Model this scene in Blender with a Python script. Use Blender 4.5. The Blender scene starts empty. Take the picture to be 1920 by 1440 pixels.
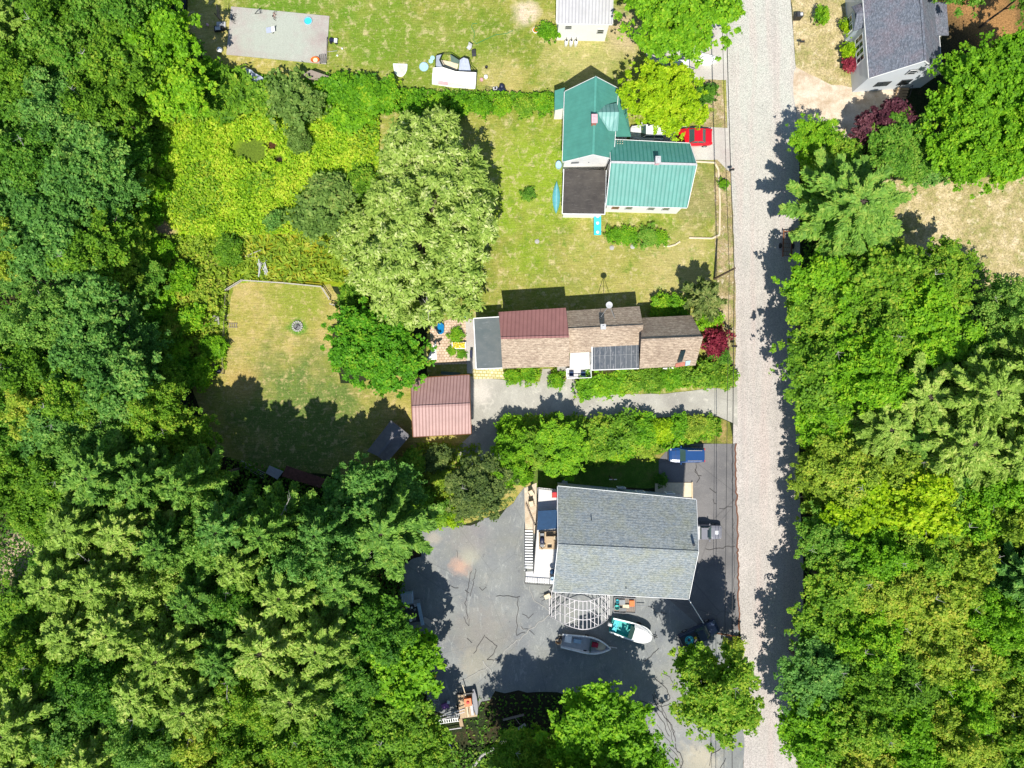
import bpy, math, random
import numpy as np
from mathutils import Vector, Matrix, noise as mnoise

C = bpy.context.scene.collection
SC = bpy.context.scene
H = 92.0; S = 14.0          # camera height in metres, photo pixels per metre of ground

# ---------------------------------------------------------------- camera, sky, sun, exposure
cam = bpy.data.objects.new('camera', bpy.data.cameras.new('camera')); C.objects.link(cam)
cam.location = (0, 0, H); cam.rotation_euler = (0, 0, 0)
cam.data.sensor_fit = 'HORIZONTAL'; cam.data.sensor_width = 36
cam.data.lens = 36 * H / (1920 / S); cam.data.clip_end = 2000; cam.data.clip_start = 1
SC.camera = cam
SUN_EL = math.radians(58); SUN_AZ = math.radians(184)     # the sun stands in the south, a touch west
wd = bpy.data.worlds.new('World'); SC.world = wd; wd.use_nodes = True
bg = wd.node_tree.nodes['Background']
sky = wd.node_tree.nodes.new('ShaderNodeTexSky'); sky.sky_type = 'NISHITA'; sky.sun_disc = False
sky.sun_elevation = SUN_EL; sky.sun_rotation = SUN_AZ; sky.air_density = 1.0; sky.dust_density = 0.3; sky.ozone_density = 1.5
wd.node_tree.links.new(sky.outputs[0], bg.inputs[0]); bg.inputs[1].default_value = 0.105
sl = bpy.data.objects.new('sun', bpy.data.lights.new('sun', 'SUN')); C.objects.link(sl)
sl.data.energy = 5.0; sl.data.angle = math.radians(0.5); sl.data.color = (1.0, 0.96, 0.88)
sd = Vector((math.sin(SUN_AZ) * math.cos(SUN_EL), math.cos(SUN_AZ) * math.cos(SUN_EL), math.sin(SUN_EL)))
sl.rotation_euler = sd.to_track_quat('Z', 'Y').to_euler(); sl.location = (0, 0, 120)
SC.view_settings.view_transform = 'Standard'; SC.view_settings.look = 'None'
SC.view_settings.exposure = 0.26; SC.view_settings.gamma = 1
SC.render.engine = 'CYCLES'
SC.cycles.max_bounces = 5; SC.cycles.diffuse_bounces = 2; SC.cycles.glossy_bounces = 2
SC.cycles.transmission_bounces = 2; SC.cycles.transparent_max_bounces = 4

# ---------------------------------------------------------------- helpers
def K(z): return (H - z) / H
def P(px, py, z=0.0):
    k = K(z); return Vector(((px - 960) / S * k, (720 - py) / S * k, z))
OFF = {}
def tag(o, label=None, cat=None, group=None, kind=None):
    if label: o['label'] = label
    if cat: o['category'] = cat
    if group: o['group'] = group
    if kind: o['kind'] = kind
    return o
def thing(name, label, cat, loc, rz=0.0, group=None):
    o = bpy.data.objects.new(name, None); o.empty_display_size = 0.3; C.objects.link(o)
    o.location = loc; o.rotation_euler = (0, 0, rz)
    OFF[o.name] = Vector(loc)
    return tag(o, label, cat, group)
def tree_copy(o, parent=None):
    c = o.copy(); C.objects.link(c); c.parent = parent
    for ch in list(o.children): tree_copy(ch, c)
    return c
class MB:
    def __init__(s): s.v = []; s.f = []; s.m = []; s.cm = 0; s.isl = []
    def add(s, vs, fs):
        b = len(s.v); s.isl.append((b, len(s.f))); s.v += [tuple(x) for x in vs]
        for f in fs: s.f.append([b + i for i in f]); s.m.append(s.cm)
        return s
    def box(s, c, d, rz=0.0, ry=0.0, rx=0.0):
        R = Matrix.Rotation(rz, 3, 'Z') @ Matrix.Rotation(ry, 3, 'Y') @ Matrix.Rotation(rx, 3, 'X')
        vs = [Vector(c) + R @ Vector((i * d[0] / 2, j * d[1] / 2, k * d[2] / 2)) for i in (-1, 1) for j in (-1, 1) for k in (-1, 1)]
        return s.add(vs, [(0, 1, 3, 2), (4, 6, 7, 5), (0, 4, 5, 1), (2, 3, 7, 6), (0, 2, 6, 4), (1, 5, 7, 3)])
    def tube(s, a, b, r, n=6, r2=None):
        a = Vector(a); b = Vector(b); r2 = r if r2 is None else r2
        z = (b - a); L = z.length
        if L < 1e-6: return s
        z /= L; x = z.orthogonal().normalized(); y = z.cross(x)
        A = [a + (x * math.cos(t) + y * math.sin(t)) * r for t in [2 * math.pi * i / n for i in range(n)]]
        B = [b + (x * math.cos(t) + y * math.sin(t)) * r2 for t in [2 * math.pi * i / n for i in range(n)]]
        fs = [(i, (i + 1) % n, n + (i + 1) % n, n + i) for i in range(n)] + [tuple(range(n - 1, -1, -1)), tuple(range(n, 2 * n))]
        return s.add(A + B, fs)
    def path(s, pts, r, n=5):
        for a, b in zip(pts[:-1], pts[1:]): s.tube(a, b, r, n)
        return s
    def loft(s, rings, cap=True, closed=True):
        n = len(rings[0]); vs = [p for r in rings for p in r]; fs = []
        for i in range(len(rings) - 1):
            for j in range(n if closed else n - 1):
                fs.append((i * n + j, i * n + (j + 1) % n, (i + 1) * n + (j + 1) % n, (i + 1) * n + j))
        if cap: fs += [tuple(range(n - 1, -1, -1)), tuple(range((len(rings) - 1) * n, len(rings) * n))]
        return s.add(vs, fs)
    def lathe(s, c, prof, n=16, sx=1, sy=1):
        c = Vector(c)
        rings = [[c + Vector((r * sx * math.cos(2 * math.pi * i / n), r * sy * math.sin(2 * math.pi * i / n), z)) for i in range(n)] for r, z in prof]
        return s.loft(rings)
    def slab(s, pts, t=0.16):
        n = len(pts); top = [Vector(p) for p in pts]; bot = [p - Vector((0, 0, t)) for p in top]
        return s.add(top + bot, [tuple(range(n)), tuple(range(2 * n - 1, n - 1, -1))] + [(i, n + i, n + (i + 1) % n, (i + 1) % n) for i in range(n)])
    def poly(s, pts): return s.add(pts, [tuple(range(len(pts)))])
    def build(s, name, mat, parent=None, world=False, smooth=False, kind=None):
        me = bpy.data.meshes.new(name)
        off = Vector((0, 0, 0))
        if parent is not None and world: off = OFF[parent.name]
        me.from_pydata([tuple(Vector(v) - off) for v in s.v], [], s.f)
        mats = mat if isinstance(mat, (list, tuple)) else [mat]
        for m in mats: me.materials.append(m)
        if len(mats) > 1: me.polygons.foreach_set('material_index', s.m)
        if smooth: me.polygons.foreach_set('use_smooth', [True] * len(me.polygons))
        me.update()
        import bmesh
        bm = bmesh.new(); bm.from_mesh(me); bmesh.ops.recalc_face_normals(bm, faces=bm.faces); bm.to_mesh(me); bm.free()
        o = bpy.data.objects.new(name, me); C.objects.link(o)
        if parent is not None: o.parent = parent; OFF[o.name] = off if world else Vector((0, 0, 0))
        if kind: o['kind'] = kind
        return o
    def each(s, name, mat, parent, world=False):
        """every added shape as a part of its own"""
        ends = s.isl[1:] + [(len(s.v), len(s.f))]
        for (v0, f0), (v1, f1) in zip(s.isl, ends):
            q = MB(); q.add(s.v[v0:v1], [[i - v0 for i in f] for f in s.f[f0:f1]]); q.build(name, mat, parent, world)
    def solo(s, name, mat, loc, label, cat, group=None, rz=0.0, smooth=False, kind=None):
        """one mesh that is a whole thing, built in local coordinates"""
        o = s.build(name, mat, smooth=smooth); o.location = loc; o.rotation_euler = (0, 0, rz)
        return tag(o, label, cat, group, kind)

# ---------------------------------------------------------------- materials
class NT:
    def __init__(s, name, rough=0.9, spec=0.3):
        s.m = bpy.data.materials.new(name); s.m.use_nodes = True; s.t = s.m.node_tree
        s.b = s.t.nodes['Principled BSDF']; s.b.inputs['Roughness'].default_value = rough
        s.b.inputs['Specular IOR Level'].default_value = spec
        s._p = None
    def n(s, t, **kw):
        x = s.t.nodes.new(t)
        for k, v in kw.items(): setattr(x, k, v)
        return x
    def l(s, a, b): s.t.links.new(a, b)
    def pos(s):
        if s._p is None: s._p = s.n('ShaderNodeNewGeometry').outputs['Position']
        return s._p
    def objc(s): return s.n('ShaderNodeTexCoord').outputs['Object']
    def mp(s, vec, scale=(1, 1, 1), rz=0.0, loc=(0, 0, 0)):
        x = s.n('ShaderNodeMapping'); s.l(vec, x.inputs[0]); x.inputs['Scale'].default_value = scale
        x.inputs['Rotation'].default_value = (0, 0, rz); x.inputs['Location'].default_value = loc
        return x.outputs[0]
    def noise(s, scale, detail=3, rough=0.55, vec=None, dist=0.0):
        x = s.n('ShaderNodeTexNoise'); s.l(vec if vec is not None else s.pos(), x.inputs['Vector'])
        x.inputs['Scale'].default_value = scale; x.inputs['Detail'].default_value = detail
        x.inputs['Roughness'].default_value = rough; x.inputs['Distortion'].default_value = dist
        return x.outputs[0]
    def ramp(s, fac, stops, interp='LINEAR'):
        x = s.n('ShaderNodeValToRGB'); s.l(fac, x.inputs[0]); e = x.color_ramp; e.interpolation = interp
        while len(e.elements) < len(stops): e.elements.new(0.5)
        for el, (p, c) in zip(e.elements, stops):
            el.position = p; el.color = (c, c, c, 1) if isinstance(c, (int, float)) else (*c, 1)
        return x.outputs[0]
    def math(s, op, a, b=None, clamp=False):
        x = s.n('ShaderNodeMath', operation=op); x.use_clamp = clamp
        for i, v in enumerate((a, b)):
            if v is None: continue
            if isinstance(v, (int, float)): x.inputs[i].default_value = v
            else: s.l(v, x.inputs[i])
        return x.outputs[0]
    def mix(s, fac, a, b, mode='MIX'):
        x = s.n('ShaderNodeMix', data_type='RGBA', blend_type=mode)
        for k, v in ((0, fac), (6, a), (7, b)):
            if isinstance(v, (int, float)): x.inputs[k].default_value = v if k == 0 else (v, v, v, 1)
            elif isinstance(v, tuple): x.inputs[k].default_value = (*v, 1)
            else: s.l(v, x.inputs[k])
        return x.outputs[2]
    def dist_blob(s, px, py, rpx, wob=None, soft=0.5):
        """1 inside a round patch of ground, falling to 0 at its uneven edge"""
        p = P(px, py); x = s.n('ShaderNodeVectorMath', operation='DISTANCE'); s.l(s.pos(), x.inputs[0]); x.inputs[1].default_value = p
        d = s.math('DIVIDE', x.outputs['Value'], rpx / S)
        if wob is not None: d = s.math('ADD', d, s.math('MULTIPLY', s.math('SUBTRACT', wob, 0.5), 1.6))
        r = s.n('ShaderNodeMapRange'); r.clamp = True; s.l(d, r.inputs[0])
        r.inputs[1].default_value = 1 - soft; r.inputs[2].default_value = 1 + soft * 0.4; r.inputs[3].default_value = 1; r.inputs[4].default_value = 0
        return r.outputs[0]
    def bump(s, h, strength=0.4, dist=0.05):
        x = s.n('ShaderNodeBump'); s.l(h, x.inputs['Height']); x.inputs['Strength'].default_value = strength; x.inputs['Distance'].default_value = dist
        s.l(x.outputs[0], s.b.inputs['Normal'])
    def done(s, col):
        if isinstance(col, tuple): s.b.inputs['Base Color'].default_value = (*col, 1)
        else: s.l(col, s.b.inputs['Base Color'])
        return s.m
def plain(name, col, rough=0.6, spec=0.4, metal=0.0, var=0.12, scale=3.0, coat=0.0):
    t = NT(name, rough, spec); t.b.inputs['Metallic'].default_value = metal; t.b.inputs['Coat Weight'].default_value = coat
    n = t.noise(scale, 4, 0.6)
    a = tuple(c * (1 - var) for c in col); b = tuple(min(1, c * (1 + var)) for c in col)
    return t.done(t.ramp(n, [(0.3, a), (0.7, b)]))
def sheet_mat(name, stops, s_big=0.12, s_mid=0.9, s_fine=7.0, fine=(0.6, 1.35), blobs=(), rough=0.95, bump=0.5, streak=None, patches=()):
    """ground cover: a colour ramp over large and middle noise, a fine grain, and round patches of other colours"""
    t = NT(name, rough, 0.15)
    a = t.noise(s_big, 3, 0.6); b = t.noise(s_mid, 4, 0.65)
    f = t.math('ADD', t.math('MULTIPLY', a, 0.6), t.math('MULTIPLY', b, 0.4))
    col = t.ramp(f, stops)
    wob = t.noise(0.35, 4, 0.6)
    for px, py, r, c, st in blobs:
        k = t.math('MULTIPLY', t.dist_blob(px, py, r, wob), st)
        col = t.mix(k, col, c)
    vec = t.pos()
    for i, (c, sc, lo, hi, st) in enumerate(patches):
        k = t.ramp(t.noise(sc, 5, 0.72, t.mp(vec, (1, 1, 1), 0, (13.7 * i, 5.1 * i, 0)), 0.4), [(lo, 0.0), (hi, 1.0)]); col = t.mix(t.math('MULTIPLY', k, st), col, c)
    g = t.noise(s_fine, 5, 0.75, vec)
    if streak: g = t.math('ADD', t.math('MULTIPLY', g, 0.6), t.math('MULTIPLY', t.noise(1.0, 4, 0.6, t.mp(vec, streak[:3], streak[3])), 0.4))
    col = t.mix(1.0, col, t.ramp(g, [(0.34, fine[0]), (0.5, 1.0), (0.66, fine[1])]), 'MULTIPLY')
    t.bump(g, bump, 0.08)
    return t.done(col)
GRASS = [(0.37, (0.12, 0.19, 0.018)), (0.45, (0.20, 0.245, 0.032)), (0.54, (0.29, 0.285, 0.06)), (0.64, (0.42, 0.35, 0.13))]
M = {}
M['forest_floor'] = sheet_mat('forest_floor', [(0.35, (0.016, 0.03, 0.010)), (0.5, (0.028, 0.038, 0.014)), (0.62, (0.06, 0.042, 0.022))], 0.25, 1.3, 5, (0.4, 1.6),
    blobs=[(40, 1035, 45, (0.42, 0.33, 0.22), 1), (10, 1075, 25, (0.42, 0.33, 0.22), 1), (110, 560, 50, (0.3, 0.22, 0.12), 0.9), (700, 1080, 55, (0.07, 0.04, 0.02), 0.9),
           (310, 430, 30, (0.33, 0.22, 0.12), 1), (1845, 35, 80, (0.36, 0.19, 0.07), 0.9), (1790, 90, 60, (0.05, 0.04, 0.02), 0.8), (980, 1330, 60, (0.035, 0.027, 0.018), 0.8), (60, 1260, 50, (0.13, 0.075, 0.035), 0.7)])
M['lawn'] = sheet_mat('lawn', GRASS, 0.12, 0.8, 5.5, (0.5, 1.45), streak=(0.6, 9, 1, 0.1), patches=[((0.56, 0.46, 0.24), 0.9, 0.53, 0.66, 0.75), ((0.12, 0.22, 0.02), 0.7, 0.55, 0.68, 0.7), ((0.5, 0.44, 0.2), 2.6, 0.56, 0.66, 0.6), ((0.15, 0.2, 0.03), 3.1, 0.57, 0.68, 0.6)],
    blobs=[(1005, 330, 105, (0.23, 0.34, 0.02), 0.75), (990, 480, 45, (0.23, 0.34, 0.02), 0.5), (1090, 470, 30, (0.22, 0.32, 0.03), 0.5), (700, 60, 90, (0.13, 0.24, 0.015), 0.7), (540, 25, 110, (0.10, 0.22, 0.012), 0.8),
           (850, 110, 110, (0.15, 0.24, 0.02), 0.6), (900, 230, 60, (0.3, 0.3, 0.06), 0.7), (985, 25, 26, (0.62, 0.5, 0.36), 1.0), (1165, 60, 45, (0.5, 0.38, 0.24), 0.9), (1100, 115, 80, (0.4, 0.36, 0.14), 0.7),
           (1310, 370, 60, (0.27, 0.24, 0.10), 0.8), (1270, 500, 70, (0.45, 0.37, 0.15), 0.7), (1120, 510, 90, (0.36, 0.32, 0.09), 0.7), (950, 420, 30, (0.22, 0.34, 0.02), 0.6), (400, 60, 60, (0.5, 0.4, 0.14), 0.7), (480, 135, 60, (0.46, 0.36, 0.1), 0.7), (940, 150, 50, (0.48, 0.38, 0.14), 0.6)])
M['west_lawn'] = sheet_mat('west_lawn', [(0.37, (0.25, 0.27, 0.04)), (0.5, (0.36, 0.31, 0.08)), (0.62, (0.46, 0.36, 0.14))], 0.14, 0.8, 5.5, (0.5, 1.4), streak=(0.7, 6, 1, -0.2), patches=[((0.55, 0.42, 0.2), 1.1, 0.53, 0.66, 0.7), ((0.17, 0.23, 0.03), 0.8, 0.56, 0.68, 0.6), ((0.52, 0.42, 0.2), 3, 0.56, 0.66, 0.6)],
    blobs=[(560, 790, 150, (0.10, 0.17, 0.035), 0.9), (560, 560, 60, (0.22, 0.28, 0.03), 0.7), (558, 612, 17, (0.09, 0.24, 0.02), 1.0), (450, 720, 40, (0.42, 0.3, 0.1), 0.8)])  # first patch puts the tree shade into the grass as darker green
M['meadow_ground'] = sheet_mat('meadow_ground', [(0.36, (0.14, 0.26, 0.010)), (0.5, (0.24, 0.38, 0.012)), (0.64, (0.33, 0.44, 0.02))], 0.15, 0.9, 5, (0.5, 1.4),
    blobs=[(480, 290, 55, (0.09, 0.13, 0.02), 0.8), (512, 275, 14, (0.08, 0.035, 0.015), 1), (525, 300, 10, (0.03, 0.02, 0.015), 1), (560, 480, 120, (0.26, 0.23, 0.015), 0.9), (310, 430, 22, (0.45, 0.3, 0.18), 1)])
M['scrub_ground'] = sheet_mat('scrub_ground', [(0.36, (0.10, 0.18, 0.015)), (0.5, (0.2, 0.24, 0.02)), (0.64, (0.36, 0.3, 0.08))], 0.2, 1.0, 5, (0.5, 1.4), patches=[((0.7, 0.58, 0.38), 0.9, 0.53, 0.64, 0.7), ((0.26, 0.27, 0.08), 1.1, 0.55, 0.66, 0.6), ((0.34, 0.24, 0.12), 2.6, 0.57, 0.66, 0.6)])
M['dry_grass'] = sheet_mat('dry_grass', [(0.37, (0.24, 0.25, 0.07)), (0.48, (0.40, 0.33, 0.15)), (0.62, (0.60, 0.48, 0.28))], 0.2, 1.0, 5, (0.5, 1.4), patches=[((0.7, 0.58, 0.38), 0.9, 0.53, 0.64, 0.7), ((0.26, 0.27, 0.08), 1.1, 0.55, 0.66, 0.6), ((0.34, 0.24, 0.12), 2.6, 0.57, 0.66, 0.6)])
M['sandy_drive'] = sheet_mat('sandy_drive', [(0.36, (0.50, 0.38, 0.26)), (0.5, (0.62, 0.51, 0.38)), (0.64, (0.72, 0.62, 0.5))], 0.3, 1.2, 7, (0.78, 1.15))
M['verge_grass'] = sheet_mat('verge_grass', [(0.36, (0.22, 0.21, 0.07)), (0.5, (0.36, 0.28, 0.14)), (0.64, (0.5, 0.39, 0.24))], 0.25, 1.4, 6, (0.5, 1.4), patches=[((0.2, 0.24, 0.05), 0.8, 0.5, 0.62, 0.8), ((0.6, 0.5, 0.38), 1.4, 0.56, 0.66, 0.8), ((0.22, 0.13, 0.07), 2.2, 0.57, 0.66, 0.6)])
M['bed_soil'] = sheet_mat('bed_soil', [(0.36, (0.10, 0.15, 0.02)), (0.5, (0.2, 0.2, 0.04)), (0.64, (0.36, 0.26, 0.10))], 0.4, 1.4, 6, (0.55, 1.3))
M['shade_lawn'] = sheet_mat('shade_lawn', [(0.36, (0.05, 0.13, 0.012)), (0.5, (0.08, 0.16, 0.02)), (0.64, (0.14, 0.18, 0.04))], 0.4, 1.4, 6, (0.6, 1.3))  # darker copy of the grass, the house's shade put into the colour
def road_mat():
    t = NT('road_chipseal', 0.95, 0.2)
    g = t.noise(8, 5, 0.95); f = t.noise(5, 4, 0.8); big = t.noise(0.14, 3, 0.6)
    col = t.ramp(big, [(0.4, (0.49, 0.45, 0.41)), (0.6, (0.56, 0.505, 0.46))])
    # grey-green toward the north end, warm wheel tracks running the length
    sp = t.n('ShaderNodeSeparateXYZ'); t.l(t.pos(), sp.inputs[0])
    mr = t.n('ShaderNodeMapRange'); mr.clamp = True; t.l(sp.outputs[1], mr.inputs[0]); mr.inputs[1].default_value = 8; mr.inputs[2].default_value = 40
    nn = t.math('MULTIPLY', mr.outputs[0], t.ramp(t.noise(0.3, 3, 0.6), [(0.35, 0.55), (0.65, 1.0)]))
    col = t.mix(nn, col, (0.54, 0.54, 0.47))
    w = t.noise(1.0, 3, 0.5, t.mp(t.pos(), (0.55, 0.04, 1), 0.03))
    col = t.mix(t.ramp(w, [(0.5, 0.0), (0.66, 0.55)]), col, (0.55, 0.45, 0.405))
    w2 = t.noise(1.0, 4, 0.6, t.mp(t.pos(), (0.9, 0.02, 1), 0.02, (4, 0, 0))); col = t.mix(t.ramp(w2, [(0.5, 0.0), (0.7, 0.5)]), col, (0.42, 0.38, 0.345))
    w3 = t.noise(0.5, 5, 0.7); col = t.mix(t.ramp(w3, [(0.55, 0.0), (0.72, 0.5)]), col, (0.62, 0.57, 0.5))
    col = t.mix(1.0, col, t.ramp(g, [(0.40, 0.45), (0.49, 1.0), (0.6, 1.1)]), 'MULTIPLY')
    col = t.mix(1.0, col, t.ramp(f, [(0.36, 0.78), (0.5, 1.0), (0.64, 1.1)]), 'MULTIPLY')
    t.bump(g, 0.35, 0.03)
    return t.done(col)
M['road'] = road_mat()
def asphalt(name, c0, c1, blobs=(), crack=0.6, light=(0.5, 0.46, 0.40), amt=0.5, scuff=0.0):
    t = NT(name, 0.9, 0.25)
    b = t.noise(0.22, 4, 0.6); f = t.noise(12, 4, 0.8)
    col = t.ramp(b, [(0.35, c0), (0.65, c1)])
    s1 = t.noise(0.9, 5, 0.7, dist=1.2)
    col = t.mix(t.math('MULTIPLY', t.ramp(s1, [(0.56, 0.0), (0.72, 1.0)]), amt), col, light)
    wob = t.noise(0.8, 4, 0.6)
    for px, py, r, c, st in blobs: col = t.mix(t.math('MULTIPLY', t.dist_blob(px, py, r, wob, 0.6), st), col, c)
    if scuff:
        q = t.noise(1.0, 4, 0.7, t.mp(t.pos(), (1.6, 0.5, 1), 0.25), 1.0); col = t.mix(t.math('MULTIPLY', t.ramp(q, [(0.57, 0.0), (0.68, 1.0)]), scuff), col, (0.42, 0.43, 0.4))
        q = t.noise(0.16, 3, 0.6); col = t.mix(t.math('MULTIPLY', t.ramp(q, [(0.45, 0.0), (0.65, 1.0)]), 0.5), col, (0.25, 0.25, 0.21))
    if scuff:
        fl = t.noise(3.5, 4, 0.8); col = t.mix(t.ramp(fl, [(0.62, 0.0), (0.68, 0.6)]), col, (0.46, 0.46, 0.42)); fd = t.noise(1.3, 5, 0.8, t.mp(t.pos(), (1, 1, 1), 0, (9, 4, 0))); col = t.mix(t.ramp(fd, [(0.6, 0.0), (0.7, 0.6)]), col, (0.09, 0.09, 0.1))
    # hairline cracks
    v = t.n('ShaderNodeTexVoronoi', feature='DISTANCE_TO_EDGE')
    t.l(t.mix(0.18, t.pos(), t.n('ShaderNodeTexNoise').outputs[1], 'ADD'), v.inputs['Vector']); v.inputs['Scale'].default_value = 0.11
    ck = t.math('MULTIPLY', t.ramp(v.outputs['Distance'], [(0.0, 1.0), (0.008, 0.0)]), crack * 0.6)
    col = t.mix(ck, col, tuple(c * 0.25 for c in c0))
    col = t.mix(1.0, col, t.ramp(f, [(0.35, 0.8), (0.65, 1.18)]), 'MULTIPLY')
    t.bump(f, 0.2, 0.02)
    return t.done(col)
M['lot'] = asphalt('lot_asphalt', (0.18, 0.19, 0.20), (0.27, 0.28, 0.27), crack=0.35, amt=0.3, scuff=0.55, blobs=[(865, 1060, 20, (0.5, 0.33, 0.25), 0.9), (880, 1040, 20, (0.45, 0.44, 0.33), 0.8), (812, 1010, 14, (0.4, 0.36, 0.3), 0.7), (905, 1190, 60, (0.28, 0.25, 0.22), 0.6), (890, 1245, 30, (0.36, 0.33, 0.26), 0.7), (1285, 1330, 80, (0.34, 0.33, 0.31), 0.7), (1310, 1430, 40, (0.5, 0.44, 0.32), 0.8), (880, 1010, 40, (0.3, 0.27, 0.26), 0.6)])
M['dark_lot'] = asphalt('dark_asphalt', (0.15, 0.145, 0.145), (0.21, 0.20, 0.195), crack=0.5, amt=0.15)
M['drive'] = asphalt('drive_asphalt', (0.33, 0.31, 0.27), (0.45, 0.43, 0.37), crack=0.25, light=(0.66, 0.62, 0.53), amt=0.7, blobs=[(900, 735, 25, (0.62, 0.57, 0.5), .7)])
M['concrete'] = asphalt('old_concrete', (0.44, 0.38, 0.35), (0.54, 0.53, 0.47), crack=0.12, light=(0.64, 0.6, 0.53), amt=0.5)
M['slab'] = asphalt('slab_concrete', (0.38, 0.30, 0.275), (0.42, 0.39, 0.35), crack=0.0, light=(0.56, 0.57, 0.5), amt=0.6, blobs=[(520, 68, 85, (0.41, 0.44, 0.37), 0.9), (605, 70, 12, (0.34, 0.27, 0.25), 0.6)])
def pavers(name, c0, c1, mortar, sz=0.45, rz=0.0):
    t = NT(name, 0.9, 0.2)
    b = t.n('ShaderNodeTexBrick'); t.l(t.mp(t.pos(), (1, 1, 1), rz), b.inputs['Vector']); b.inputs['Scale'].default_value = 1
    b.inputs['Color1'].default_value = (*c0, 1); b.inputs['Color2'].default_value = (*c1, 1); b.inputs['Mortar'].default_value = (*mortar, 1)
    b.inputs['Mortar Size'].default_value = 0.045; b.inputs['Brick Width'].default_value = sz; b.inputs['Row Height'].default_value = sz * 0.8
    col = t.mix(1.0, b.outputs[0], t.ramp(t.noise(1.5, 4, 0.7), [(0.3, 0.75), (0.7, 1.2)]), 'MULTIPLY')
    return t.done(col)
M['paver_pink'] = pavers('paver_pink', (0.62, 0.45, 0.33), (0.72, 0.56, 0.42), (0.4, 0.28, 0.18))
M['paver_moss'] = pavers('paver_moss', (0.62, 0.53, 0.30), (0.70, 0.62, 0.40), (0.33, 0.30, 0.08), 0.5, 0.05)
# roofs
def shingles(name, c0, c1, patch, course=0.3, rz=0.0, contrast=(0.62, 1.25), line=0.3, mottle=1.5, ax=1):
    """asphalt shingles: thin uneven course lines and speckled tabs of several tones"""
    t = NT(name, 0.95, 0.15); v = t.mp(t.pos(), (1, 1, 1), rz)
    lo = (0.7, 1.7, 1) if ax == 1 else (1.7, 0.7, 1)
    tab = t.noise(2.6, 3, 0.7, t.mp(v, lo)); col = t.ramp(tab, [(0.38, c0), (0.62, c1)])
    col = t.mix(t.ramp(t.noise(mottle * 0.3, 4, 0.65), [(0.46, 0.0), (0.7, 0.65)]), col, patch)
    sp = t.n('ShaderNodeSeparateXYZ'); t.l(v, sp.inputs[0])
    y = t.math('ADD', t.math('DIVIDE', sp.outputs[ax], course), t.math('MULTIPLY', t.noise(0.7, 2, 0.5), 0.5))
    k = t.math('MULTIPLY', t.ramp(t.math('FRACT', y), [(0.0, 1.0), (0.3, 0.0), (0.8, 0.0), (1.0, 1.0)]), t.ramp(t.noise(1.6, 3, 0.6, t.mp(v, lo)), [(0.35, 0.2), (0.65, 1.0)]))
    col = t.mix(t.math('MULTIPLY', k, line), col, tuple(c * 0.35 for c in c0))
    g = t.noise(5.0, 5, 0.9, t.mp(v, lo))
    col = t.mix(1.0, col, t.ramp(g, [(0.38, contrast[0]), (0.5, 1.0), (0.62, contrast[1])]), 'MULTIPLY')
    t.bump(g, 0.3, 0.03)
    return t.done(col)
M['grey_shingle_n'] = shingles('grey_shingle_north', (0.20, 0.235, 0.26), (0.30, 0.32, 0.31), (0.27, 0.28, 0.2), 0.3, 0.05, (0.55, 1.45), 0.55)
M['grey_shingle'] = M['grey_shingle_n']
M['slate_shingle'] = shingles('slate_shingle', (0.12, 0.135, 0.165), (0.17, 0.185, 0.215), (0.21, 0.17, 0.19), 0.3, 0.07, (0.6, 1.7), 0.12, 1.5, 0)
M['brown_shingle'] = shingles('brown_shingle', (0.33, 0.25, 0.185), (0.50, 0.40, 0.30), (0.27, 0.20, 0.15), 0.3, 0.05, (0.6, 1.3), 0.5, 1.2)
def metal_roof(name, col, rib, pitch, axis='x', rz=0.0, rough=0.45, contrast=0.55):
    t = NT(name, rough, 0.4)
    v = t.mp(t.pos(), (1, 1, 1), rz); sp = t.n('ShaderNodeSeparateXYZ'); t.l(v, sp.inputs[0])
    x = sp.outputs[0 if axis == 'x' else 1]
    fr = t.math('FRACT', t.math('DIVIDE', x, pitch))
    k = t.ramp(fr, [(0.0, 1.0), (0.16, 1.0), (0.28, 0.0), (0.88, 0.0), (1.0, 1.0)])
    n = t.noise(0.8, 4, 0.65)
    c = t.mix(t.ramp(n, [(0.3, 0.0), (0.7, 1.0)]), tuple(i * 0.88 for i in col), tuple(min(1, i * 1.1) for i in col))
    c = t.mix(t.math('MULTIPLY', k, contrast), c, rib)  # darker rib bands put the ribs' shading into the colour
    t.bump(k, 0.5 if contrast > 0.2 else 0.12, 0.04)
    return t.done(c)
M['green_metal'] = metal_roof('green_metal', (0.085, 0.30, 0.24), (0.03, 0.17, 0.13), 0.5, 'y', 0.0, 0.5, 0.06)
M['green_metal_wing'] = metal_roof('green_metal_wing', (0.095, 0.30, 0.255), (0.03, 0.20, 0.155), 0.5, 'x', 0.03, 0.5, 0.75)  # rib bands painted stronger because this roof is seen in sun
M['green_metal_dormer'] = metal_roof('green_metal_dormer', (0.2, 0.40, 0.36), (0.06, 0.22, 0.19), 0.5, 'x', 0.03, 0.5, 0.6)
M['red_metal'] = metal_roof('red_metal', (0.31, 0.145, 0.13), (0.16, 0.065, 0.055), 0.5, 'x', 0.05, 0.5, 0.45)
M['pink_metal'] = metal_roof('faded_red_metal', (0.42, 0.255, 0.23), (0.20, 0.095, 0.08), 0.42, 'x', 0.03, 0.5, 0.7)
M['grey_metal'] = metal_roof('grey_metal', (0.48, 0.47, 0.47), (0.28, 0.28, 0.3), 0.42, 'x', 0.0, 0.5, 0.7)
def membrane(name, c0, c1, seams, wear):
    t = NT(name, 0.75, 0.3)
    n = t.noise(0.7, 5, 0.7); f = t.noise(1.3, 5, 0.75, t.mp(t.pos(), seams))
    col = t.ramp(n, [(0.3, c0), (0.7, c1)])
    col = t.mix(t.ramp(f, [(0.56, 0.0), (0.72, 0.75)]), col, wear)
    t.bump(f, 0.2, 0.03)
    return t.done(col)
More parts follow.
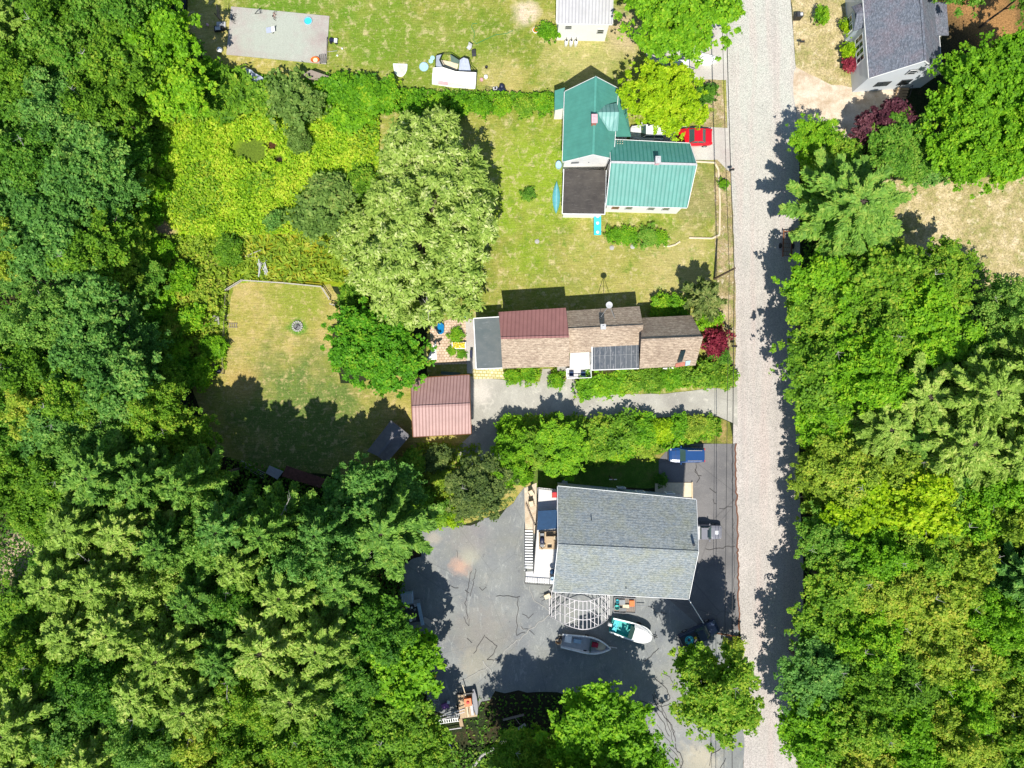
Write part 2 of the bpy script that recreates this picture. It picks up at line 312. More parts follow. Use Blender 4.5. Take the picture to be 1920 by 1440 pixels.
M['black_membrane'] = membrane('black_membrane', (0.045, 0.04, 0.038), (0.09, 0.08, 0.07), (0.5, 3.5, 1), (0.17, 0.155, 0.14))
M['grey_membrane'] = membrane('grey_membrane', (0.10, 0.125, 0.13), (0.15, 0.165, 0.165), (0.6, 1.6, 1), (0.22, 0.24, 0.25))
M['worn_membrane'] = membrane('worn_membrane', (0.05, 0.065, 0.085), (0.11, 0.12, 0.13), (3.2, 0.7, 1), (0.42, 0.40, 0.42))
def siding(name, col, pitch=0.16, dark=0.82):
    t = NT(name, 0.6, 0.3); sp = t.n('ShaderNodeSeparateXYZ'); t.l(t.pos(), sp.inputs[0])
    k = t.ramp(t.math('FRACT', t.math('DIVIDE', sp.outputs[2], pitch)), [(0.0, dark), (0.12, 1.0), (1.0, 1.0)])
    c = t.mix(1.0, t.ramp(t.noise(0.8, 4, 0.7), [(0.3, tuple(c * 0.93 for c in col)), (0.7, col)]), k, 'MULTIPLY')
    return t.done(c)
M['white_siding'] = siding('white_siding', (0.88, 0.87, 0.84), dark=0.9); M['grey_siding'] = siding('grey_siding', (0.36, 0.42, 0.46)); M['tan_siding'] = siding('tan_siding', (0.4, 0.31, 0.22)); M['pale_siding'] = siding('pale_siding', (0.62, 0.66, 0.7))
def boards(name, col, pitch=0.14, axis=0, dark=0.6, rz=0.0):
    t = NT(name, 0.8, 0.2); sp = t.n('ShaderNodeSeparateXYZ'); t.l(t.mp(t.pos(), (1, 1, 1), rz), sp.inputs[0])
    k = t.ramp(t.math('FRACT', t.math('DIVIDE', sp.outputs[axis], pitch)), [(0.0, dark), (0.14, 1.0), (1.0, 1.0)])
    c = t.mix(1.0, t.ramp(t.noise(2, 4, 0.7, t.mp(t.pos(), (6, 1, 1) if axis == 0 else (1, 6, 1))), [(0.3, tuple(c * 0.8 for c in col)), (0.7, col)]), k, 'MULTIPLY')
    return t.done(c)
M['deck'] = boards('deck_boards', (0.74, 0.72, 0.70), 0.3, 0, 0.72, 0.03); M['deck_y'] = boards('deck_boards_cross', (0.74, 0.72, 0.70), 0.3, 1, 0.7)
M['old_wood'] = boards('old_wood', (0.30, 0.25, 0.21), 0.2, 0, 0.5, 0.4); M['tan_wood'] = boards('tan_wood', (0.56, 0.42, 0.27), 0.2, 1, 0.65)
M['shed_roof'] = membrane('shed_roof', (0.12, 0.12, 0.13), (0.2, 0.19, 0.2), (0.8, 0.8, 1), (0.27, 0.26, 0.28))
for k_, c_, r_ in (('white', (0.87, 0.87, 0.85), .5), ('black', (0.015, 0.015, 0.017), .5), ('dark_grey', (0.05, 0.052, 0.058), .6), ('grey', (0.25, 0.26, 0.27), .6), ('light_grey', (0.5, 0.5, 0.5), .6),
                   ('brick_red', (0.42, 0.16, 0.11), .9), ('cream', (0.72, 0.6, 0.42), .8), ('orange', (0.75, 0.16, 0.02), .5), ('red', (0.55, 0.02, 0.02), .5), ('rust', (0.23, 0.09, 0.04), .9),
                   ('blue_tarp', (0.01, 0.27, 0.62), .5), ('turquoise', (0.05, 0.55, 0.62), .5), ('canoe', (0.13, 0.42, 0.46), .5), ('pool_blue', (0.40, 0.68, 0.72), .4), ('navy', (0.02, 0.05, 0.12), .7), ('canopy_blue', (0.015, 0.055, 0.13), .8),
                   ('yellow', (0.8, 0.62, 0.03), .6), ('green_p', (0.04, 0.22, 0.08), .6), ('teal', (0.02, 0.42, 0.38), .45), ('wood', (0.42, 0.30, 0.18), .85), ('grey_wood', (0.45, 0.42, 0.38), .85), ('stone', (0.42, 0.40, 0.37), .9),
                   ('purple', (0.3, 0.12, 0.35), .7), ('pink', (0.75, 0.42, 0.45), .7), ('sand', (0.66, 0.52, 0.33), .95), ('crimson', (0.35, 0.01, 0.04), .6), ('bag_blue', (0.02, 0.025, 0.06), .4), ('creosote', (0.13, 0.085, 0.06), .9), ('pale_blue', (0.36, 0.5, 0.62), .6), ('ash', (0.2, 0.2, 0.2), .95), ('silver_tarp', (0.42, 0.46, 0.55), .5), ('galv', (0.72, 0.68, 0.68), .6)):
    M[k_] = plain(k_ + '_surface', c_, r_)
for k_, c_ in (('car_red', (0.62, 0.008, 0.02)), ('car_blue', (0.010, 0.06, 0.20)), ('car_grey', (0.22, 0.22, 0.25)), ('car_black', (0.03, 0.045, 0.085)), ('car_white', (0.8, 0.8, 0.8))):  # a blue reflection is put into the colour of the black paint
    M[k_] = plain(k_ + '_paint', c_, 0.28, 0.5, 0.0, 0.05, 2, 0.6)
M['glass'] = plain('dark_glass', (0.02, 0.035, 0.04), 0.08, 0.6, 0, 0.05); M['green_glass'] = plain('car_glass', (0.05, 0.10, 0.09), 0.08, 0.8, 0, 0.05)
M['tyre'] = plain('tyre_rubber', (0.02, 0.02, 0.02), 0.9); M['rim'] = plain('wheel_rim', (0.4, 0.4, 0.42), 0.35, .5, 0.7)
M['netting'] = plain('screen_mesh', (0.10, 0.16, 0.13), 0.8)

# ---------------------------------------------------------------- ground sheets
random.seed(5)
def rough_poly(pts, step=1.2, amp=0.25, seed=0):
    out = []
    for (a, b) in zip(pts, pts[1:] + pts[:1]):
        a = Vector(a); b = Vector(b); n = max(1, int((b - a).length / (step * S)))
        for i in range(n):
            p = a.lerp(b, i / n)
            if amp > 0:
                q = Vector((p.x * 0.05, p.y * 0.05, seed * 7.3)); dx = mnoise.noise(q) + 0.6 * mnoise.noise(q * 3.1)
                dy = mnoise.noise(q + Vector((31, 7, 3))) + 0.6 * mnoise.noise(q * 3.1 + Vector((3, 17, 3)))
                p = p + Vector((dx, dy)) * amp * S
            out.append(p)
    return out
ZL = [0.0]
def sheet(name, mat, pts, amp=0.25, z=None):
    from mathutils.geometry import tessellate_polygon
    ZL[0] += 0.004; z = ZL[0] if z is None else z
    pp = rough_poly(pts, 1.0, amp, len(name))
    vs = [P(p[0], p[1], 0) + Vector((0, 0, z)) for p in pp]
    me = bpy.data.meshes.new(name); tris = tessellate_polygon([[Vector((v.x, v.y, 0)) for v in vs]])
    me.from_pydata([tuple(v) for v in vs], [], [tuple(t) for t in tris]); me.materials.append(M[mat]); me.update()
    if sum(p.normal.z for p in me.polygons) < 0: me.flip_normals()
    o = bpy.data.objects.new(name, me); C.objects.link(o); o['kind'] = 'structure'
    return o
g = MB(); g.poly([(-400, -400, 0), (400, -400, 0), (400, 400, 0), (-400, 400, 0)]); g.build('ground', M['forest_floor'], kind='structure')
sheet('lawn', 'lawn', [(352, -300), (1362, -300), (1368, 300), (1374, 400), (1378, 600), (1378, 740), (860, 740), (800, 700), (800, 560), (640, 420), (712, 330), (708, 215), (560, 160), (395, 128), (352, 60)], 0.15)
sheet('meadow', 'meadow_ground', [(280, 170), (380, 115), (420, 125), (560, 150), (745, 185), (712, 215), (712, 330), (760, 420), (700, 540), (430, 530), (300, 520), (250, 420), (280, 300)], 0.5)
sheet('scrub_field', 'scrub_ground', [(280, 480), (440, 470), (445, 560), (425, 690), (330, 720), (270, 620)], 0.5)
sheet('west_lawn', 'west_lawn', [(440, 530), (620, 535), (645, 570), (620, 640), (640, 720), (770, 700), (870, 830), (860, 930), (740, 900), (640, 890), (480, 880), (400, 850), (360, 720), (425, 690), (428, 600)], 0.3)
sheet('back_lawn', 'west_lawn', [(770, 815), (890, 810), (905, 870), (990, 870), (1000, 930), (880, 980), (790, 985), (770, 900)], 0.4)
sheet('north_yard', 'shade_lawn', [(1000, 868), (1010, 850), (1252, 855), (1252, 915), (1000, 915)], 0.2)
sheet('hedge_bank', 'bed_soil', [(935, 800), (960, 778), (1110, 775), (1330, 778), (1366, 790), (1376, 832), (1290, 832), (1240, 862), (1010, 862), (930, 880)], 0.25)
sheet('road', 'road', [(1352, -300), (1482, -300), (1482, 0), (1492, 130), (1498, 300), (1500, 500), (1498, 900), (1506, 1050), (1506, 1700), (1392, 1700), (1394, 1400), (1388, 1180), (1380, 1000), (1374, 830), (1378, 700), (1378, 560), (1374, 400), (1364, 250), (1357, 0)], 0.05)
sheet('verge', 'verge_grass', [(1312, 148), (1352, 140), (1364, 250), (1374, 400), (1379, 560), (1379, 708), (1340, 700), (1340, 300), (1318, 240), (1300, 200)], 0.12)
sheet('sandy_driveway', 'sandy_drive', [(1492, 122), (1560, 155), (1690, 160), (1700, 220), (1600, 260), (1498, 265), (1488, 180)], 0.3)
sheet('dry_lawn', 'dry_grass', [(1484, -200), (1630, -200), (1612, 165), (1560, 160), (1492, 125), (1484, 0)], 0.15)
sheet('dry_field', 'dry_grass', [(1640, 335), (1720, 340), (2100, 320), (2100, 520), (1780, 540), (1640, 460)], 0.5)
sheet('north_drive', 'concrete', [(1205, 70), (1290, 90), (1340, 30), (1357, 20), (1364, 150), (1220, 147)], 0.08)
sheet('red_car_drive', 'concrete', [(1180, 238), (1260, 236), (1366, 240), (1370, 325), (1345, 300), (1300, 300), (1180, 290)], 0.08)
sheet('long_driveway', 'drive', [(1382, 727), (1383, 800), (1372, 792), (1345, 780), (1250, 782), (1100, 790), (1010, 785), (955, 792), (935, 825), (930, 850), (915, 872), (880, 874), (846, 846), (872, 826), (885, 812), (872, 705), (940, 712), (1012, 715), (1018, 692), (1032, 692), (1035, 712), (1060, 716), (1062, 706), (1076, 706), (1085, 725), (1130, 740), (1250, 738), (1330, 728)], 0.06)
sheet('parking_lot', 'lot', [(785, 985), (880, 985), (940, 965), (968, 930), (985, 912), (990, 1000), (1050, 930), (1240, 1000), (1384, 1150), (1395, 1400), (1395, 1700), (1225, 1700), (1200, 1330), (1100, 1300), (960, 1295), (930, 1300), (860, 1350), (810, 1330), (775, 1240), (745, 1130), (760, 1060), (790, 1040)], 0.5)
sheet('front_lot', 'dark_lot', [(1235, 862), (1262, 832), (1379, 832), (1382, 1000), (1386, 1180), (1330, 1190), (1250, 1120), (1284, 1100), (1284, 920), (1235, 920)], 0.0)
sheet('patio', 'paver_pink', [(806, 612), (850, 596), (884, 598), (886, 682), (810, 684)], 0.0)
sheet('patio_walk', 'concrete', [(873, 600), (890, 598), (893, 700), (876, 700)], 0.0)
sheet('mossy_patio', 'paver_moss', [(886, 692), (944, 690), (946, 710), (886, 711)], 0.05)
sheet('sand_bed', 'sandy_drive', [(983, 915), (1006, 905), (1006, 1000), (985, 1000)], 0.0)
ZR = [ZL[0]]
# cracks, tar lines and worn lines painted on the asphalt
def ground_line(name, pts, w, mat, seed=1):
    mb = MB(); rr = random.Random(seed); out = []
    for a, b in zip(pts[:-1], pts[1:]):
        a = Vector(a); b = Vector(b); n = max(1, int((b - a).length / 6))
        for i in range(n):
            p = a.lerp(b, i / n); out.append(p + Vector((rr.uniform(-1, 1), rr.uniform(-1, 1))) * 1.9)
    out.append(Vector(pts[-1])); ZR[0] += 0.0006; z = ZR[0] + 0.004
    for a, b in zip(out[:-1], out[1:]):
        d = (b - a).normalized(); n = Vector((-d.y, d.x)) * w * S / 2
        mb.add([P(*(a + n)) + Vector((0, 0, z)), P(*(a - n)) + Vector((0, 0, z)), P(*(b - n)) + Vector((0, 0, z)), P(*(b + n)) + Vector((0, 0, z))], [(0, 1, 2, 3)])
    return mb.build(name, mat, kind='structure')
DARK = plain('tar_crack', (0.055, 0.05, 0.048), 0.9); PALE = plain('worn_line', (0.36, 0.35, 0.32), 0.9)
for i, (pts, w) in enumerate([([(883, 1070), (872, 1130), (877, 1160)], .1), ([(893, 1065), (882, 1118)], .09), ([(908, 1192), (932, 1212), (915, 1238), (938, 1236)], .1), ([(910, 1190), (888, 1225)], .1), ([(972, 1120), (968, 1190), (985, 1185)], .09),
        ([(1226, 1270), (1243, 1283), (1258, 1310), (1240, 1318)], .12), ([(1222, 1300), (1236, 1330), (1262, 1365), (1266, 1390)], .12), ([(1200, 1315), (1225, 1322), (1240, 1350), (1255, 1380)], .1), ([(1228, 1298), (1240, 1325), (1258, 1318)], .09), ([(1232, 1310), (1246, 1345), (1258, 1372), (1262, 1392)], .08), ([(1238, 1322), (1252, 1350), (1266, 1385)], .08), ([(1202, 1325), (1220, 1335), (1228, 1325)], .07), ([(1226, 1296), (1230, 1318), (1242, 1318)], .07), ([(1248, 1405), (1262, 1425), (1268, 1440)], .1), ([(1256, 1400), (1272, 1420), (1278, 1440)], .08), ([(1230, 1360), (1250, 1385), (1270, 1410)], .06), ([(1240, 1262), (1256, 1268), (1262, 1280)], .08), ([(872, 1105), (880, 1112)], .1), ([(900, 1100), (905, 1108), (912, 1100)], .08), ([(875, 1195), (885, 1205)], .09), ([(868, 1155), (878, 1172), (880, 1160)], .07), ([(980, 1150), (992, 1158), (1000, 1150)], .07), ([(975, 1175), (990, 1180), (1002, 1190)], .07), ([(855, 1030), (858, 1045)], .06), ([(1238, 1145), (1250, 1150)], .08), ([(1215, 1135), (1235, 1150), (1240, 1165)], .07), ([(1265, 1395), (1280, 1425), (1275, 1440)], .12), ([(1206, 1330), (1222, 1320), (1236, 1326)], .08),
        ([(1306, 870), (1304, 885), (1312, 895), (1306, 905)], .1), ([(1302, 880), (1308, 892), (1315, 892)], .09), ([(1372, 835), (1378, 1180)], .05), ([(1350, 955), (1372, 950)], .08), ([(1324, 1030), (1378, 1024)], .08), ([(1336, 935), (1338, 945), (1343, 944)], .08),
        ([(1330, 915), (1342, 924)], .1), ([(1360, 1420), (1350, 1440)], .08), ([(1352, 1400), (1335, 1412), (1330, 1435)], .08), ([(845, 1100), (860, 1102)], .08), ([(930, 1118), (975, 1118)], .08), ([(1210, 1240), (1235, 1215)], .08)]):
    ground_line('crack', pts, w * .8, DARK, i)
for i, (pts, w) in enumerate([([(848, 1285), (920, 1248), (955, 1212), (1030, 1152)], .1), ([(993, 1100), (1000, 1125), (1030, 1145)], .08), ([(905, 1240), (940, 1285)], .14)]):
    ground_line('worn_line', pts, w, PALE, 40 + i)
ground_line('road_seam', [(1379, 832), (1382, 1000), (1386, 1182)], .18, plain('rusty_seam', (0.17, 0.07, 0.04), .9), 77)
# ================================================================ buildings
GREEN = M['green_metal_wing']
def hz(v): return Vector((v[0], v[1], 0))
def window(root, c, u, w, h, out, frame='white', pane='glass', bars=1):
    """window set on a wall: c centre, u horizontal direction along the wall, out outward normal (all world)"""
    u = hz(u).normalized(); out = hz(out).normalized(); c = Vector(c) + out * 0.02; rz = math.atan2(u.y, u.x)
    f = MB(); 
    for s in (-1, 1):
        f.box(c + u * s * (w / 2 - 0.05), (0.10, 0.10, h), rz); f.box(c + Vector((0, 0, s * (h / 2 - 0.05))), (w - 0.2, 0.09, 0.10), rz)
    for k in range(bars): f.box(c + Vector((0, 0, 0)), (w - 0.2, 0.06, 0.05), rz)
    fo = f.build('window', M[frame], root, world=True)
    p = MB(); p.box(c - out * 0.01, (w - 0.1, 0.05, h - 0.1), rz); p.build('pane', M[pane], fo, world=True)
    return fo
def gable(root, eA, R, eB, roofA, roofB, wall, o=0.35, t=0.13, z0=0.0, trim='white', one=False):
    A, B = eA; Cc, D = R; E, F = eB
    u = (hz(D) - hz(Cc)).normalized(); v = (hz((E + F) / 2) - hz((A + B) / 2)); v = (v - u * v.dot(u)).normalized()
    m = MB(); m.slab([A, B, D, Cc], t); ra = m.build('roof', roofA, root, world=True)
    m = MB(); m.slab([Cc, D, F, E], t); rb = m.build('roof', roofB, root, world=True)
    sa = (Cc.z - A.z) / max(0.1, (hz(Cc) - hz(A)).dot(v)); sb = (Cc.z - E.z) / max(0.1, -(hz(Cc) - hz(E)).dot(v))
    d = Vector((0, 0, t * 1.15))
    a = A + u * o + v * o; a.z = A.z + sa * o; b = B - u * o + v * o; b.z = B.z + sa * o
    c = Cc + u * o; dd = D - u * o
    e = E + u * o - v * o; e.z = E.z + sb * o; f = F - u * o - v * o; f.z = F.z + sb * o
    end1 = [a - d, c - d, e - d]; end2 = [b - d, dd - d, f - d]
    w = MB(); n = 3
    vs = end1 + end2 + [Vector((p.x, p.y, z0)) for p in (a, e, b, f)]
    w.add(vs, [(6, 7, 2, 1, 0), (8, 3, 4, 5, 9), (6, 0, 3, 8), (7, 9, 5, 2), (0, 1, 4, 3), (1, 2, 5, 4), (6, 8, 9, 7)])
    wo = w.build('wall', wall, root, world=True)
    if trim:
        tr = MB()
        for p, q in ((A, Cc), (Cc, E), (B, D), (D, F)):
            off = -u * 0.03 if p in (A, Cc, E) and q in (Cc, E) else u * 0.03
            tr.slab([p + off + Vector((0, 0, 0.02)), q + off + Vector((0, 0, 0.02)), q + off * 3 + Vector((0, 0, 0.02)), p + off * 3 + Vector((0, 0, 0.02))], 0.2)
        for p, q, s in ((A, B, -1), (E, F, 1)):
            off = v * s * 0.03
            tr.slab([p + off, q + off, q + off * 3, p + off * 3], 0.18)
        tr.build('fascia', M[trim], root, world=True)
    cap = MB(); cap.slab([Cc - v * 0.14 + Vector((0, 0, .05)), D - v * 0.14 + Vector((0, 0, .05)), D + v * 0.14 + Vector((0, 0, .05)), Cc + v * 0.14 + Vector((0, 0, .05))], 0.06)
    cap.build('ridge_cap', roofA if not one else one, ra, world=True)
    return dict(a=a, b=b, c=c, d=dd, e=e, f=f, u=u, v=v, roofA=ra, roofB=rb, wall=wo)
def prism_wall(root, pts, z0, z1, mat, name='wall'):
    m = MB(); top = [Vector((p[0], p[1], z1)) for p in pts]; bot = [Vector((p[0], p[1], z0)) for p in pts]; n = len(pts)
    m.add(top + bot, [tuple(range(n)), tuple(range(2 * n - 1, n - 1, -1))] + [(i, n + i, n + (i + 1) % n, (i + 1) % n) for i in range(n)])
    return m.build(name, mat, root, world=True)
def chimney(parent, p, w, d, h, mat, cap='light_grey', cut=1.2):
    m = MB(); m.box(p + Vector((0, 0, h / 2 - cut / 2)), (w, d, h + cut)); c = m.build('chimney', mat, parent, world=True)
    m = MB(); m.box(p + Vector((0, 0, h + 0.05)), (w + 0.16, d + 0.16, 0.12)); 
    m.box(p + Vector((0, 0, h + 0.16)), (w * 0.45, d * 0.45, 0.14)); m.build('flue', M[cap], c, world=True)
    return c

# ---- white outbuilding cut by the top edge
r = thing('white_outbuilding', 'white building with ribbed grey metal roof at the top edge beside a dirt patch', 'building', P(1095, 40))
gb = gable(r, [P(1046, -190, 5.0), P(1149, -190, 5.0)], [P(1046, -70, 7.0), P(1149, -70, 7.0)], [P(1044, 43, 5.0), P(1148, 45, 5.0)], M['grey_metal'], M['grey_metal'], M['white_siding'], 0.3)
f = gb['f']; e = gb['e']
window(r, (f.x - 0.9, f.y, 2.6), (1, 0, 0), 0.9, 1.1, (0, -1, 0), 'light_grey'); window(r, (e.x + 1.3, e.y, 3.4), (1, 0, 0), 0.9, 0.9, (0, -1, 0), 'light_grey')
for i, px in enumerate((1061, 1070, 1079)):
    g_ = thing('propane_tank', ['white propane tank standing against the outbuilding, the one toward the green bush', 'white propane tank between two others against the white outbuilding', 'white propane tank by the outbuilding, the one nearest the dirt patch'][i], 'gas tank', P(px, 84) + Vector((0, -0.1, 0)), group='propane tanks by the white outbuilding')
    MB().lathe((0, 0, 0), [(0.2, 0), (0.25, 0.05), (0.25, 1.05), (0.17, 1.22), (0.06, 1.28)], 14).build('body', M['white'], g_, smooth=True)
    MB().lathe((0, 0, 1.27), [(0.09, 0), (0.11, 0.04), (0.11, 0.16), (0.03, 0.18)], 10).tube((0, 0, 1.35), (0, 0.35, 1.45), 0.03).build('valve', M['dark_grey'], g_)

# ---- north east house
r = thing('slate_roof_house', 'white and grey sided house under a dark slate shingle roof by the sandy driveway', 'house', P(1680, 60))
kw = dict(o=0.45)
sw = P(1630, 146, 4.7); ridge_s = P(1735, 113, 8.0); se = P(1766, 138, 4.4)
dirn = Vector((-0.075, 1, 0)).normalized()
gb = gable(r, [sw + dirn * 24, sw], [ridge_s + dirn * 24, ridge_s], [se + dirn * 24, se], M['slate_shingle'], M['slate_shingle'], M['pale_siding'], 0.12)
wdir = dirn; outw = Vector((-1, -0.075, 0)); a = gb['b']
for t_, n_ in ((3.2, 4), (14.0, 4)):
    for k in range(n_): window(r, a + wdir * (t_ + k * 0.85) + Vector((0, 0, 0)) - Vector((0, 0, 2.0)), wdir, 0.78, 2.0, outw, 'white')
# small gabled bump-out on the west wall with paired windows
bo = a + wdir * 8.2; bx = bo - Vector((0.55, 0, 0))
prism_wall(r, [bx + wdir * -1.3, bx + wdir * 1.3, bo + wdir * 1.3 + Vector((.6, 0, 0)), bo - wdir * 1.3 + Vector((.6, 0, 0))], 0, 3.2, M['grey_siding'])
for s in (-1, 1): window(r, Vector((bx.x, bx.y, 1.9)) + wdir * 0.55 * s, wdir, 0.9, 1.4, outw)
m = MB(); q = Vector((bx.x - 0.35, bx.y, 0)); zt = 3.2
m.slab([Vector((q.x, q.y, zt)) - wdir * 1.6, Vector((q.x, q.y, zt + 1.1)), Vector((q.x + 3.6, q.y, zt + 3.1)), Vector((q.x + 1.2, q.y, zt + 1.2)) - wdir * 1.6], 0.1)
m.slab([Vector((q.x, q.y, zt + 1.1)), Vector((q.x, q.y, zt)) + wdir * 1.6, Vector((q.x + 1.2, q.y, zt + 1.2)) + wdir * 1.6, Vector((q.x + 3.6, q.y, zt + 3.1))], 0.1)
m.build('dormer', M['slate_shingle'], r, world=True)
# east wing
E1 = P(1740, 66, 5.2); E2 = P(1779, 66, 4.6)
m = MB(); m.slab([E1, E2, P(1775, 4, 4.6), P(1736, 4, 5.2)], 0.14); m.build('roof', M['slate_shingle'], r, world=True)
prism_wall(r, [P(1745, 60, 5)[:2] + (0,), P(1774, 60, 5)[:2] + (0,), P(1771, 8, 5)[:2] + (0,), P(1742, 8, 5)[:2] + (0,)], 0, 4.4, M['white_siding'])
sgn = hz(gb['f'] - gb['b']).normalized(); outs = Vector((sgn.y, -sgn.x, 0)); b0 = gb['b']
for fr, z, w, h in ((0.27, 2.2, 1.0, 1.3), (0.36, 2.2, 1.0, 1.3), (0.55, 5.2, 1.1, 1.2), (0.63, 2.2, 1.4, 1.5)):
    window(r, b0 + sgn * (hz(gb['f'] - gb['b']).length * fr) + Vector((0, 0, z - b0.z)), sgn, w, h, outs, 'dark_grey' if z < 4 else 'light_grey')
chm = MB(); 
# back steps beside the south wall
st = thing('back_steps', 'small brown wooden steps with rails below the slate roof house gable', 'steps', P(1686, 172))
m = MB()
for k in range(4): m.box((0, -0.3 * k, 0.9 - 0.22 * k), (1.6, 0.32, 0.06))
m.each('tread', M['wood'], st)
for s in (-1, 1): MB().path([(s * 0.8, 0.1, 0), (s * 0.8, 0.1, 1.8), (s * 0.8, -1.0, 1.0), (s * 0.8, -1.0, 0)], 0.04).build('railing', M['dark_grey'], st)
rp = thing('entry_ramp', 'short grey wooden landing between two round bushes at the slate roof house', 'landing', P(1592, 75))
m = MB()
for k in range(8): m.box((0, -0.6 + 0.17 * k, 0.25), (1.4, 0.155, 0.05))
m.build('decking', M['grey_wood'], rp); m = MB()
for sx in (-.6, .6):
    for sy in (-.6, .6): m.box((sx, sy, 0.11), (0.1, 0.1, 0.22))
m.each('post', M['wood'], rp)

# ---- green roofed house
r = thing('green_roof_house', 'white house with green metal roofs and a flat black rear roof beside the red car', 'house', P(1150, 280))
gb = gable(r, [P(1059, 172, 5.4), P(1055, 303, 5.4)], [P(1117, 144, 8.5), P(1112, 289, 8.5)], [P(1159, 166, 5.6), P(1150, 297, 5.6)], M['green_metal'], M['green_metal'], M['white_siding'], 0.3)
sgn = hz(gb['f'] - gb['b']).normalized(); outs = Vector((sgn.y, -sgn.x, 0)); wl = hz(gb['f'] - gb['b']).length; b0 = gb['b']
for fr, z in ((0.30, 6.0), (0.66, 6.0), (0.24, 3.95), (0.62, 3.95)): window(r, b0 + sgn * wl * fr + Vector((0, 0, z - b0.z)), sgn, 1.0, 1.1 if z > 5 else 0.7, outs, 'grey')
# lower lean-to roof on the east side
m = MB(); a_, b_ = P(1157, 172, 4.9), P(1155, 256, 4.9); m.slab([a_, b_, P(1183, 256, 3.6), P(1171, 175, 3.6)], 0.12); m.build('roof', M['green_metal'], r, world=True)
prism_wall(r, [P(1155, 180, 4)[:2], P(1168, 180, 4)[:2], P(1178, 252, 4)[:2], P(1155, 252, 4)[:2]], 0, 3.5, M['white_siding'])
# west porch
m = MB(); m.slab([P(1040, 170, 3.6), P(1059, 164, 4.3), P(1059, 202, 4.3), P(1040, 206, 3.6)], 0.12); m.build('roof', M['green_metal'], r, world=True)
prism_wall(r, [P(1041.5, 175, 3.5)[:2], P(1060, 175, 3.5)[:2], P(1060, 204, 3.5)[:2], P(1041.5, 204, 3.5)[:2]], 0, 3.4, M['white_siding'])
# dormer on the east slope
dz = 7.35; m = MB()
rw, re = P(1119, 210.5, 8.05), P(1161, 210, 8.05)
m.slab([rw, re, P(1158, 246, 6.5), P(1141, 245, 6.9)], 0.1); m.slab([re, rw, P(1131, 197, 7.1), P(1157, 193, 6.5)], 0.1)
m.build('dormer_roof', M['green_metal_dormer'], r, world=True)
m = MB(); e1, e2, e3 = P(1157, 211, 7.9), P(1155, 242, 6.45), P(1154, 196, 6.45)
w_ = P(1130, 211, 7.9)
m.add([e1, e2, e3, e2 - Vector((0, 0, 1.2)), e3 - Vector((0, 0, 1.2)), w_, e2 - Vector((2, 0, 1.2)), e3 - Vector((2, 0, 1.2))], [(0, 1, 3, 4, 2), (5, 0, 1, 3, 6), (5, 0, 2, 4, 7)]); m.build('dormer', M['white_siding'], r, world=True)
chimney(gb['roofB'], P(1113, 228, 8.5), 0.55, 0.9, 0.9, M['brick_red'], 'pink')
# black flat roof at the rear
z = 3.1; pts = [P(1057, 317, z), P(1137, 319, z), P(1134, 402, z), P(1054, 401, z)]
m = MB(); m.slab(pts, 0.16); rf = m.build('roof', M['black_membrane'], r, world=True)
tr = MB()
for p, q in ((pts[0], pts[3]), (pts[3], pts[2]), (pts[2], pts[1])): tr.tube(p + Vector((0, 0, .02)), q + Vector((0, 0, .02)), 0.07, 4)
tr.build('fascia', M['white'], r, world=True)
prism_wall(r, [P(1060, 316, z)[:2], P(1133, 318, z)[:2], P(1130, 398, z)[:2], P(1058, 397, z)[:2]], 0, z - 0.2, M['white_siding'])
# east wing
gb = gable(r, [P(1143, 261.5, 4.9), P(1293, 269, 4.9)], [P(1146, 304, 7.0), P(1306, 308.5, 7.0)], [P(1137, 385, 4.5), P(1288, 389, 4.5)], GREEN, GREEN, M['white_siding'], 0.3, one=M['light_grey'])
e0, f0 = gb['e'], gb['f']; sgn = hz(f0 - e0).normalized(); outs = Vector((sgn.y, -sgn.x, 0)); wl = hz(f0 - e0).length
for fr in (0.12, 0.30, 0.60, 0.80): window(r, e0 + sgn * wl * fr + Vector((0, 0, 2.5 - e0.z)), sgn, 0.95, 1.5, outs, 'light_grey' if fr > .2 else 'brick_red')
chimney(gb['roofA'], P(1231, 304, 7.0), 0.5, 0.7, 0.9, M['pink'], 'light_grey')
pv = MB(); 
for i in range(3):
    for j in range(2): pv.lathe(P(1158 + i * 4.5, 265 + j * 4.5, 5.25 + j * 0.2), [(0.05, 0), (0.05, 0.12)], 6)
pv.each('roof_fixing', M['cream'], gb['roofA'], world=True)
m = MB(); m.slab([P(1120, 286, 7.2), P(1147, 287, 6.3), P(1147, 291, 6.2), P(1120, 289, 7.1)], 0.05); 

# ---- long brown shingled house
r = thing('long_brown_house', 'long low house of brown shingle, red metal and flat dark roofs above the driveway', 'house', P(1090, 640))
z = 3.0; pts = [P(888, 597, z), P(938, 594, z), P(942, 690, z), P(893, 692, z)]
MB().slab(pts, 0.15).build('roof', M['grey_membrane'], r, world=True)
tr = MB()
for p, q in ((pts[0], pts[1]), (pts[0], pts[3]), (pts[3], pts[2])): tr.tube(p, q, 0.08, 4)
tr.build('fascia', M['white'], r, world=True)
prism_wall(r, [P(892, 600, z)[:2], P(940, 598, z)[:2], P(942, 687, z)[:2], P(896, 689, z)[:2]], 0, z - 0.2, M['white_siding'])
gb = gable(r, [P(935, 585, 5.6), P(1061, 577, 5.6)], [P(939, 634, 7.0), P(1067, 631, 7.0)], [P(942, 691, 4.4), P(1068, 687, 4.4)], M['red_metal'], M['brown_shingle'], M['tan_siding'], 0.3, trim=None)
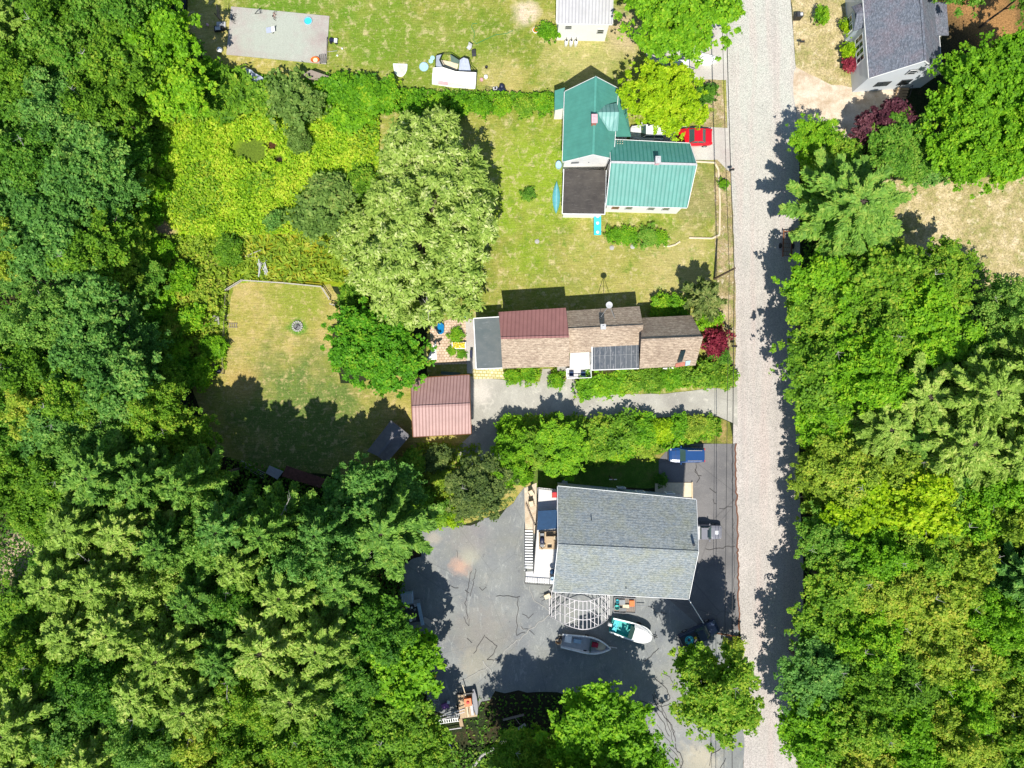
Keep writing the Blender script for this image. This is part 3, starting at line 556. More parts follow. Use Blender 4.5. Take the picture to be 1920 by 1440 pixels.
gb2 = gable(r, [P(1060, 583, 3.9), P(1199, 574, 3.9)], [P(1065, 618, 6.0), P(1206, 611, 6.0)], [P(1068, 662, 3.7), P(1200, 655, 3.7)], M['brown_shingle'], M['brown_shingle'], M['tan_siding'], 0.25, trim=None)
chimney(gb2['roofB'], P(1129, 614, 6.0), 0.5, 0.5, 1.0, M['stone'], 'light_grey')
z = 4.35; pts = [P(1110, 641, z), P(1199, 636, z), P(1198, 691, 3.3), P(1110, 694, 3.3)]
MB().slab(pts, 0.14).build('roof', M['worn_membrane'], r, world=True); bt = MB()
for i in range(9): f_ = (i + .5) / 9; bt.tube(pts[0].lerp(pts[1], f_) + Vector((0, 0, .02)), pts[3].lerp(pts[2], f_) + Vector((0, 0, .02)), 0.035, 4)
bt.tube(pts[0].lerp(pts[3], .5) + Vector((0, 0, .02)), pts[1].lerp(pts[2], .5) + Vector((0, 0, .02)), 0.03, 4); bt.build('seam', M['grey'], r, world=True)
tr = MB()
for p, q in ((pts[0], pts[3]), (pts[3], pts[2])): tr.tube(p, q, 0.07, 4)
tr.build('fascia', M['white'], r, world=True)
prism_wall(r, [P(1113, 643, 3.4)[:2], P(1196, 640, 3.4)[:2], P(1196, 688, 3.4)[:2], P(1113, 690, 3.4)[:2]], 0, 3.1, M['pale_siding'])
gb3 = gable(r, [P(1204, 596, 3.9), P(1297, 591, 3.9)], [P(1202, 638, 7.0), P(1318, 633, 7.0)], [P(1199, 691, 3.7), P(1304, 685, 3.7)], M['brown_shingle'], M['brown_shingle'], M['tan_siding'], 0.3, trim=None)
sk = MB(); u_ = gb3['u']
sk.slab([P(1277, 658, 5.9), P(1286, 657, 5.9), P(1279, 678, 4.6), P(1270, 680, 4.6)], 0.08); sk.build('skylight', M['glass'], gb3['roofB'], world=True)
tr = MB(); tr.slab([P(1267, 682, 4.2), P(1285, 678, 4.2), P(1284, 686, 3.9), P(1266, 689, 3.9)], 0.08); tr.build('porch_roof', M['brick_red'], r, world=True)
tr = MB(); tr.slab([P(1286, 677, 4.4), P(1295, 676, 4.4), P(1293, 684, 4.1), P(1285, 686, 4.1)], 0.08); tr.build('porch_awning', M['pale_blue'], r, world=True)
tr = MB(); tr.slab([P(1243, 690, 1.2), P(1273, 688, 1.2), P(1272, 695, 1.2), P(1243, 697, 1.2)], 0.12); tr.build('doorstep', M['white'], r, world=True)
# satellite dish on its tripod
d = thing('satellite_dish', 'small grey satellite dish on a tripod above the brown shingle roof', 'satellite dish', P(1139, 588, 4.9))
top = P(1142, 572, 7.6) - P(1139, 588, 4.9)
m = MB(); 
for dx, dy in ((-1.1, -0.8), (1.0, -0.7), (0.0, 0.6)): m.tube((dx, dy, -0.1 if dy < 0 else -0.9), top, 0.035)
m.build('tripod', M['grey'], d); MB().lathe(top, [(0.05, 0), (0.3, 0.05), (0.42, 0.18), (0.38, 0.17), (0.05, 0.09)], 14).build('dish', M['light_grey'], d, smooth=True)
# white deck in front of it
zd = 0.9
d = thing('front_deck', 'white boarded deck with bench and railing in front of the long brown house', 'deck', P(1087, 685))
m = MB(); z = zd
m.slab([P(1069, 661, z), P(1105, 659, z), P(1107, 708, z), P(1062, 710, z), P(1062, 690, z), P(1068, 690, z)], 0.14); m.build('decking', M['deck'], d, world=True)
m = MB()
for a_, b_ in (((1062, 710), (1107, 708)), ((1107, 708), (1106, 662)), ((1062, 710), (1061, 692))):
    A_, B_ = P(*a_, z), P(*b_, z); n_ = max(2, int((B_ - A_).length / 1.1))
    for i in range(n_ + 1): q = A_.lerp(B_, i / n_); m.box(q + Vector((0, 0, 0.5)), (0.08, 0.08, 1.0))
    m.tube(A_ + Vector((0, 0, 1.0)), B_ + Vector((0, 0, 1.0)), 0.05, 4); m.tube(A_ + Vector((0, 0, 0.3)), B_ + Vector((0, 0, 0.3)), 0.03, 4)
m.build('railing', M['white'], d, world=True)
m = MB(); [m.box(P(px, py, 0.4), (0.12, 0.12, 0.8)) for px, py in ((1064, 708), (1105, 706), (1064, 693), (1104, 663))]; m.each('post', M['wood'], d, world=True)
m = MB(); m.box(P(1095, 701, zd + 0.55), (3.2, 0.12, 0.9)); 
for k, (px, w_) in enumerate(((1071, 0.6), (1093, 0.6))):
    c = thing('deck_chair', ['dark blue chair on the white front deck beside the steps', 'dark blue chair on the white front deck beside the potted yellow flowers'][k], 'chair', P(px, 701, zd), 0, 'dark blue chairs on the front deck')
    MB().box((0, 0, 0.42), (0.6, 0.55, 0.07)).build('seat', M['navy'], c); MB().box((0, -0.3, 0.75), (0.6, 0.07, 0.6)).build('backrest', M['navy'], c)
    for sx in (-.26, .26):
        for sy in (-.22, .22): MB().box((sx, sy, 0.2), (0.05, 0.05, 0.4)).build('leg', M['black'], c)
b = thing('wooden_bench', 'small grey wooden bench against the brown shingled house beside the deck', 'bench', P(1053, 692), 0.0)
for k in range(4): MB().box((0, -0.2 + k * 0.13, 0.45), (1.3, 0.1, 0.05)).build('slat', M['grey_wood'], b)
for s in (-.5, .5): MB().box((s, 0, 0.21), (0.07, 0.45, 0.42)).build('leg', M['grey_wood'], b)
MB().box((0, 0.27, 0.7), (1.3, 0.06, 0.35)).build('backrest', M['grey_wood'], b)
def flower_pot(px, py, label, col, rr=0.25, z=0):
    p = thing('flower_pot', label, 'flower pot', P(px, py, z))
    MB().lathe((0, 0, 0), [(rr * 0.6, 0), (rr, rr * 1.3), (rr * 0.85, rr * 1.25), (rr * 0.5, rr)], 12).build('pot', M['rust'], p)
    m = MB(); q = random.Random(px)
    for i in range(60):
        a = q.uniform(0, 6.28); R_ = rr * 1.5 * math.sqrt(q.random()); c = Vector((R_ * math.cos(a), R_ * math.sin(a), rr * 1.4 + q.uniform(0, .25)))
        x = Vector((q.uniform(-1, 1), q.uniform(-1, 1), q.uniform(-.3, .6))).normalized() * 0.07; y = x.cross(Vector((q.uniform(-.4, .4), q.uniform(-.4, .4), 1))).normalized() * 0.06
        m.add([c - x, c + y, c + x, c - y], [(0, 1, 2, 3)])
    m.build('flowers', col if not isinstance(col, str) else M[col], p)
flower_pot(1092, 713, 'clay pot of yellow flowers at the corner of the white front deck', 'yellow')
# ---- red metal roofed garage
r = thing('red_roof_garage', 'garage with a faded red ribbed metal roof at the head of the long driveway', 'garage', P(830, 765))
gb = gable(r, [P(771, 710, 3.1), P(880, 703, 3.1)], [P(772, 763, 4.7), P(881, 758, 4.7)], [P(775, 819, 3.1), P(883, 813, 3.1)], M['pink_metal'], M['pink_metal'], M['tan_siding'], 0.3, trim='rust')
gd = MB(); b_, f_ = gb['b'], gb['f']; v_ = hz(f_ - b_).normalized(); o_ = Vector((-v_.y, v_.x, 0)); L_ = hz(f_ - b_).length
gd.box(b_ + v_ * L_ * 0.5 + o_ * 0.04 + Vector((0, 0, 1.25 - b_.z)), (4.4, 0.08, 2.3), math.atan2(v_.y, v_.x)); gd.build('garage_door', M['white'], r, world=True)
# ---- small grey shed
r = thing('grey_shed', 'small shed with a weathered dark grey gable roof standing askew beside the red garage', 'shed', P(735, 825))
A_, B_ = P(733, 787, 2.2), P(696, 832, 2.2); 
gable(r, [P(733, 788, 2.3), P(688, 846, 2.3)], [P(751, 802, 3.3), P(708, 855, 3.3)], [P(769, 817, 2.3), P(724, 869, 2.3)], M['shed_roof'], M['shed_roof'], M['tan_siding'], 0.2, trim=None)
# ---- leaning boards / old lean-to in the shade south of the back lawn
r = thing('rusty_lean_to', 'rusty low lean-to roof in the shade beyond the back lawn', 'lean-to', P(575, 885))
MB().slab([P(537, 873, 2.0), P(612, 899, 2.0), P(600, 915, 1.5), P(528, 893, 1.5)], 0.1).build('roof', plain('rusty_roof', (0.16, 0.07, 0.06), .8, var=.35), r, world=True)
m = MB(); [m.tube(P(px, py, 0), P(px, py, 1.6), 0.07, 5) for px, py in ((535, 880), (600, 900), (595, 910), (533, 889))]; m.each('post', M['old_wood'], r, world=True)
r = thing('tarp_lean_to', 'pale sheet metal patch roof beside the rusty lean-to', 'lean-to', P(513, 883))
MB().slab([P(505, 873, 1.8), P(531, 884, 1.8), P(520, 899, 1.3), P(498, 887, 1.3)], 0.07).build('roof', M['silver_tarp'], r, world=True)
m = MB(); [m.tube(P(px, py, 0), P(px, py, 1.3), 0.06, 5) for px, py in ((507, 877), (526, 886), (503, 886), (518, 894))]; m.each('post', M['old_wood'], r, world=True)
bp = MB()
for k in range(4): bp.tube((-2.3, k * 0.18, 0.15), (1.6, k * 0.24 - 0.2, 0.45), 0.06, 5)
bp.solo('lumber_pile', M['grey_wood'], P(478, 884), 'weathered poles lying in the shade beside the pale patch roof', 'lumber', rz=-0.45)

# ---- big grey shingled house with its deck
r = thing('grey_roof_house', 'big house under a grey shingle roof with white trim beside the asphalt lots', 'house', P(1165, 1000))
gb = gable(r, [P(1046, 912, 6.5), P(1305, 937, 6.5)], [P(1047, 1022, 9.0), P(1309, 1035, 9.0)], [P(1037, 1109, 6.3), P(1291, 1123, 6.3)], M['grey_shingle'], M['grey_shingle'], M['pale_siding'], 0.4)
n_ = gb['a']; u_ = gb['u']; L_ = hz(gb['b'] - gb['a']).length; o_ = Vector((-u_.y, u_.x, 0))
for fr, z in ((0.15, 4.6), (0.4, 4.6), (0.62, 4.6), (0.85, 4.6), (0.5, 1.8)): window(r, n_ + u_ * L_ * fr + Vector((0, 0, z - n_.z)), u_, 1.1, 1.3, o_)
for px, py, z in ((1109, 975, 8.0), (1174, 1103, 6.6)): MB().tube(P(px, py, z - 0.4), P(px, py, z + 0.5), 0.06, 8).build('vent_pipe', M['black'], gb['roofA'], world=True)
MB().tube(P(1301, 1022, 8.6), P(1301, 1022, 9.6), 0.16, 8).build('vent_pipe', M['dark_grey'], gb['roofA'], world=True)
gut = MB().tube(gb['f'] + Vector((0.3, -0.4, -0.4)), gb['f'] + Vector((0.3, -0.4, -5.8)), 0.07).build('downpipe', M['white'], r, world=True)
d = thing('side_deck', 'raised white deck with black railings and stairs along the grey roof house', 'deck', P(1020, 1005))
z = 3.0
MB().slab([P(1009, 914, z), P(1047, 918, z), P(1044, 1094, z), P(984, 1090, z), P(985, 1072, z), P(1000, 1071, z), P(1006, 990, z)], 0.18).build('decking', M['deck_y'], d, world=True)
m = MB()
for px, py in ((1010, 917), (1008, 950), (1007, 985), (1003, 1030), (1002, 1068), (986, 1088), (1020, 1090), (1042, 1092)): m.box(P(px, py, z / 2 - 0.1), (0.15, 0.15, z - 0.2))
m.each('post', M['grey_wood'], d, world=True)
m = MB()
for a_, b_ in (((1009, 914), (1047, 918)), ((1009, 914), (1006, 990)), ((1006, 990), (1000, 1071)), ((984, 1090), (1044, 1094)), ((984, 1090), (985, 1072))):
    A_, B_ = P(*a_, z), P(*b_, z); n2 = max(2, int((B_ - A_).length / 0.3)); 
    for i in range(n2 + 1): q = A_.lerp(B_, i / n2); m.tube(q, q + Vector((0, 0, 1.0)), 0.02 if i % 5 else 0.05, 4)
    m.tube(A_ + Vector((0, 0, 1.0)), B_ + Vector((0, 0, 1.0)), 0.055, 4)
m.build('railing', M['black'], d, world=True)
m = MB()
for a_, b_ in (((1009, 914), (1009, 990)), ((984, 1090), (1044, 1094))): m.tube(P(*a_, z - 0.1), P(*b_, z - 0.1), 0.09, 4)
m.build('rim_board', M['white'], d, world=True)
st = MB(); n2 = 14
for i in range(n2):
    f_ = i / (n2 - 1); z_ = 0.2 + f_ * 2.6; st.box(P(991.5, 996 + f_ * 68, z_), (1.05, 0.24, 0.05), -0.02)
st.each('tread', M['white'], d, world=True)
st = MB()
for px in (983.5, 999.5): st.tube(P(px, 994, 0.1), P(px, 1070, 2.8), 0.08, 4)
st.each('stringer', M['white'], d, world=True)
st = MB()
for px in (983.5, 999.5):
    st.tube(P(px, 992, 1.1), P(px, 1068, 3.8), 0.045, 4)
    for i in range(6): f_ = i / 5; st.tube(P(px, 994 + f_ * 74, 0.1 + f_ * 2.7), P(px, 994 + f_ * 74, 1.2 + f_ * 2.7), 0.04, 4)
st.build('stair_railing', M['black'], d, world=True)
# raised platform part and canopy
MB().slab([P(1010, 998, 3.35), P(1045, 996, 3.35), P(1044, 1030, 3.35), P(1011, 1030, 3.35)], 0.3).build('platform', M['tan_wood'], d, world=True)
c = thing('deck_canopy', 'dark blue fabric canopy over the middle of the side deck', 'canopy', P(1026, 977, 3.0))
MB().slab([P(1009, 958, 4.5), P(1044, 956, 4.6), P(1045, 991, 4.6), P(1007, 994, 4.5)], 0.06).build('cover', M['canopy_blue'], c, world=True)
for px, py in ((1011, 962), (1042, 961), (1043, 989), (1010, 991)): MB().tube(P(px, py, 3.0), P(px, py, 4.5), 0.04).build('pole', M['black'], c, world=True)
a_ = thing('red_deck_chair', 'red cushioned chair at the top corner of the side deck', 'chair', P(1040, 927, 3.0))
MB().box((0, 0, 0.4), (0.62, 0.7, 0.12)).build('seat', M['red'], a_); MB().box((0, 0.38, 0.75), (0.62, 0.1, 0.6), rx=-0.15).build('backrest', M['crimson'], a_)
for s in (-1, 1): MB().box((s * 0.36, 0, 0.55), (0.07, 0.7, 0.06)).build('armrest', M['rust'], a_)
m = MB(); [m.box((sx, sy, 0.18), (0.06, 0.06, 0.36)) for sx in (-.28, .28) for sy in (-.3, .3)]; m.build('leg_frame', M['rust'], a_)
g_ = thing('gas_grill', 'dark barbecue grill on the side deck beside the seating platform', 'grill', P(1016, 1010, 3.35))
MB().box((0, 0, 0.45), (0.6, 1.1, 0.9)).build('cabinet', M['black'], g_); MB().lathe((0, 0, 0.9), [(0.32, 0), (0.3, 0.18), (0.18, 0.28)], 12, 1, 1.5).build('lid', M['bag_blue'], g_, smooth=True)
for s in (-1, 1): MB().box((0, s * 0.72, 0.85), (0.5, 0.3, 0.04)).build('shelf', M['grey'], g_)
t_ = thing('patio_table', 'tan square table on the seating platform of the side deck', 'table', P(1030, 1010, 3.35))
MB().box((0, 0, 0.72), (0.9, 0.9, 0.05)).build('table_top', M['tan_wood'], t_)
for sx in (-.4, .4):
    for sy in (-.4, .4): MB().box((sx, sy, 0.35), (0.06, 0.06, 0.7)).build('leg', M['wood'], t_)
for k, (px, py, rz, lb) in enumerate(((1030, 1020, math.pi, 'wicker chair on the deck platform, on the railing side of the table'), (1017, 1022, 2.2, 'pale wicker chair on the deck platform beside the barbecue grill'), (1041, 1008, 1.57, 'wicker chair on the deck platform against the house wall'))):
    c = thing('wicker_chair', lb, 'chair', P(px, py, 3.35), rz, 'wicker chairs on the deck platform')
    MB().box((0, 0, 0.4), (0.55, 0.55, 0.1)).build('seat', M['cream'], c); MB().box((0, 0.28, 0.7), (0.55, 0.07, 0.55)).build('backrest', M['wood'], c)
    for s in (-1, 1): MB().box((s * 0.3, 0, 0.55), (0.06, 0.5, 0.05)).build('armrest', M['wood'], c)
    for sx in (-.25, .25):
        for sy in (-.25, .25): MB().box((sx, sy, 0.18), (0.05, 0.05, 0.36)).build('leg', M['wood'], c)
p = thing('patio_heater', 'round dark kettle barbecue on the side deck by the house corner', 'barbecue', P(1035, 1068, 3.0))
MB().lathe((0, 0, 0.6), [(0.05, 0), (0.3, 0.12), (0.34, 0.3), (0.25, 0.48), (0.04, 0.55)], 14).build('bowl', M['canopy_blue'], p, smooth=True)
for k in range(3): MB().tube((0, 0, 0.7), (0.35 * math.cos(k * 2.1), 0.35 * math.sin(k * 2.1), 0), 0.02).build('leg', M['black'], p)
p = thing('deck_planter', 'grey planter box and bucket at the railed corner of the side deck', 'planter', P(1035, 1082, 3.0))
MB().box((0, 0, 0.25), (0.6, 0.6, 0.5)).build('box', M['grey'], p); MB().lathe((0, 0, 0.5), [(0.2, 0), (0.25, 0.3), (0.2, 0.29), (0.1, 0.1)], 10).build('bucket', M['pale_blue'], p)
m = MB(); m.slab([P(1240, 905, 0.5), P(1262, 906, 0.5), P(1262, 925, 0.5), P(1240, 924, 0.5)], 0.45)
for px, py, sx, sy, lb in ((1271, 918, 2.4, 1.9, 'cream'),):
    q = thing('entry_slab', 'cream concrete entry pad at the corner of the grey roof house', 'step', P(1265, 918))
    MB().box((-0.2, 0, 0.1), (4.9, 1.9, 0.2)).build('pad', M['cream'], q); MB().box((2.28, -0.6, 0.25), (0.12, 3.3, 0.3)).build('curb', M['sand'], q)
q = thing('planter_tub', 'round pale blue tub in the shade north of the grey roof house', 'tub', P(1058, 905))
MB().lathe((0, 0, 0), [(0.35, 0), (0.42, 0.5), (0.38, 0.5), (0.33, 0.1)], 16).build('tub', M['pale_blue'], q); MB().lathe((0, 0, 0.42), [(0.36, 0), (0.3, 0.06)], 14).build('lid', M['light_grey'], q)
f_ = thing('white_fence_panel', 'short pale picket gate in the shade at the corner of the shaded yard', 'gate', P(1024, 873))
m = MB()
for k in range(14): m.box((-0.9 + k * 0.14, 0, 0.55), (0.07, 0.04, 1.1))
m.build('pickets', M['cream'], f_)
for z_ in (0.25, 0.85): MB().box((0, 0.04, z_), (2.0, 0.05, 0.08)).build('rail', M['cream'], f_)
q = thing('clothesline_post', 'dark timber post with a crossbar standing in the shaded yard', 'post', P(1143, 893))
MB().tube((0, 0, 0), (0, 0, 3.4), 0.09).build('post', M['creosote'], q); MB().tube((-0.5, 0, 3.1), (0.5, 0, 3.1), 0.05).build('crossbar', M['galv'], q)
for k, (px, py, rz) in enumerate(((996, 924, 0.5), (996, 944, 0.2))):
    c = thing('sling_chair', ['dark framed lawn chair with pale sling on the sand, nearer the shaded yard', 'dark framed lawn chair with pale sling on the sand, nearer the stairs'][k], 'chair', P(px, py), rz, 'sling chairs on the sand bed')
    MB().box((0, 0, 0.38), (0.6, 0.6, 0.04)).build('seat', M['cream'], c); MB().box((0, 0.36, 0.7), (0.6, 0.04, 0.66), rx=-0.3).build('backrest', M['cream'], c)
    for s in (-1, 1): MB().path([(s * .33, -.3, 0), (s * .33, -.3, .55), (s * .33, .3, .58), (s * .33, .35, 0)], 0.03).build('side_frame', M['black'], c)
f_ = thing('log_edging', 'short diagonal timber retaining rail beside the sand bed', 'edging', P(995, 965))
MB().tube(P(987, 945, 0.2), P(1003, 985, 0.2), 0.1).build('timber', M['old_wood'], f_, world=True)
m = MB(); [m.tube(P(987 + 16 * i / 9, 945 + 40 * i / 9, 0), P(987 + 16 * i / 9, 945 + 40 * i / 9, 0.5), 0.04) for i in range(10)]; m.build('stakes', M['wood'], f_, world=True)

a_ = P(1291, 1123, 6.3); b_ = P(1319, 1168, 1.9)
MB().tube((0, 0, 0), b_ - a_, 0.06, 5).solo('service_cable', M['white'], a_, 'white cable stretched from the roof corner down toward the black pickup', 'cable')
# ================================================================ vehicles
def ring(x, hw, zb, zt, crown=0.04):
    return [Vector((x, -hw * .88, zb)), Vector((x, -hw, zb + .16)), Vector((x, -hw, zt - .22)), Vector((x, -hw * .93, zt - .05)), Vector((x, -hw * .6, zt + crown * .7)), Vector((x, 0, zt + crown)),
            Vector((x, hw * .6, zt + crown * .7)), Vector((x, hw * .93, zt - .05)), Vector((x, hw, zt - .22)), Vector((x, hw, zb + .16)), Vector((x, hw * .88, zb))]
def wheels(root, L, W, r=0.33, wb=0.6):
    for sx in (-1, 1):
        for sy in (-1, 1):
            c = Vector((sx * L * wb / 2, sy * (W / 2 - 0.1), r))
            w = MB(); w.tube(c + Vector((0, -.11, 0)), c + Vector((0, .11, 0)), r, 18); wo = w.build('wheel', M['tyre'], root)
            MB().tube(c + Vector((0, sy * .11, 0)), c + Vector((0, sy * .125, 0)), r * .62, 12).build('rim', M['rim'], wo)
def car(name, label, px, py, rz, L, W, Hh, paint, kind='sedan'):
    root = thing(name, label, 'pickup truck' if kind == 'pickup' else 'car', P(px, py), rz); p = M[paint]
    h = L / 2; bz = Hh * 0.62; zb = 0.25
    if kind == 'pickup': st = [(-h, .93, bz - .1), (-h + .05, .97, bz), (-.2, 1, bz), (h * .42, 1, bz), (h * .5, .98, bz + .02), (h * .85, .93, bz - .04), (h * .97, .85, bz - .16), (h, .74, bz - .3)]
    else: st = [(-h, .78, bz - .22), (-h * .96, .88, bz - .06), (-h * .8, .96, bz), (-.2, 1, bz), (h * .4, 1, bz), (h * .6, .97, bz - .04), (h * .85, .9, bz - .12), (h * .96, .8, bz - .22), (h, .66, bz - .32)]
    MB().loft([ring(x, w * W / 2, zb, z) for x, w, z in st]).build('body', p, root, smooth=False)
    # greenhouse
    if kind == 'sedan': g = [(-h * .62, .80, bz), (-h * .36, .70, Hh - .03), (h * .08, .71, Hh - .02), (h * .36, .82, bz)]
    elif kind == 'suv': g = [(-h * .95, .84, bz), (-h * .86, .74, Hh - .04), (h * .14, .74, Hh - .02), (h * .42, .86, bz)]
    else: g = [(-h * .14, .86, bz), (-h * .08, .76, Hh - .04), (h * .22, .76, Hh - .03), (h * .46, .88, bz)]
    def gr(x, w, z): y = w * W / 2; return [Vector((x, -y, z)), Vector((x, -y * .6, z + (.03 if z > bz else 0))), Vector((x, y * .6, z + (.03 if z > bz else 0))), Vector((x, y, z)), Vector((x, y * 1.12 if z > bz else y, bz - .03)), Vector((x, -y * 1.12 if z > bz else -y, bz - .03))]
    MB().loft([gr(*q) for q in g]).build('windows', M['green_glass'], root)
    r0, r1 = g[1], g[2]; y0, y1 = r0[1] * W / 2 * 1.02, r1[1] * W / 2 * 1.02
    m = MB(); m.slab([(r0[0] - .04, -y0, Hh + .01), (r1[0] + .04, -y1, Hh + .015), (r1[0] + .04, y1, Hh + .015), (r0[0] - .04, y0, Hh + .01)], .05)
    m.slab([(r0[0] + .15, -y0 * .8, Hh + .035), (r1[0] - .1, -y1 * .8, Hh + .04), (r1[0] - .1, y1 * .8, Hh + .04), (r0[0] + .15, y0 * .8, Hh + .035)], .05); m.build('roof', p, root)
    m = MB()
    for a, b in ((g[0], g[1]), (g[3], g[2])):
        for s in (-1, 1): m.tube((a[0], s * a[1] * W / 2, a[2]), (b[0], s * b[1] * W / 2, b[2] + .02), .045, 5)
    mid = (g[1][0] + g[2][0]) / 2
    for s in (-1, 1): m.tube((mid, s * (g[1][1] * 1.12) * W / 2, bz), (mid, s * g[1][1] * W / 2, Hh - .02), .04, 4)
    m.build('pillars', p, root)
    wheels(root, L, W, .33 if kind == 'sedan' else .38)
    for s in (-1, 1):
        MB().box((h * .9, s * W * .36, bz - .2), (.16, .26, .1)).build('headlight', M['light_grey'], root)
        MB().box((-h * .975, s * W * .38, bz - .12), (.12, .28, .16)).build('tail_light', M['red'], root)
        MB().box((h * .36, s * (W / 2 + .1), bz + .08), (.14, .22, .13)).build('mirror', p, root)
    MB().box((h * .995, 0, .42), (.1, W * .74, .16)).build('bumper', M['dark_grey'], root)
    m = MB(); m.box((h * .64, 0, bz - .005), (.02, W * .7, .02)); 
    for s in (-1, 1): m.tube((h * .42, s * W * .38, bz + .02), (h * .86, s * W * .28, bz - .06), .012, 4)
    m.build('hood_seam', M['dark_grey'], root)
    if kind == 'suv':
        for s in (-1, 1): MB().tube((-h * .75, s * W * .33, Hh + .08), (h * .05, s * W * .33, Hh + .08), .025).build('roof_rail', M['rim'], root)
    return root, h, bz
car('red_sedan', 'red sedan with dark glass parked on the concrete drive beside the green roof house', 1300, 260, math.pi, 4.6, 2.35, 1.45, 'car_red')
car('blue_suv', 'blue station wagon parked at the top edge of the dark asphalt lot', 1285, 852, math.pi, 4.75, 2.05, 1.65, 'car_blue', 'suv')
def pickup(label, px, py, rz, paint, L=5.6, W=2.1):
    root, h, bz = car('pickup_truck', label, px, py, rz, L, W, 1.85, paint, 'pickup')
    m = MB(); bl = h * .84; cx = -h * .56
    for s in (-1, 1): m.box((cx, s * (W / 2 - .12), bz + .12), (bl, .2, .3))
    m.box((-h + .06, 0, bz + .1), (.1, W - .3, .3)); m.build('bed_wall', M[paint], root)
    MB().box((cx, 0, bz + .06), (bl - .1, W - .44, .03)).build('bed_floor', M['dark_grey'], root)
    return root, h, bz
gp, h_, bz_ = pickup('grey pickup truck with its bed under the eave of the grey roof house', 1312, 995, 0.0, 'car_grey', 5.4, 1.95)
MB().box((-.15 + .6, 0, 1.87), (.75, 1.0, .02)).build('sunroof', M['glass'], gp); MB().box((1.95, 0, bz_ + .05), (.5, .5, .03)).build('hood_scoop', M['car_white'], gp)
MB().slab([(-2.6, -.85, bz_ + .3), (-.35, -.85, bz_ + .3), (-.35, .85, bz_ + .3), (-2.6, .85, bz_ + .3)], .06).build('bed_cover', M['light_grey'], gp)
bp_, h_, bz_ = pickup('black pickup truck with a loaded bed angled under the roadside tree', 1308, 1184, math.radians(25), 'car_black', 5.4, 1.95)
def small(name, label, cat, loc, rz=0, group=None): return thing(name, label, cat, loc, rz, group)
tr_ = Matrix.Rotation(math.radians(25), 3, 'Z'); tb = P(1308, 1184)
q = thing('coiled_hose', 'coil of pale blue hose in the bed of the black pickup', 'hose', tb + tr_ @ Vector((-1.6, 0, bz_ + .1)))
m = MB()
for k in range(4):
    R_ = .28 + .09 * k; m.path([(R_ * math.cos(t), R_ * math.sin(t), .06 * (k % 2)) for t in [i * math.pi / 8 for i in range(17)]], .035)
m.build('coil', M['turquoise'], q)
q = thing('yellow_jug', 'yellow jug standing in the bed of the black pickup', 'jug', tb + tr_ @ Vector((-.75, -.05, bz_ + .08)))
MB().box((0, 0, .17), (.3, .22, .34)).build('jug', M['yellow'], q); MB().tube((0, 0, .34), (0, 0, .42), .05).build('cap', M['red'], q)
# white van part-hidden by the lime tree
car('white_suv', 'white car mostly hidden beneath the lime green tree beside the green roof', 1212, 252, math.pi, 4.5, 1.95, 1.6, 'car_white', 'suv')
# covered dark blue trailer by the trees at top
q = thing('utility_cart', 'pale flat trailer with a dark frame just beyond the lime green tree', 'trailer', P(1272, 128))
MB().box((0, 0, .55), (2.6, 1.7, .08)).build('deck', M['white'], q); m = MB()
for s in (-1, 1): m.tube((-1.3, s * .87, .65), (1.3, s * .87, .65), .05)
m.tube((1.3, -.87, .65), (1.3, .87, .65), .05); m.tube((-1.3, -.87, .65), (-1.3, .87, .65), .05); m.tube((1.3, 0, .5), (2.3, -.3, .45), .04); m.build('frame', M['navy'], q)
for s in (-1, 1): MB().tube((0, s * .98, .33), (0, s * 1.15, .33), .33, 14).build('wheel', M['tyre'], q)
q = thing('tarped_machine', 'crumpled white tarp over a small machine on the concrete drive', 'tarp', P(1323, 112))
rr = random.Random(4); m = MB(); rings = []
for i, (x, w, z) in enumerate(((-1.5, .1, .1), (-1.2, .45, .5), (-.5, .8, 1.0), (.2, .7, .8), (.8, .55, .9), (1.3, .35, .4), (1.5, .1, .1))):
    rings.append([Vector((x + rr.uniform(-.1, .1), w * math.cos(t) * rr.uniform(.8, 1.2), max(0.02, z * math.sin(t) * rr.uniform(.75, 1.2)))) for t in [math.pi * k / 9 for k in range(10)]])
m.loft(rings, closed=False, cap=False); m.build('tarp', M['white'], q); MB().tube((-1.9, .2, .2), (-1.1, -.3, .9), .07).build('handle', M['black'], q)

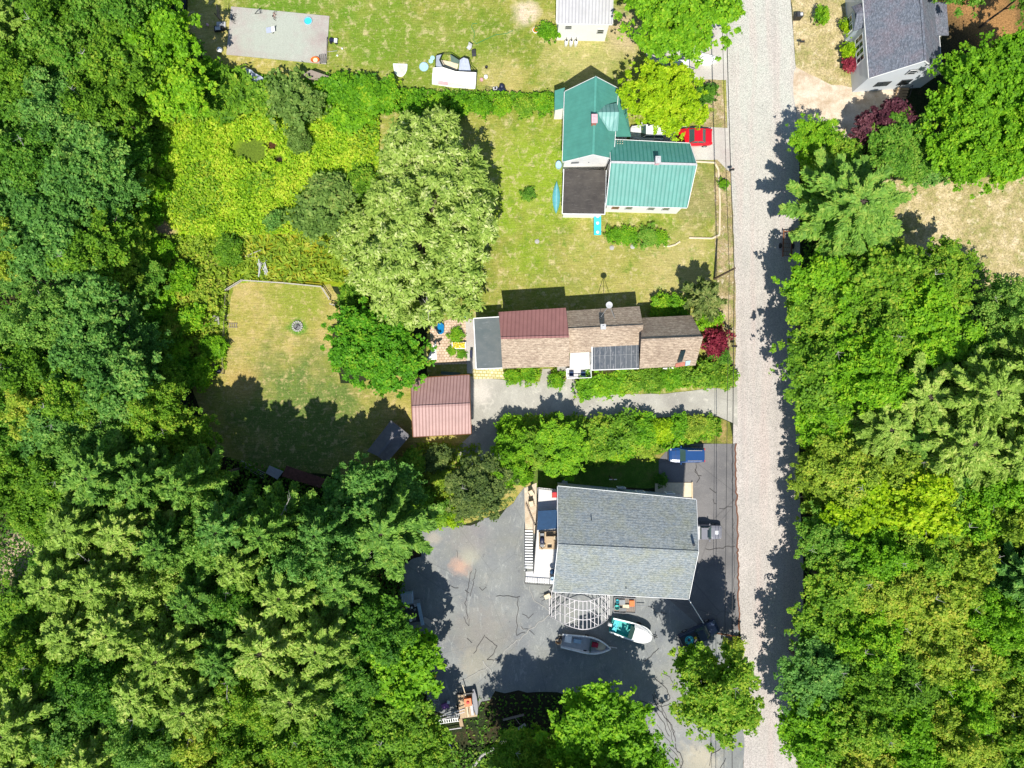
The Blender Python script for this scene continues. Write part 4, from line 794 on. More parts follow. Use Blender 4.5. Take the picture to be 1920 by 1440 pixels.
# ---- boats
def hull(L, W, hh, stern=0.85, bowx=2.4, sheer=0.2, n=18):
    rings = []
    for i in range(n):
        f = i / (n - 1); x = -L / 2 + L * f
        w = W / 2 * (stern + (1 - stern) * min(1, f * 2.2)) if f < .5 else W / 2 * (1 - ((f - .5) / .5) ** bowx * (.985 if bowx < 3 else .62))
        zt = hh + sheer * f ** 2; kz = 0.12 + .5 * max(0, f - .75) * 2
        rings.append((x, w, zt, min(kz, zt - .1)))
    return rings
def boat(name, label, px, py, rz, L, W, hm, fl, stern=.8, hh=.95, bow=2.4):
    root = thing(name, label, 'boat', P(px, py), rz); rs = hull(L, W, hh, stern, bow)
    m = MB(); m.loft([[Vector((x, -w, zt)), Vector((x, -w * .8, kz + .22)), Vector((x, 0, kz)), Vector((x, w * .8, kz + .22)), Vector((x, w, zt))] for x, w, zt, kz in rs], closed=False, cap=False)
    a = rs[0]; m.add([(a[0], -a[1], a[2]), (a[0], -a[1] * .8, a[3] + .22), (a[0], 0, a[3]), (a[0], a[1] * .8, a[3] + .22), (a[0], a[1], a[2])], [(0, 1, 2, 3, 4)])
    m.build('hull', hm, root, smooth=True)
    g = MB(); gw = .16
    for s in (-1, 1):
        for (x0, w0, z0, _), (x1, w1, z1, _) in zip(rs[:-1], rs[1:]):
            g.slab([(x0, s * w0 * 1.02, z0 + .03), (x1, s * w1 * 1.02, z1 + .03), (x1, s * max(0, w1 - gw), z1 + .03), (x0, s * max(0, w0 - gw), z0 + .03)][::s], .06)
    g.build('gunwale', M['white'], root)
    m = MB(); zf = .45
    pts = [(x, -max(0, w - .1), zf) for x, w, zt, kz in rs[:-1]] + [(x, max(0, w - .1), zf) for x, w, zt, kz in rs[:-1]][::-1]; m.poly(pts); m.build('cockpit_floor', fl, root)
    return root, rs
T, rs = boat('teal_boat', 'teal and white motor boat with a turquoise cockpit and rounded foredeck', 1181, 1178, math.radians(-17), 5.5, 2.3, M['teal'], M['teal'], .86, 1.1, 4.5)
m = MB(); dk = [r_ for r_ in rs if r_[0] > .1]
m.loft([[Vector((x, -w + .02, zt + .02)), Vector((x, -w * .6, zt + .42 * (1 - .5 * max(0, x) / 2.7))), Vector((x, w * .6, zt + .42 * (1 - .5 * max(0, x) / 2.7))), Vector((x, w - .02, zt + .02))] for x, w, zt, kz in dk], closed=False); m.build('foredeck', M['white'], T)
m = MB(); x0 = dk[0][0]; m.slab([(x0 - .45, -.85, 1.35), (x0 + .05, -.7, 1.85), (x0 + .05, .7, 1.85), (x0 - .45, .85, 1.35)], .05); m.build('windscreen', M['green_glass'], T)
m = MB(); m.box((-1.9, 0, .8), (.12, 1.8, .1)); m.box((-2.2, 0, .7), (.5, 1.7, .12)); m.build('stern_seat', M['turquoise'], T)
MB().box((-2.95, 0, .9), (.5, .35, .7)).build('outboard_motor', M['light_grey'], T)
for s in (-1, 1): MB().path([(.3, s * .95, 1.15), (.5, s * .98, 1.7), (2.0, s * .6, 1.75), (2.65, s * .1, 1.7)], .02).build('bow_rail', M['rim'], T)
for s in (-1, 1): MB().tube((.9, s * 1.0, .3), (.9, s * 1.15, .3), .3, 14).build('trailer_wheel', M['tyre'], T)
m = MB(); m.tube((2.6, .05, .3), (3.8, .0, .35), .05); m.tube((3.5, -.35, .1), (3.5, .35, .6), .04); m.build('trailer_tongue', M['black'], T)
m = MB(); [m.tube((x, s * .6, 0), (x, s * .6, .4), .06) for x in (-2, 1.5) for s in (-1, 1)]; m.each('stand', M['black'], T)
G, rs = boat('grey_boat', 'pale grey open boat with a crimson seat and pointed bow beside the frame shelter', 1098, 1204, math.radians(-9), 6.6, 2.3, M['white'], M['light_grey'], .8, .95)
MB().box((1.1, .15, .85), (.9, .55, .45)).build('seat', M['crimson'], G); MB().box((.55, 0, .95), (.12, 1.6, .9)).build('windscreen', M['green_glass'], G)
m = MB(); m.lathe((1.9, 0, .4), [(.75, 0), (.75, .35), (.6, .4), (.1, .38)], 16, 1, .75); m.build('bow_cushion', M['cream'], G)
MB().box((-2.5, .35, .85), (.9, .9, .25)).build('stern_deck', M['white'], G); MB().box((-1.2, .2, .62), (1.0, .5, .3)).build('locker', M['pale_blue'], G)
m = MB(); m.box((-3.55, .35, 1.0), (.45, .4, .55)); m.tube((-3.55, .35, .8), (-3.8, .35, .25), .1); m.build('outboard_motor', M['black'], G)
for k in (-1, 1): MB().tube((.0, k * .9, .3), (.0, k * 1.05, .3), .3, 14).build('trailer_wheel', M['tyre'], G)
m = MB(); m.tube((2.6, 0, .3), (4.2, .0, .35), .05); m.build('trailer_tongue', M['galv'], G)
MB().lathe((0, 0, 0), [(.35, 0), (.4, .45), (.36, .45), (.3, .05)], 12, 1.1, .9).solo('orange_tub', M['wood'], P(1047, 1201), 'brown plastic tub on the asphalt at the stern of the grey boat', 'tub')

# ---- frame of the boat shelter (pointed hoops and purlins)
r = thing('shelter_frame', 'bare galvanised pointed hoop frame of a boat shelter over the asphalt lot', 'shelter frame', P(1085, 1110))
def hoop(t, ww=4.0, hh=4.8):     # gothic arch, t from -1 to 1
    a = abs(t); x = t * ww * (1 - .0 * a); z = hh * (1 - a ** 1.75) if a < 1 else 0
    return x, z
xc = P(1086, 1110).x; y0s = [P(0, 1106).y, P(0, 1122).y, P(0, 1139).y, P(0, 1156).y]
TT = [-1, -.93, -.82, -.68, -.54, -.40, -.26, -.13, 0, .13, .26, .40, .54, .68, .82, .93, 1]
tilt = -0.035
def hp(t, y):
    x, z = hoop(t); return Vector((xc + x, y + x * tilt, z + .05))
for y in y0s: MB().path([hp(t, y) for t in TT], .065, 5).build('hoop', M['galv'], r, world=True)
for t in TT[::1]: MB().path([hp(t, y) for y in (y0s[0], y0s[-1])], .05, 4).build('purlin', M['galv'], r, world=True)
for a_, b_ in ((-.54, -.2), (.2, .54), (-.93, -.68), (.68, .93)):
    for i in range(3): MB().tube(hp(a_ if a_ < 0 else b_, y0s[i + 1]), hp(b_ if a_ < 0 else a_, y0s[i]), .045, 4).build('brace', M['galv'], r, world=True)
# ---- utility trailer with junk
q = thing('utility_trailer', 'small open trailer beside the shelter frame, loaded with buckets and boxes', 'trailer', P(1170, 1132), -0.05)
m = MB()
for k in range(10): m.box((-1.3 + k * .29, 0, .55), (.26, 1.9, .05))
m.build('decking', M['old_wood'], q); m = MB()
for s in (-1, 1): m.tube((-1.45, s * 1.0, .75), (1.45, s * 1.0, .75), .05); m.tube((s * 1.45, -1, .75), (s * 1.45, 1, .75), .05)
m.tube((1.45, 0, .5), (2.7, .05, .45), .06); m.build('frame', M['grey'], q)
for s in (-1, 1): MB().tube((-.1, s * 1.08, .32), (-.1, s * 1.24, .32), .32, 14).build('wheel', M['tyre'], q)
def bucket(px, py, z, mat, label, r_=.3, h_=.45, name='bucket'):
    b = thing(name, label, 'bucket', P(px, py, z)); MB().lathe((0, 0, 0), [(r_ * .8, 0), (r_, h_), (r_ * .93, h_), (r_ * .75, .06)], 14).build('bucket', M[mat], b)
    MB().path([(r_ * math.cos(t), 0, h_ + r_ * .25 * math.sin(t)) for t in [math.pi * i / 8 for i in range(9)]], .012).build('handle', M['grey'], b); return b
bucket(1156, 1137, .58, 'teal', 'teal bucket on the loaded trailer, the larger one', .34); bucket(1157, 1126, .58, 'turquoise', 'turquoise bucket on the loaded trailer, the smaller one', .26)
for px, py, d, mt, lb in ((1166, 1128, (.7, .6, .3), 'grey', 'grey box on the loaded trailer between buckets and orange crate'), (1184, 1130, (.6, .7, .35), 'orange', 'orange crate on the loaded trailer'), (1173, 1136, (.8, .4, .2), 'cream', 'cream carton on the loaded trailer'), (1167, 1142, (.9, .4, .25), 'ash', 'grey folded sheet on the loaded trailer')):
    b = thing('storage_box', lb, 'box', P(px, py, .58)); MB().box((0, 0, d[2] / 2), d).build('box', M[mt], b); MB().box((0, 0, d[2] + .02), (d[0] + .05, d[1] + .05, .04)).build('lid', M[mt], b)
q = thing('wheelbarrow', 'small wooden crate cart at the corner of the big house by the shelter frame', 'cart', P(1026, 1116), 0.4)
MB().box((0, 0, .4), (.8, .55, .35)).build('tray', M['cream'], q); MB().tube((.5, -.05, .2), (.5, .05, .2), .2, 12).build('wheel', M['tyre'], q)
for s in (-1, 1): MB().tube((-.3, s * .25, .3), (-.95, s * .25, .6), .03).build('handle', M['black'], q)

# ---- flatbed trailer with orange splitter, ladders and clutter at the lower lot
q = thing('flatbed_trailer', 'wooden flatbed trailer carrying the orange machine at the lot edge', 'trailer', P(876, 1319), math.radians(8))
m = MB()
for k in range(8): m.box((-1.0 + k * .29, 0, .5), (.27, 3.3, .05))
m.build('decking', M['tan_wood'], q); MB().box((0, 1.7, .75), (2.3, .12, .45)).build('headboard', M['black'], q)
for s in (-1, 1): MB().tube((s * 1.2, -.2, .32), (s * 1.38, -.2, .32), .32, 14).build('wheel', M['tyre'], q)
q = thing('wood_splitter', 'orange engined machine with a long pale beam on the flatbed trailer', 'machine', P(880, 1316, .55), math.radians(8))
MB().box((-.1, .3, .45), (.95, 1.0, .7)).build('engine_cover', M['orange'], q); MB().lathe((-.1, .3, .8), [(.22, 0), (.2, .12), (.05, .14)], 10).build('air_filter', M['red'], q)
MB().box((-.35, -.2, .3), (.14, 3.2, .14)).build('beam', M['cream'], q); MB().box((.25, -.9, .3), (.35, 1.5, .25)).build('cylinder', M['light_grey'], q)
MB().box((-.45, 1.9, .3), (.1, 1.2, .1), .15).build('tongue', M['cream'], q)
q = thing('blue_canoe', 'narrow blue and white canoe lying beside the orange machine', 'canoe', P(891, 1315, .55), math.radians(97))
rs = [(-1.7 + 3.4 * i / 12, .32 * math.sin(math.pi * min(1, max(0, .04 + .92 * i / 12))) ** .5) for i in range(13)]
MB().loft([[Vector((x, -w, .35)), Vector((x, -w * .7, .08)), Vector((x, w * .7, .08)), Vector((x, w, .35))] for x, w in rs], closed=False, cap=False).build('hull', M['white'], q)
MB().poly([(x, -w * .8, .2) for x, w in rs] + [(x, w * .8, .2) for x, w in rs][::-1]).build('floor', M['bag_blue'], q)
def ladder(px, py, rz, L, label, mat='light_grey', z=.5, w=.45):
    q = thing('ladder', label, 'ladder', P(px, py, z), rz)
    for s in (-1, 1): MB().box((0, s * w / 2, 0), (L, .06, .09)).build('side_rail', M[mat], q)
    m = MB(); n = int(L / .3)
    for i in range(n): m.box((-L / 2 + .15 + i * .3, 0, 0), (.1, w, .05))
    m.build('rungs', M[mat], q)
ladder(837, 1352, math.radians(8), 3.4, 'white ladder lying on the clutter below the pale pipes', 'white')
for k, (a_, b_) in enumerate((((806, 1345, .7), (872, 1322, 1.1)), ((812, 1350, .6), (872, 1328, 1.0)), ((830, 1367, .4), (866, 1361, .5)))):
    loc = P(*a_[:2]); MB().tube((0, 0, a_[2]), P(*b_[:2]) - loc + Vector((0, 0, b_[2])), .06).solo('long_pipe', M['galv'], loc, ['upper of the two long pale pipes running onto the flatbed trailer', 'lower of the two long pale pipes running onto the flatbed trailer', 'short pale pipe lying below the white ladder'][k], 'pipe', 'pale pipes by the ladder')
def junk(name, label, cat, px, py, rz, d, mat, z=0.0, bev=True):
    q = thing(name, label, cat, P(px, py, z), rz); MB().box((0, 0, d[2] / 2), d).build('body', M[mat], q); MB().box((0, 0, d[2] + .03), (d[0] * .92, d[1] * .92, .06)).build('lid', M[mat], q); return q
junk('metal_cabinet', 'tall dark grey cabinet lying by the trees at the cluttered lot edge', 'cabinet', 796, 1278, 0.05, (.5, 2.6, .8), 'grey')
junk('cooler', 'pale blue cooler beside the dark grey cabinet at the tree edge', 'cooler', 785, 1283, 0.1, (1.0, 1.7, .5), 'pale_blue')
q = thing('orange_drum', 'orange round drum beside the pale blue cooler', 'drum', P(774, 1274)); MB().lathe((0, 0, 0), [(.3, 0), (.32, .3), (.3, .6), (.1, .62)], 14).build('drum', M['orange'], q); MB().lathe((0, 0, .6), [(.31, 0), (.31, .04), (.1, .05)], 14).build('lid', M['red'], q)
for px, py, mt, lb, r_ in ((803, 1256, 'yellow', 'yellow lobster buoy heap piece topmost by the dark cabinet', .22), (806, 1263, 'orange', 'orange buoy below the yellow one by the dark cabinet', .28), (816, 1266, 'yellow', 'pale yellow buoy on the asphalt side of the orange buoys', .2), (808, 1278, 'cream', 'cream buoy at the bottom of the buoy heap', .25), (817, 1275, 'pink', 'pink buoy nearest the open asphalt', .22), (805, 1270, 'rust', 'rust coloured buoy in the middle of the buoy heap', .24)):
    q = thing('buoy', lb, 'buoy', P(px, py), px * .3, 'fishing buoys at the lot edge'); MB().lathe((0, 0, 0), [(.03, 0), (r_ * .8, .1), (r_, .3), (r_ * .7, .5), (.04, .58)], 12).build('float', M[mt], q, smooth=True); MB().tube((0, 0, .55), (0, 0, .8), .03).build('spindle', M['white'], q)
for k, (px, py, rz, L) in enumerate(((815, 1300, .2, 1.4), (812, 1307, .0, 1.5), (814, 1315, -.15, 1.4))):
    q = thing('lobster_trap', ['wire trap topmost of three in the lot edge clutter', 'wire trap between two others in the lot edge clutter', 'wire trap lowest of three in the lot edge clutter'][k], 'trap', P(px, py), rz, 'wire traps in the clutter')
    m = MB(); 
    for x in (-L / 2, 0, L / 2): m.path([(x, -.27, 0), (x, -.27, .3), (x, 0, .42), (x, .27, .3), (x, .27, 0)], .025)
    m.build('hoops', M['light_grey'], q); m = MB()
    for y, z in ((-.27, 0), (-.27, .3), (0, .42), (.27, .3), (.27, 0)): m.tube((-L / 2, y, z + .02), (L / 2, y, z + .02), .02)
    m.build('frame', M['light_grey'], q)
junk('purple_tote', 'dull purple storage tote among the traps', 'tote', 835, 1322, .4, (.9, .7, .4), 'purple'); junk('white_pail', 'white pail lid box beside the purple tote', 'pail', 841, 1315, .2, (.35, .35, .35), 'white')
junk('wood_crate', 'golden brown wooden crate just below the flatbed trailer', 'crate', 865, 1352, .2, (.5, 1.1, .4), 'wood'); junk('metal_bin', 'long dark blue covered bin under the trees below the ladder', 'bin', 838, 1390, .35, (.8, 2.6, .5), 'navy')
# engine / dismantled truck bed with tailgate in shade
q = thing('truck_bed', 'grey truck bed with rails full of debris in tree shade at the lot edge', 'truck bed', P(768, 1147), 0.12)
MB().box((-.2, 0, .5), (3.4, 2.6, .06)).build('floor', M['dark_grey'], q); m = MB(); m.box((-.2, 1.45, .75), (3.8, .55, .1), 0); m.build('front_panel', M['grey'], q); MB().box((1.55, -.25, .75), (.45, 3.0, .12), .08).build('side_rail', M['pale_blue'], q)
rr = random.Random(9); 
for i in range(16):
    MB().box((rr.uniform(-1.4, 1.0), rr.uniform(-1.1, 1.0), .62 + rr.uniform(0, .15)), (rr.uniform(.15, .5), rr.uniform(.1, .35), rr.uniform(.05, .25)), rr.uniform(0, 3)).build('debris', M[rr.choice(['light_grey', 'cream', 'white', 'rust', 'ash', 'grey'])], q)
q = thing('slatted_hatch', 'small pale blue slatted hatch box just above the truck bed', 'box', P(765, 1118), .12); MB().box((0, 0, .5), (1.5, 1.4, 1.0)).build('body', M['pale_blue'], q); m = MB(); [m.box((-.6 + k * .24, 0, 1.03), (.12, 1.2, .05)) for k in range(6)]; m.build('slats', M['light_grey'], q)
junk('red_container', 'dark red container in deep shade at the lot edge', 'container', 791, 1195, .3, (1.1, .7, .4), 'crimson')
q = thing('pallet_pile', 'leaning pile of grey planks beside the truck bed', 'planks', P(802, 1165), -.7); m = MB(); [m.box((0, -.3 + k * .16, .1 + .03 * k), (1.5, .13, .05), k * .05) for k in range(5)]; m.build('planks', M['grey_wood'], q)

# ---- north yard slab and what lies on it
m = MB(); m.slab([P(434, 13) + Vector((0, 0, .14)), P(618, 31) + Vector((0, 0, .14)), P(612, 121) + Vector((0, 0, .14)), P(425, 103) + Vector((0, 0, .14))], .2)
m.build('slab', M['slab'], kind='structure'); ZS = .14
q = thing('wading_pool', 'small round turquoise wading pool on the concrete slab', 'paddling pool', P(578, 40, ZS)); MB().lathe((0, 0, 0), [(.5, 0), (.56, .18), (.5, .2), (.46, .04)], 22).build('rim', M['pale_blue'], q); MB().lathe((0, 0, .02), [(.46, 0), (.46, .06)], 22).build('water', M['turquoise'], q)
def bike(px, py, rz, label, z=ZS, s=1.0, mt='black'):
    q = thing('bicycle', label, 'bicycle', P(px, py, z), rz)
    for x in (-.5 * s, .5 * s): 
        m = MB(); m.path([(x + .3 * s * math.cos(t), .3 * s * math.sin(t) * .95, .06 + .1 * math.sin(t)) for t in [i * math.pi / 9 for i in range(19)]], .022); m.tube((x - .28 * s, 0, .06), (x + .28 * s, 0, .06), .008); m.tube((x, -.28 * s, .06), (x, .28 * s, .08), .008); m.build('wheel', M['tyre'], q)
    m = MB(); m.path([(-.5 * s, 0, .08), (-.1, .35 * s, .2), (.35 * s, .3 * s, .2), (0, -.05, .1), (-.1, .35 * s, .2)], .02); m.path([(.5 * s, 0, .08), (.35 * s, .38 * s, .22)], .02); m.build('frame', M[mt], q)
    MB().box((-.14, .42 * s, .22), (.22, .12, .06)).build('saddle', M['black'], q); MB().tube((.2 * s, .42 * s, .2), (.5 * s, .42 * s, .3), .02).build('handlebar', M['black'], q)
q = thing('lawn_chair', 'folding chair with triangular dark frame on the slab near its top edge', 'chair', P(484, 25, ZS), .2)
MB().path([(-.45, 0, .05), (.45, .35, .5), (.45, -.35, .5), (-.45, 0, .05)], .03).build('frame', M['black'], q); MB().box((.3, 0, .45), (.06, .7, .05)).build('backrest', M['grey'], q)
bike(517, 30, 1.5, 'child bicycle lying on the slab near its top edge', s=.75, mt='brick_red')
q = thing('deck_lounger', 'grey white folding lounger lying in the middle of the slab', 'lounger', P(508, 58, ZS), .12)
MB().box((-.2, 0, .25), (.7, .75, .06)).build('seat', M['silver_tarp'], q); MB().box((.42, .02, .35), (.5, .7, .05), ry=-.3).build('backrest', M['white'], q); MB().path([(.2, -.45, .05), (.55, -.1, .2), (.8, .5, .3)], .03).build('frame', M['black'], q)
bike(441, 35, 1.45, 'black bicycle on its side at the slab corner by the basketball hoop', s=.85)
q = thing('basketball_hoop', 'black basketball hoop on a pole at the slab edge', 'basketball hoop', P(420, 47))
MB().tube((0, 0, 0), (0, 0, 3.0), .06).build('pole', M['black'], q); MB().box((.55, .1, 3.1), (.05, 1.5, .9), 0.05).build('backboard', M['dark_grey'], q); MB().path([(.85 + .23 * math.cos(t), .1 + .23 * math.sin(t), 2.95) for t in [i * math.pi / 6 for i in range(13)]], .02).build('hoop', M['black'], q)
MB().box((-.3, 0, .12), (1.2, .65, .24)).build('base', M['light_grey'], q)
q = thing('grass_wheelbarrow', 'dark wheelbarrow with a pale load on the grass beside the slab', 'wheelbarrow', P(413, 57), 0.05)
MB().slab([(-.6, -.38, .55), (.6, -.3, .55), (.6, .3, .55), (-.6, .38, .55)], .3).build('tray', M['black'], q); MB().box((-.1, 0, .57), (.7, .45, .06)).build('load', M['light_grey'], q); MB().tube((.75, -.05, .2), (.75, .05, .2), .2, 12).build('wheel', M['tyre'], q)
for s in (-1, 1): MB().tube((-.5, s * .25, .45), (-1.1, s * .28, .6), .025).build('handle', M['wood'], q)
for px, py, mt, lb, c_ in ((414, 96, 'white', 'white bucket tipped on dry grass below the dark wheelbarrow', .38), (390, 48, 'pink', 'pink ball at the hedge shadow beside the fence', .2), (642, 92, 'white', 'small white ball on the grass east of the slab', .14), (633, 105, 'white', 'small white ball at the end of the post beside the slab', .14), (748, 59, 'white', 'lone white ball on the open north lawn', .01)):
    if c_ < .05: continue
    q = MB().lathe((0, 0, 0), [(.02, 0), (c_ * .7, c_ * .15), (c_, c_), (c_ * .7, c_ * 1.7), (.02, c_ * 2)], 12).solo('play_ball', M[mt], P(px, py), lb, 'ball', smooth=True)
q = thing('riding_toy', 'black and white toy tractor beside the slab edge', 'toy tractor', P(627, 78), -.1)
MB().box((-.2, 0, .3), (.8, .4, .3)).build('body', M['bag_blue'], q); MB().box((.3, -.05, .4), (.4, .5, .3)).build('seat', M['white'], q)
for sx in (-.4, .35):
    for sy in (-.3, .3): MB().tube((sx, sy - .06, .18), (sx, sy + .06, .18), .18, 10).build('wheel', M['tyre'], q)
q = thing('tipped_wheelbarrow', 'orange white rusty tub on the slab corner beside the black wire rack', 'tub', P(592, 114, ZS)); MB().lathe((0, 0, 0), [(.3, 0), (.5, .35), (.45, .35), (.25, .05)], 14, 1.2, .85).build('tub', M['orange'], q); MB().lathe((0, 0, .1), [(.3, 0), (.32, .1)], 12).build('lining', M['cream'], q)
q = thing('wire_rack', 'black wire rack standing at the slab corner beside the orange tub', 'rack', P(606, 112, ZS), .1)
m = MB(); [m.tube((-.4 + .13 * i, -.6, .3), (-.4 + .13 * i, .6, .3 + .1 * (i % 2)), .025) for i in range(7)]; m.build('bars', M['black'], q); m = MB(); [m.tube((sx, sy, 0), (sx, sy, .4), .03) for sx in (-.4, .4) for sy in (-.5, .5)]; m.each('post', M['black'], q)
q = thing('garden_post', 'thin dark post and rail at the slab side by the black rack', 'post', P(615, 100)); m = MB(); m.tube((0, -.9, .5), (0, 1.9, .5), .04); m.tube((0, -.9, 0), (0, -.9, .5), .04); m.tube((0, 1.9, 0), (0, 1.9, .5), .04); m.build('rail', M['dark_grey'], q); MB().tube((0, 0, .4), (1.3, .2, .3), .025).build('arm', M['light_grey'], q)
q = thing('lawn_curtain', 'half round pale green rug on the grass beside the round pale blue pool', 'mat', P(751, 131)); m = MB()
pts = [(-.95, .75, .12), (.9, .68, .12)] + [(.9 * math.cos(t), .6 - .1 + 1.45 * math.sin(t) * 1.0, .12) for t in [-i * math.pi / 12 for i in range(1, 12)]]
m.slab(pts, .12); m.build('mat', plain('pale_mat', (0.56, 0.62, 0.5), .8), q); MB().path([Vector(p) + Vector((0, 0, .01)) for p in pts + pts[:1]], .05).build('border', M['white'], q)
q = thing('pool_cover', 'round pale blue splash pool on the grass beside the collapsed tent', 'paddling pool', P(795, 126)); MB().lathe((0, 0, 0), [(.58, 0), (.62, .15), (.56, .16), (.52, .08)], 22).build('rim', M['pale_blue'], q); MB().lathe((0, 0, .03), [(.53, 0), (.53, .07)], 22).build('water', M['pool_blue'], q)
for px, py, lb in ((811, 109, 'pale blue round lid touching the tent, toward the open lawn'), (808, 115, 'pale blue round lid below the other, beside the tent')): MB().lathe((0, 0, 0), [(.28, 0), (.3, .08), (.1, .1)], 14).solo('round_lid', M['pool_blue'], P(px, py), lb, 'lid')
# collapsed tent
q = thing('collapsed_tent', 'half collapsed white canopy tent with mesh walls on the north lawn', 'tent', P(848, 133))
L0 = P(848, 133)
def TP(px, py, z): return P(px, py, z) - L0
zc = 1.6
m = MB(); m.slab([TP(812, 127, zc), TP(830, 125, 2.0), TP(855, 133, 1.3), TP(893, 135, zc), TP(892, 158, .9), TP(850, 155, 1.1), TP(810, 149, 1.0)], .05); m.build('canopy', M['white'], q)
m = MB(); m.slab([TP(810, 149, 1.0), TP(850, 155, 1.1), TP(892, 158, .9), TP(891, 167, .05), TP(850, 164, .05), TP(810, 158, .05)], .04); m.build('side_wall', M['white'], q)
m = MB(); m.slab([TP(822, 151, 1.03), TP(840, 153.5, 1.07), TP(839, 160, .5), TP(821, 158, .5)], .0); m.build('door_flap', M['pink'], q)
m = MB(); m.path([TP(830, 125, 2.0), TP(824, 112, 1.6), TP(829, 101, 1.5), TP(844, 101, 1.6), TP(861, 112, 1.4), TP(869, 107, 1.3), TP(878, 110, 1.3), TP(883, 124, 1.2), TP(893, 135, 1.55), TP(892, 166, .1)], .05); m.path([TP(830, 125, 2.0), TP(855, 133, 1.35), TP(893, 135, 1.65)], .05); m.path([TP(816, 128, 1.2), TP(817, 104, 1.2), TP(829, 101, 1.5)], .04); m.build('pole', M['black'], q)
m = MB(); m.slab([TP(817, 104, .8), TP(829, 101, 1.3), TP(824, 112, 1.2), TP(829, 124, 1.5), TP(818, 132, .9)], .03); m.build('mesh_wall', M['silver_tarp'], q)
m = MB(); m.slab([TP(844, 102, 1.2), TP(861, 112, 1.1), TP(860, 120, .5), TP(846, 116, .5)], .03); m.build('mesh_flap', M['netting'], q)
m = MB(); m.slab([TP(862, 112, 1.0), TP(870, 107, 1.2), TP(878, 110, 1.0), TP(883, 134, .7), TP(860, 132, .9)], .04); m.build('folded_wall', M['silver_tarp'], q)
m = MB(); m.slab([TP(826, 112, .3), TP(860, 118, .3), TP(857, 132, .3), TP(830, 124, .3)], .03); m.build('groundsheet', M['cream'], q)
for px, py, rz, mt, lb in ((880, 92, -.6, 'light_grey', 'white folding chair on the lawn above the tent'), (889, 105, .1, 'dark_grey', 'dark folding chair on the lawn above the tent')):
    c = thing('camp_chair', lb, 'chair', P(px, py), rz, 'folding chairs near the tent')
    MB().box((0, 0, .42), (.55, .5, .05)).build('seat', M[mt], c); MB().box((0, .3, .7), (.55, .05, .55), rx=-.3).build('backrest', M[mt], c)
    for sx in (-.25, .25):
        for sy in (-.22, .22): MB().box((sx, sy, .2), (.04, .04, .4)).build('leg', M['black'], c)
bucket(912, 127, 0, 'black', 'small black pot on dry grass beside the tent', .2, .25); bucket(911, 146, 0, 'white', 'white bucket beside the tent corner', .28, .35); bucket(903, 151, 0, 'pink', 'pink bucket beside the tent corner', .24, .3)
for k, (px, py) in enumerate(((941, 163), (944, 170), (937, 171), (947, 177))):
    q = MB(); rr = random.Random(k); 
    q.loft([[Vector((r_ * math.cos(t) * rr.uniform(.8, 1.2), r_ * math.sin(t) * rr.uniform(.8, 1.2), z)) for t in [i * .785 for i in range(8)]] for r_, z in ((.25, 0), (.4, .15), (.38, .35), (.2, .5), (.05, .58))])
    q.solo('rubbish_bag', M['bag_blue'], P(px, py), ['topmost of the four dark blue rubbish bags at the hedge end', 'dark blue rubbish bag in the middle, below the topmost', 'dark blue rubbish bag nearest the push mower', 'lowest dark blue rubbish bag at the hedge end'][k], 'rubbish bag', 'rubbish bags at the hedge end', smooth=True)
q = thing('push_mower', 'push mower with white deck beside the dark blue rubbish bags', 'lawn mower', P(926, 168), .2); MB().box((.2, 0, .2), (.6, .45, .2)).build('deck', M['light_grey'], q); MB().lathe((.2, 0, .3), [(.14, 0), (.12, .15)], 10).build('engine', M['black'], q); MB().path([(-.1, -.2, .25), (-1.1, -.2, .9), (-1.1, .2, .9), (-.1, .2, .25)], .025).build('handle', M['black'], q)
for sx in (0, .45):
    for sy in (-.26, .26): MB().tube((sx, sy - .03, .12), (sx, sy + .03, .12), .12, 10).build('wheel', M['tyre'], q)
q = thing('beach_ball', 'red and white toy bin beside the round bush at the white outbuilding', 'toy', P(1004, 59)); MB().lathe((0, 0, 0), [(.3, 0), (.42, .4), (.3, .42)], 14).build('bin', M['white'], q); MB().lathe((0, 0, .4), [(.36, 0), (.3, .12), (.05, .15)], 14).build('lid', M['orange'], q)
q = thing('garden_hose', 'thin green garden hose trailing across the north lawn', 'hose', P(900, 60)); L0 = P(900, 60)
MB().path([P(px, py, .03) - L0 for px, py in ((962, 57), (950, 63), (930, 65), (910, 74), (893, 82), (888, 76), (890, 62), (884, 50), (886, 44), (895, 44))], .035, 4).build('hose', M['green_p'], q)
q = thing('pine_log_roof', 'weathered grey board roof peeking from the hedge below the slab', 'lean-to', P(592, 138)); MB().slab([P(566, 138, 1.4), P(583, 131, 1.7), P(617, 143, 1.5), P(612, 152, 1.1), P(580, 148, 1.1)], .1).build('roof', M['old_wood'], q, world=True)
m = MB(); [m.tube(P(px, py, 0), P(px, py, 1.1), .06) for px, py in ((580, 144), (606, 148), (585, 135))]; m.each('post', M['old_wood'], q, world=True)
q = thing('plastic_sheet', 'crumpled pale plastic sheet lying in the hedge below the slab', 'sheet', P(483, 152, .4)); rr = random.Random(3); m = MB(); n_ = 9
vs = [Vector((-1.3 + 2.6 * i / n_, (-.5 + j / 3) * (1.3 + .3 * rr.random()) - (i / n_ - .5) * 1.6, rr.uniform(.5, 1.0))) for i in range(n_ + 1) for j in range(4)]
m.add(vs, [(i * 4 + j, i * 4 + j + 1, (i + 1) * 4 + j + 1, (i + 1) * 4 + j) for i in range(n_) for j in range(3)]); m.build('sheet', M['silver_tarp'], q)

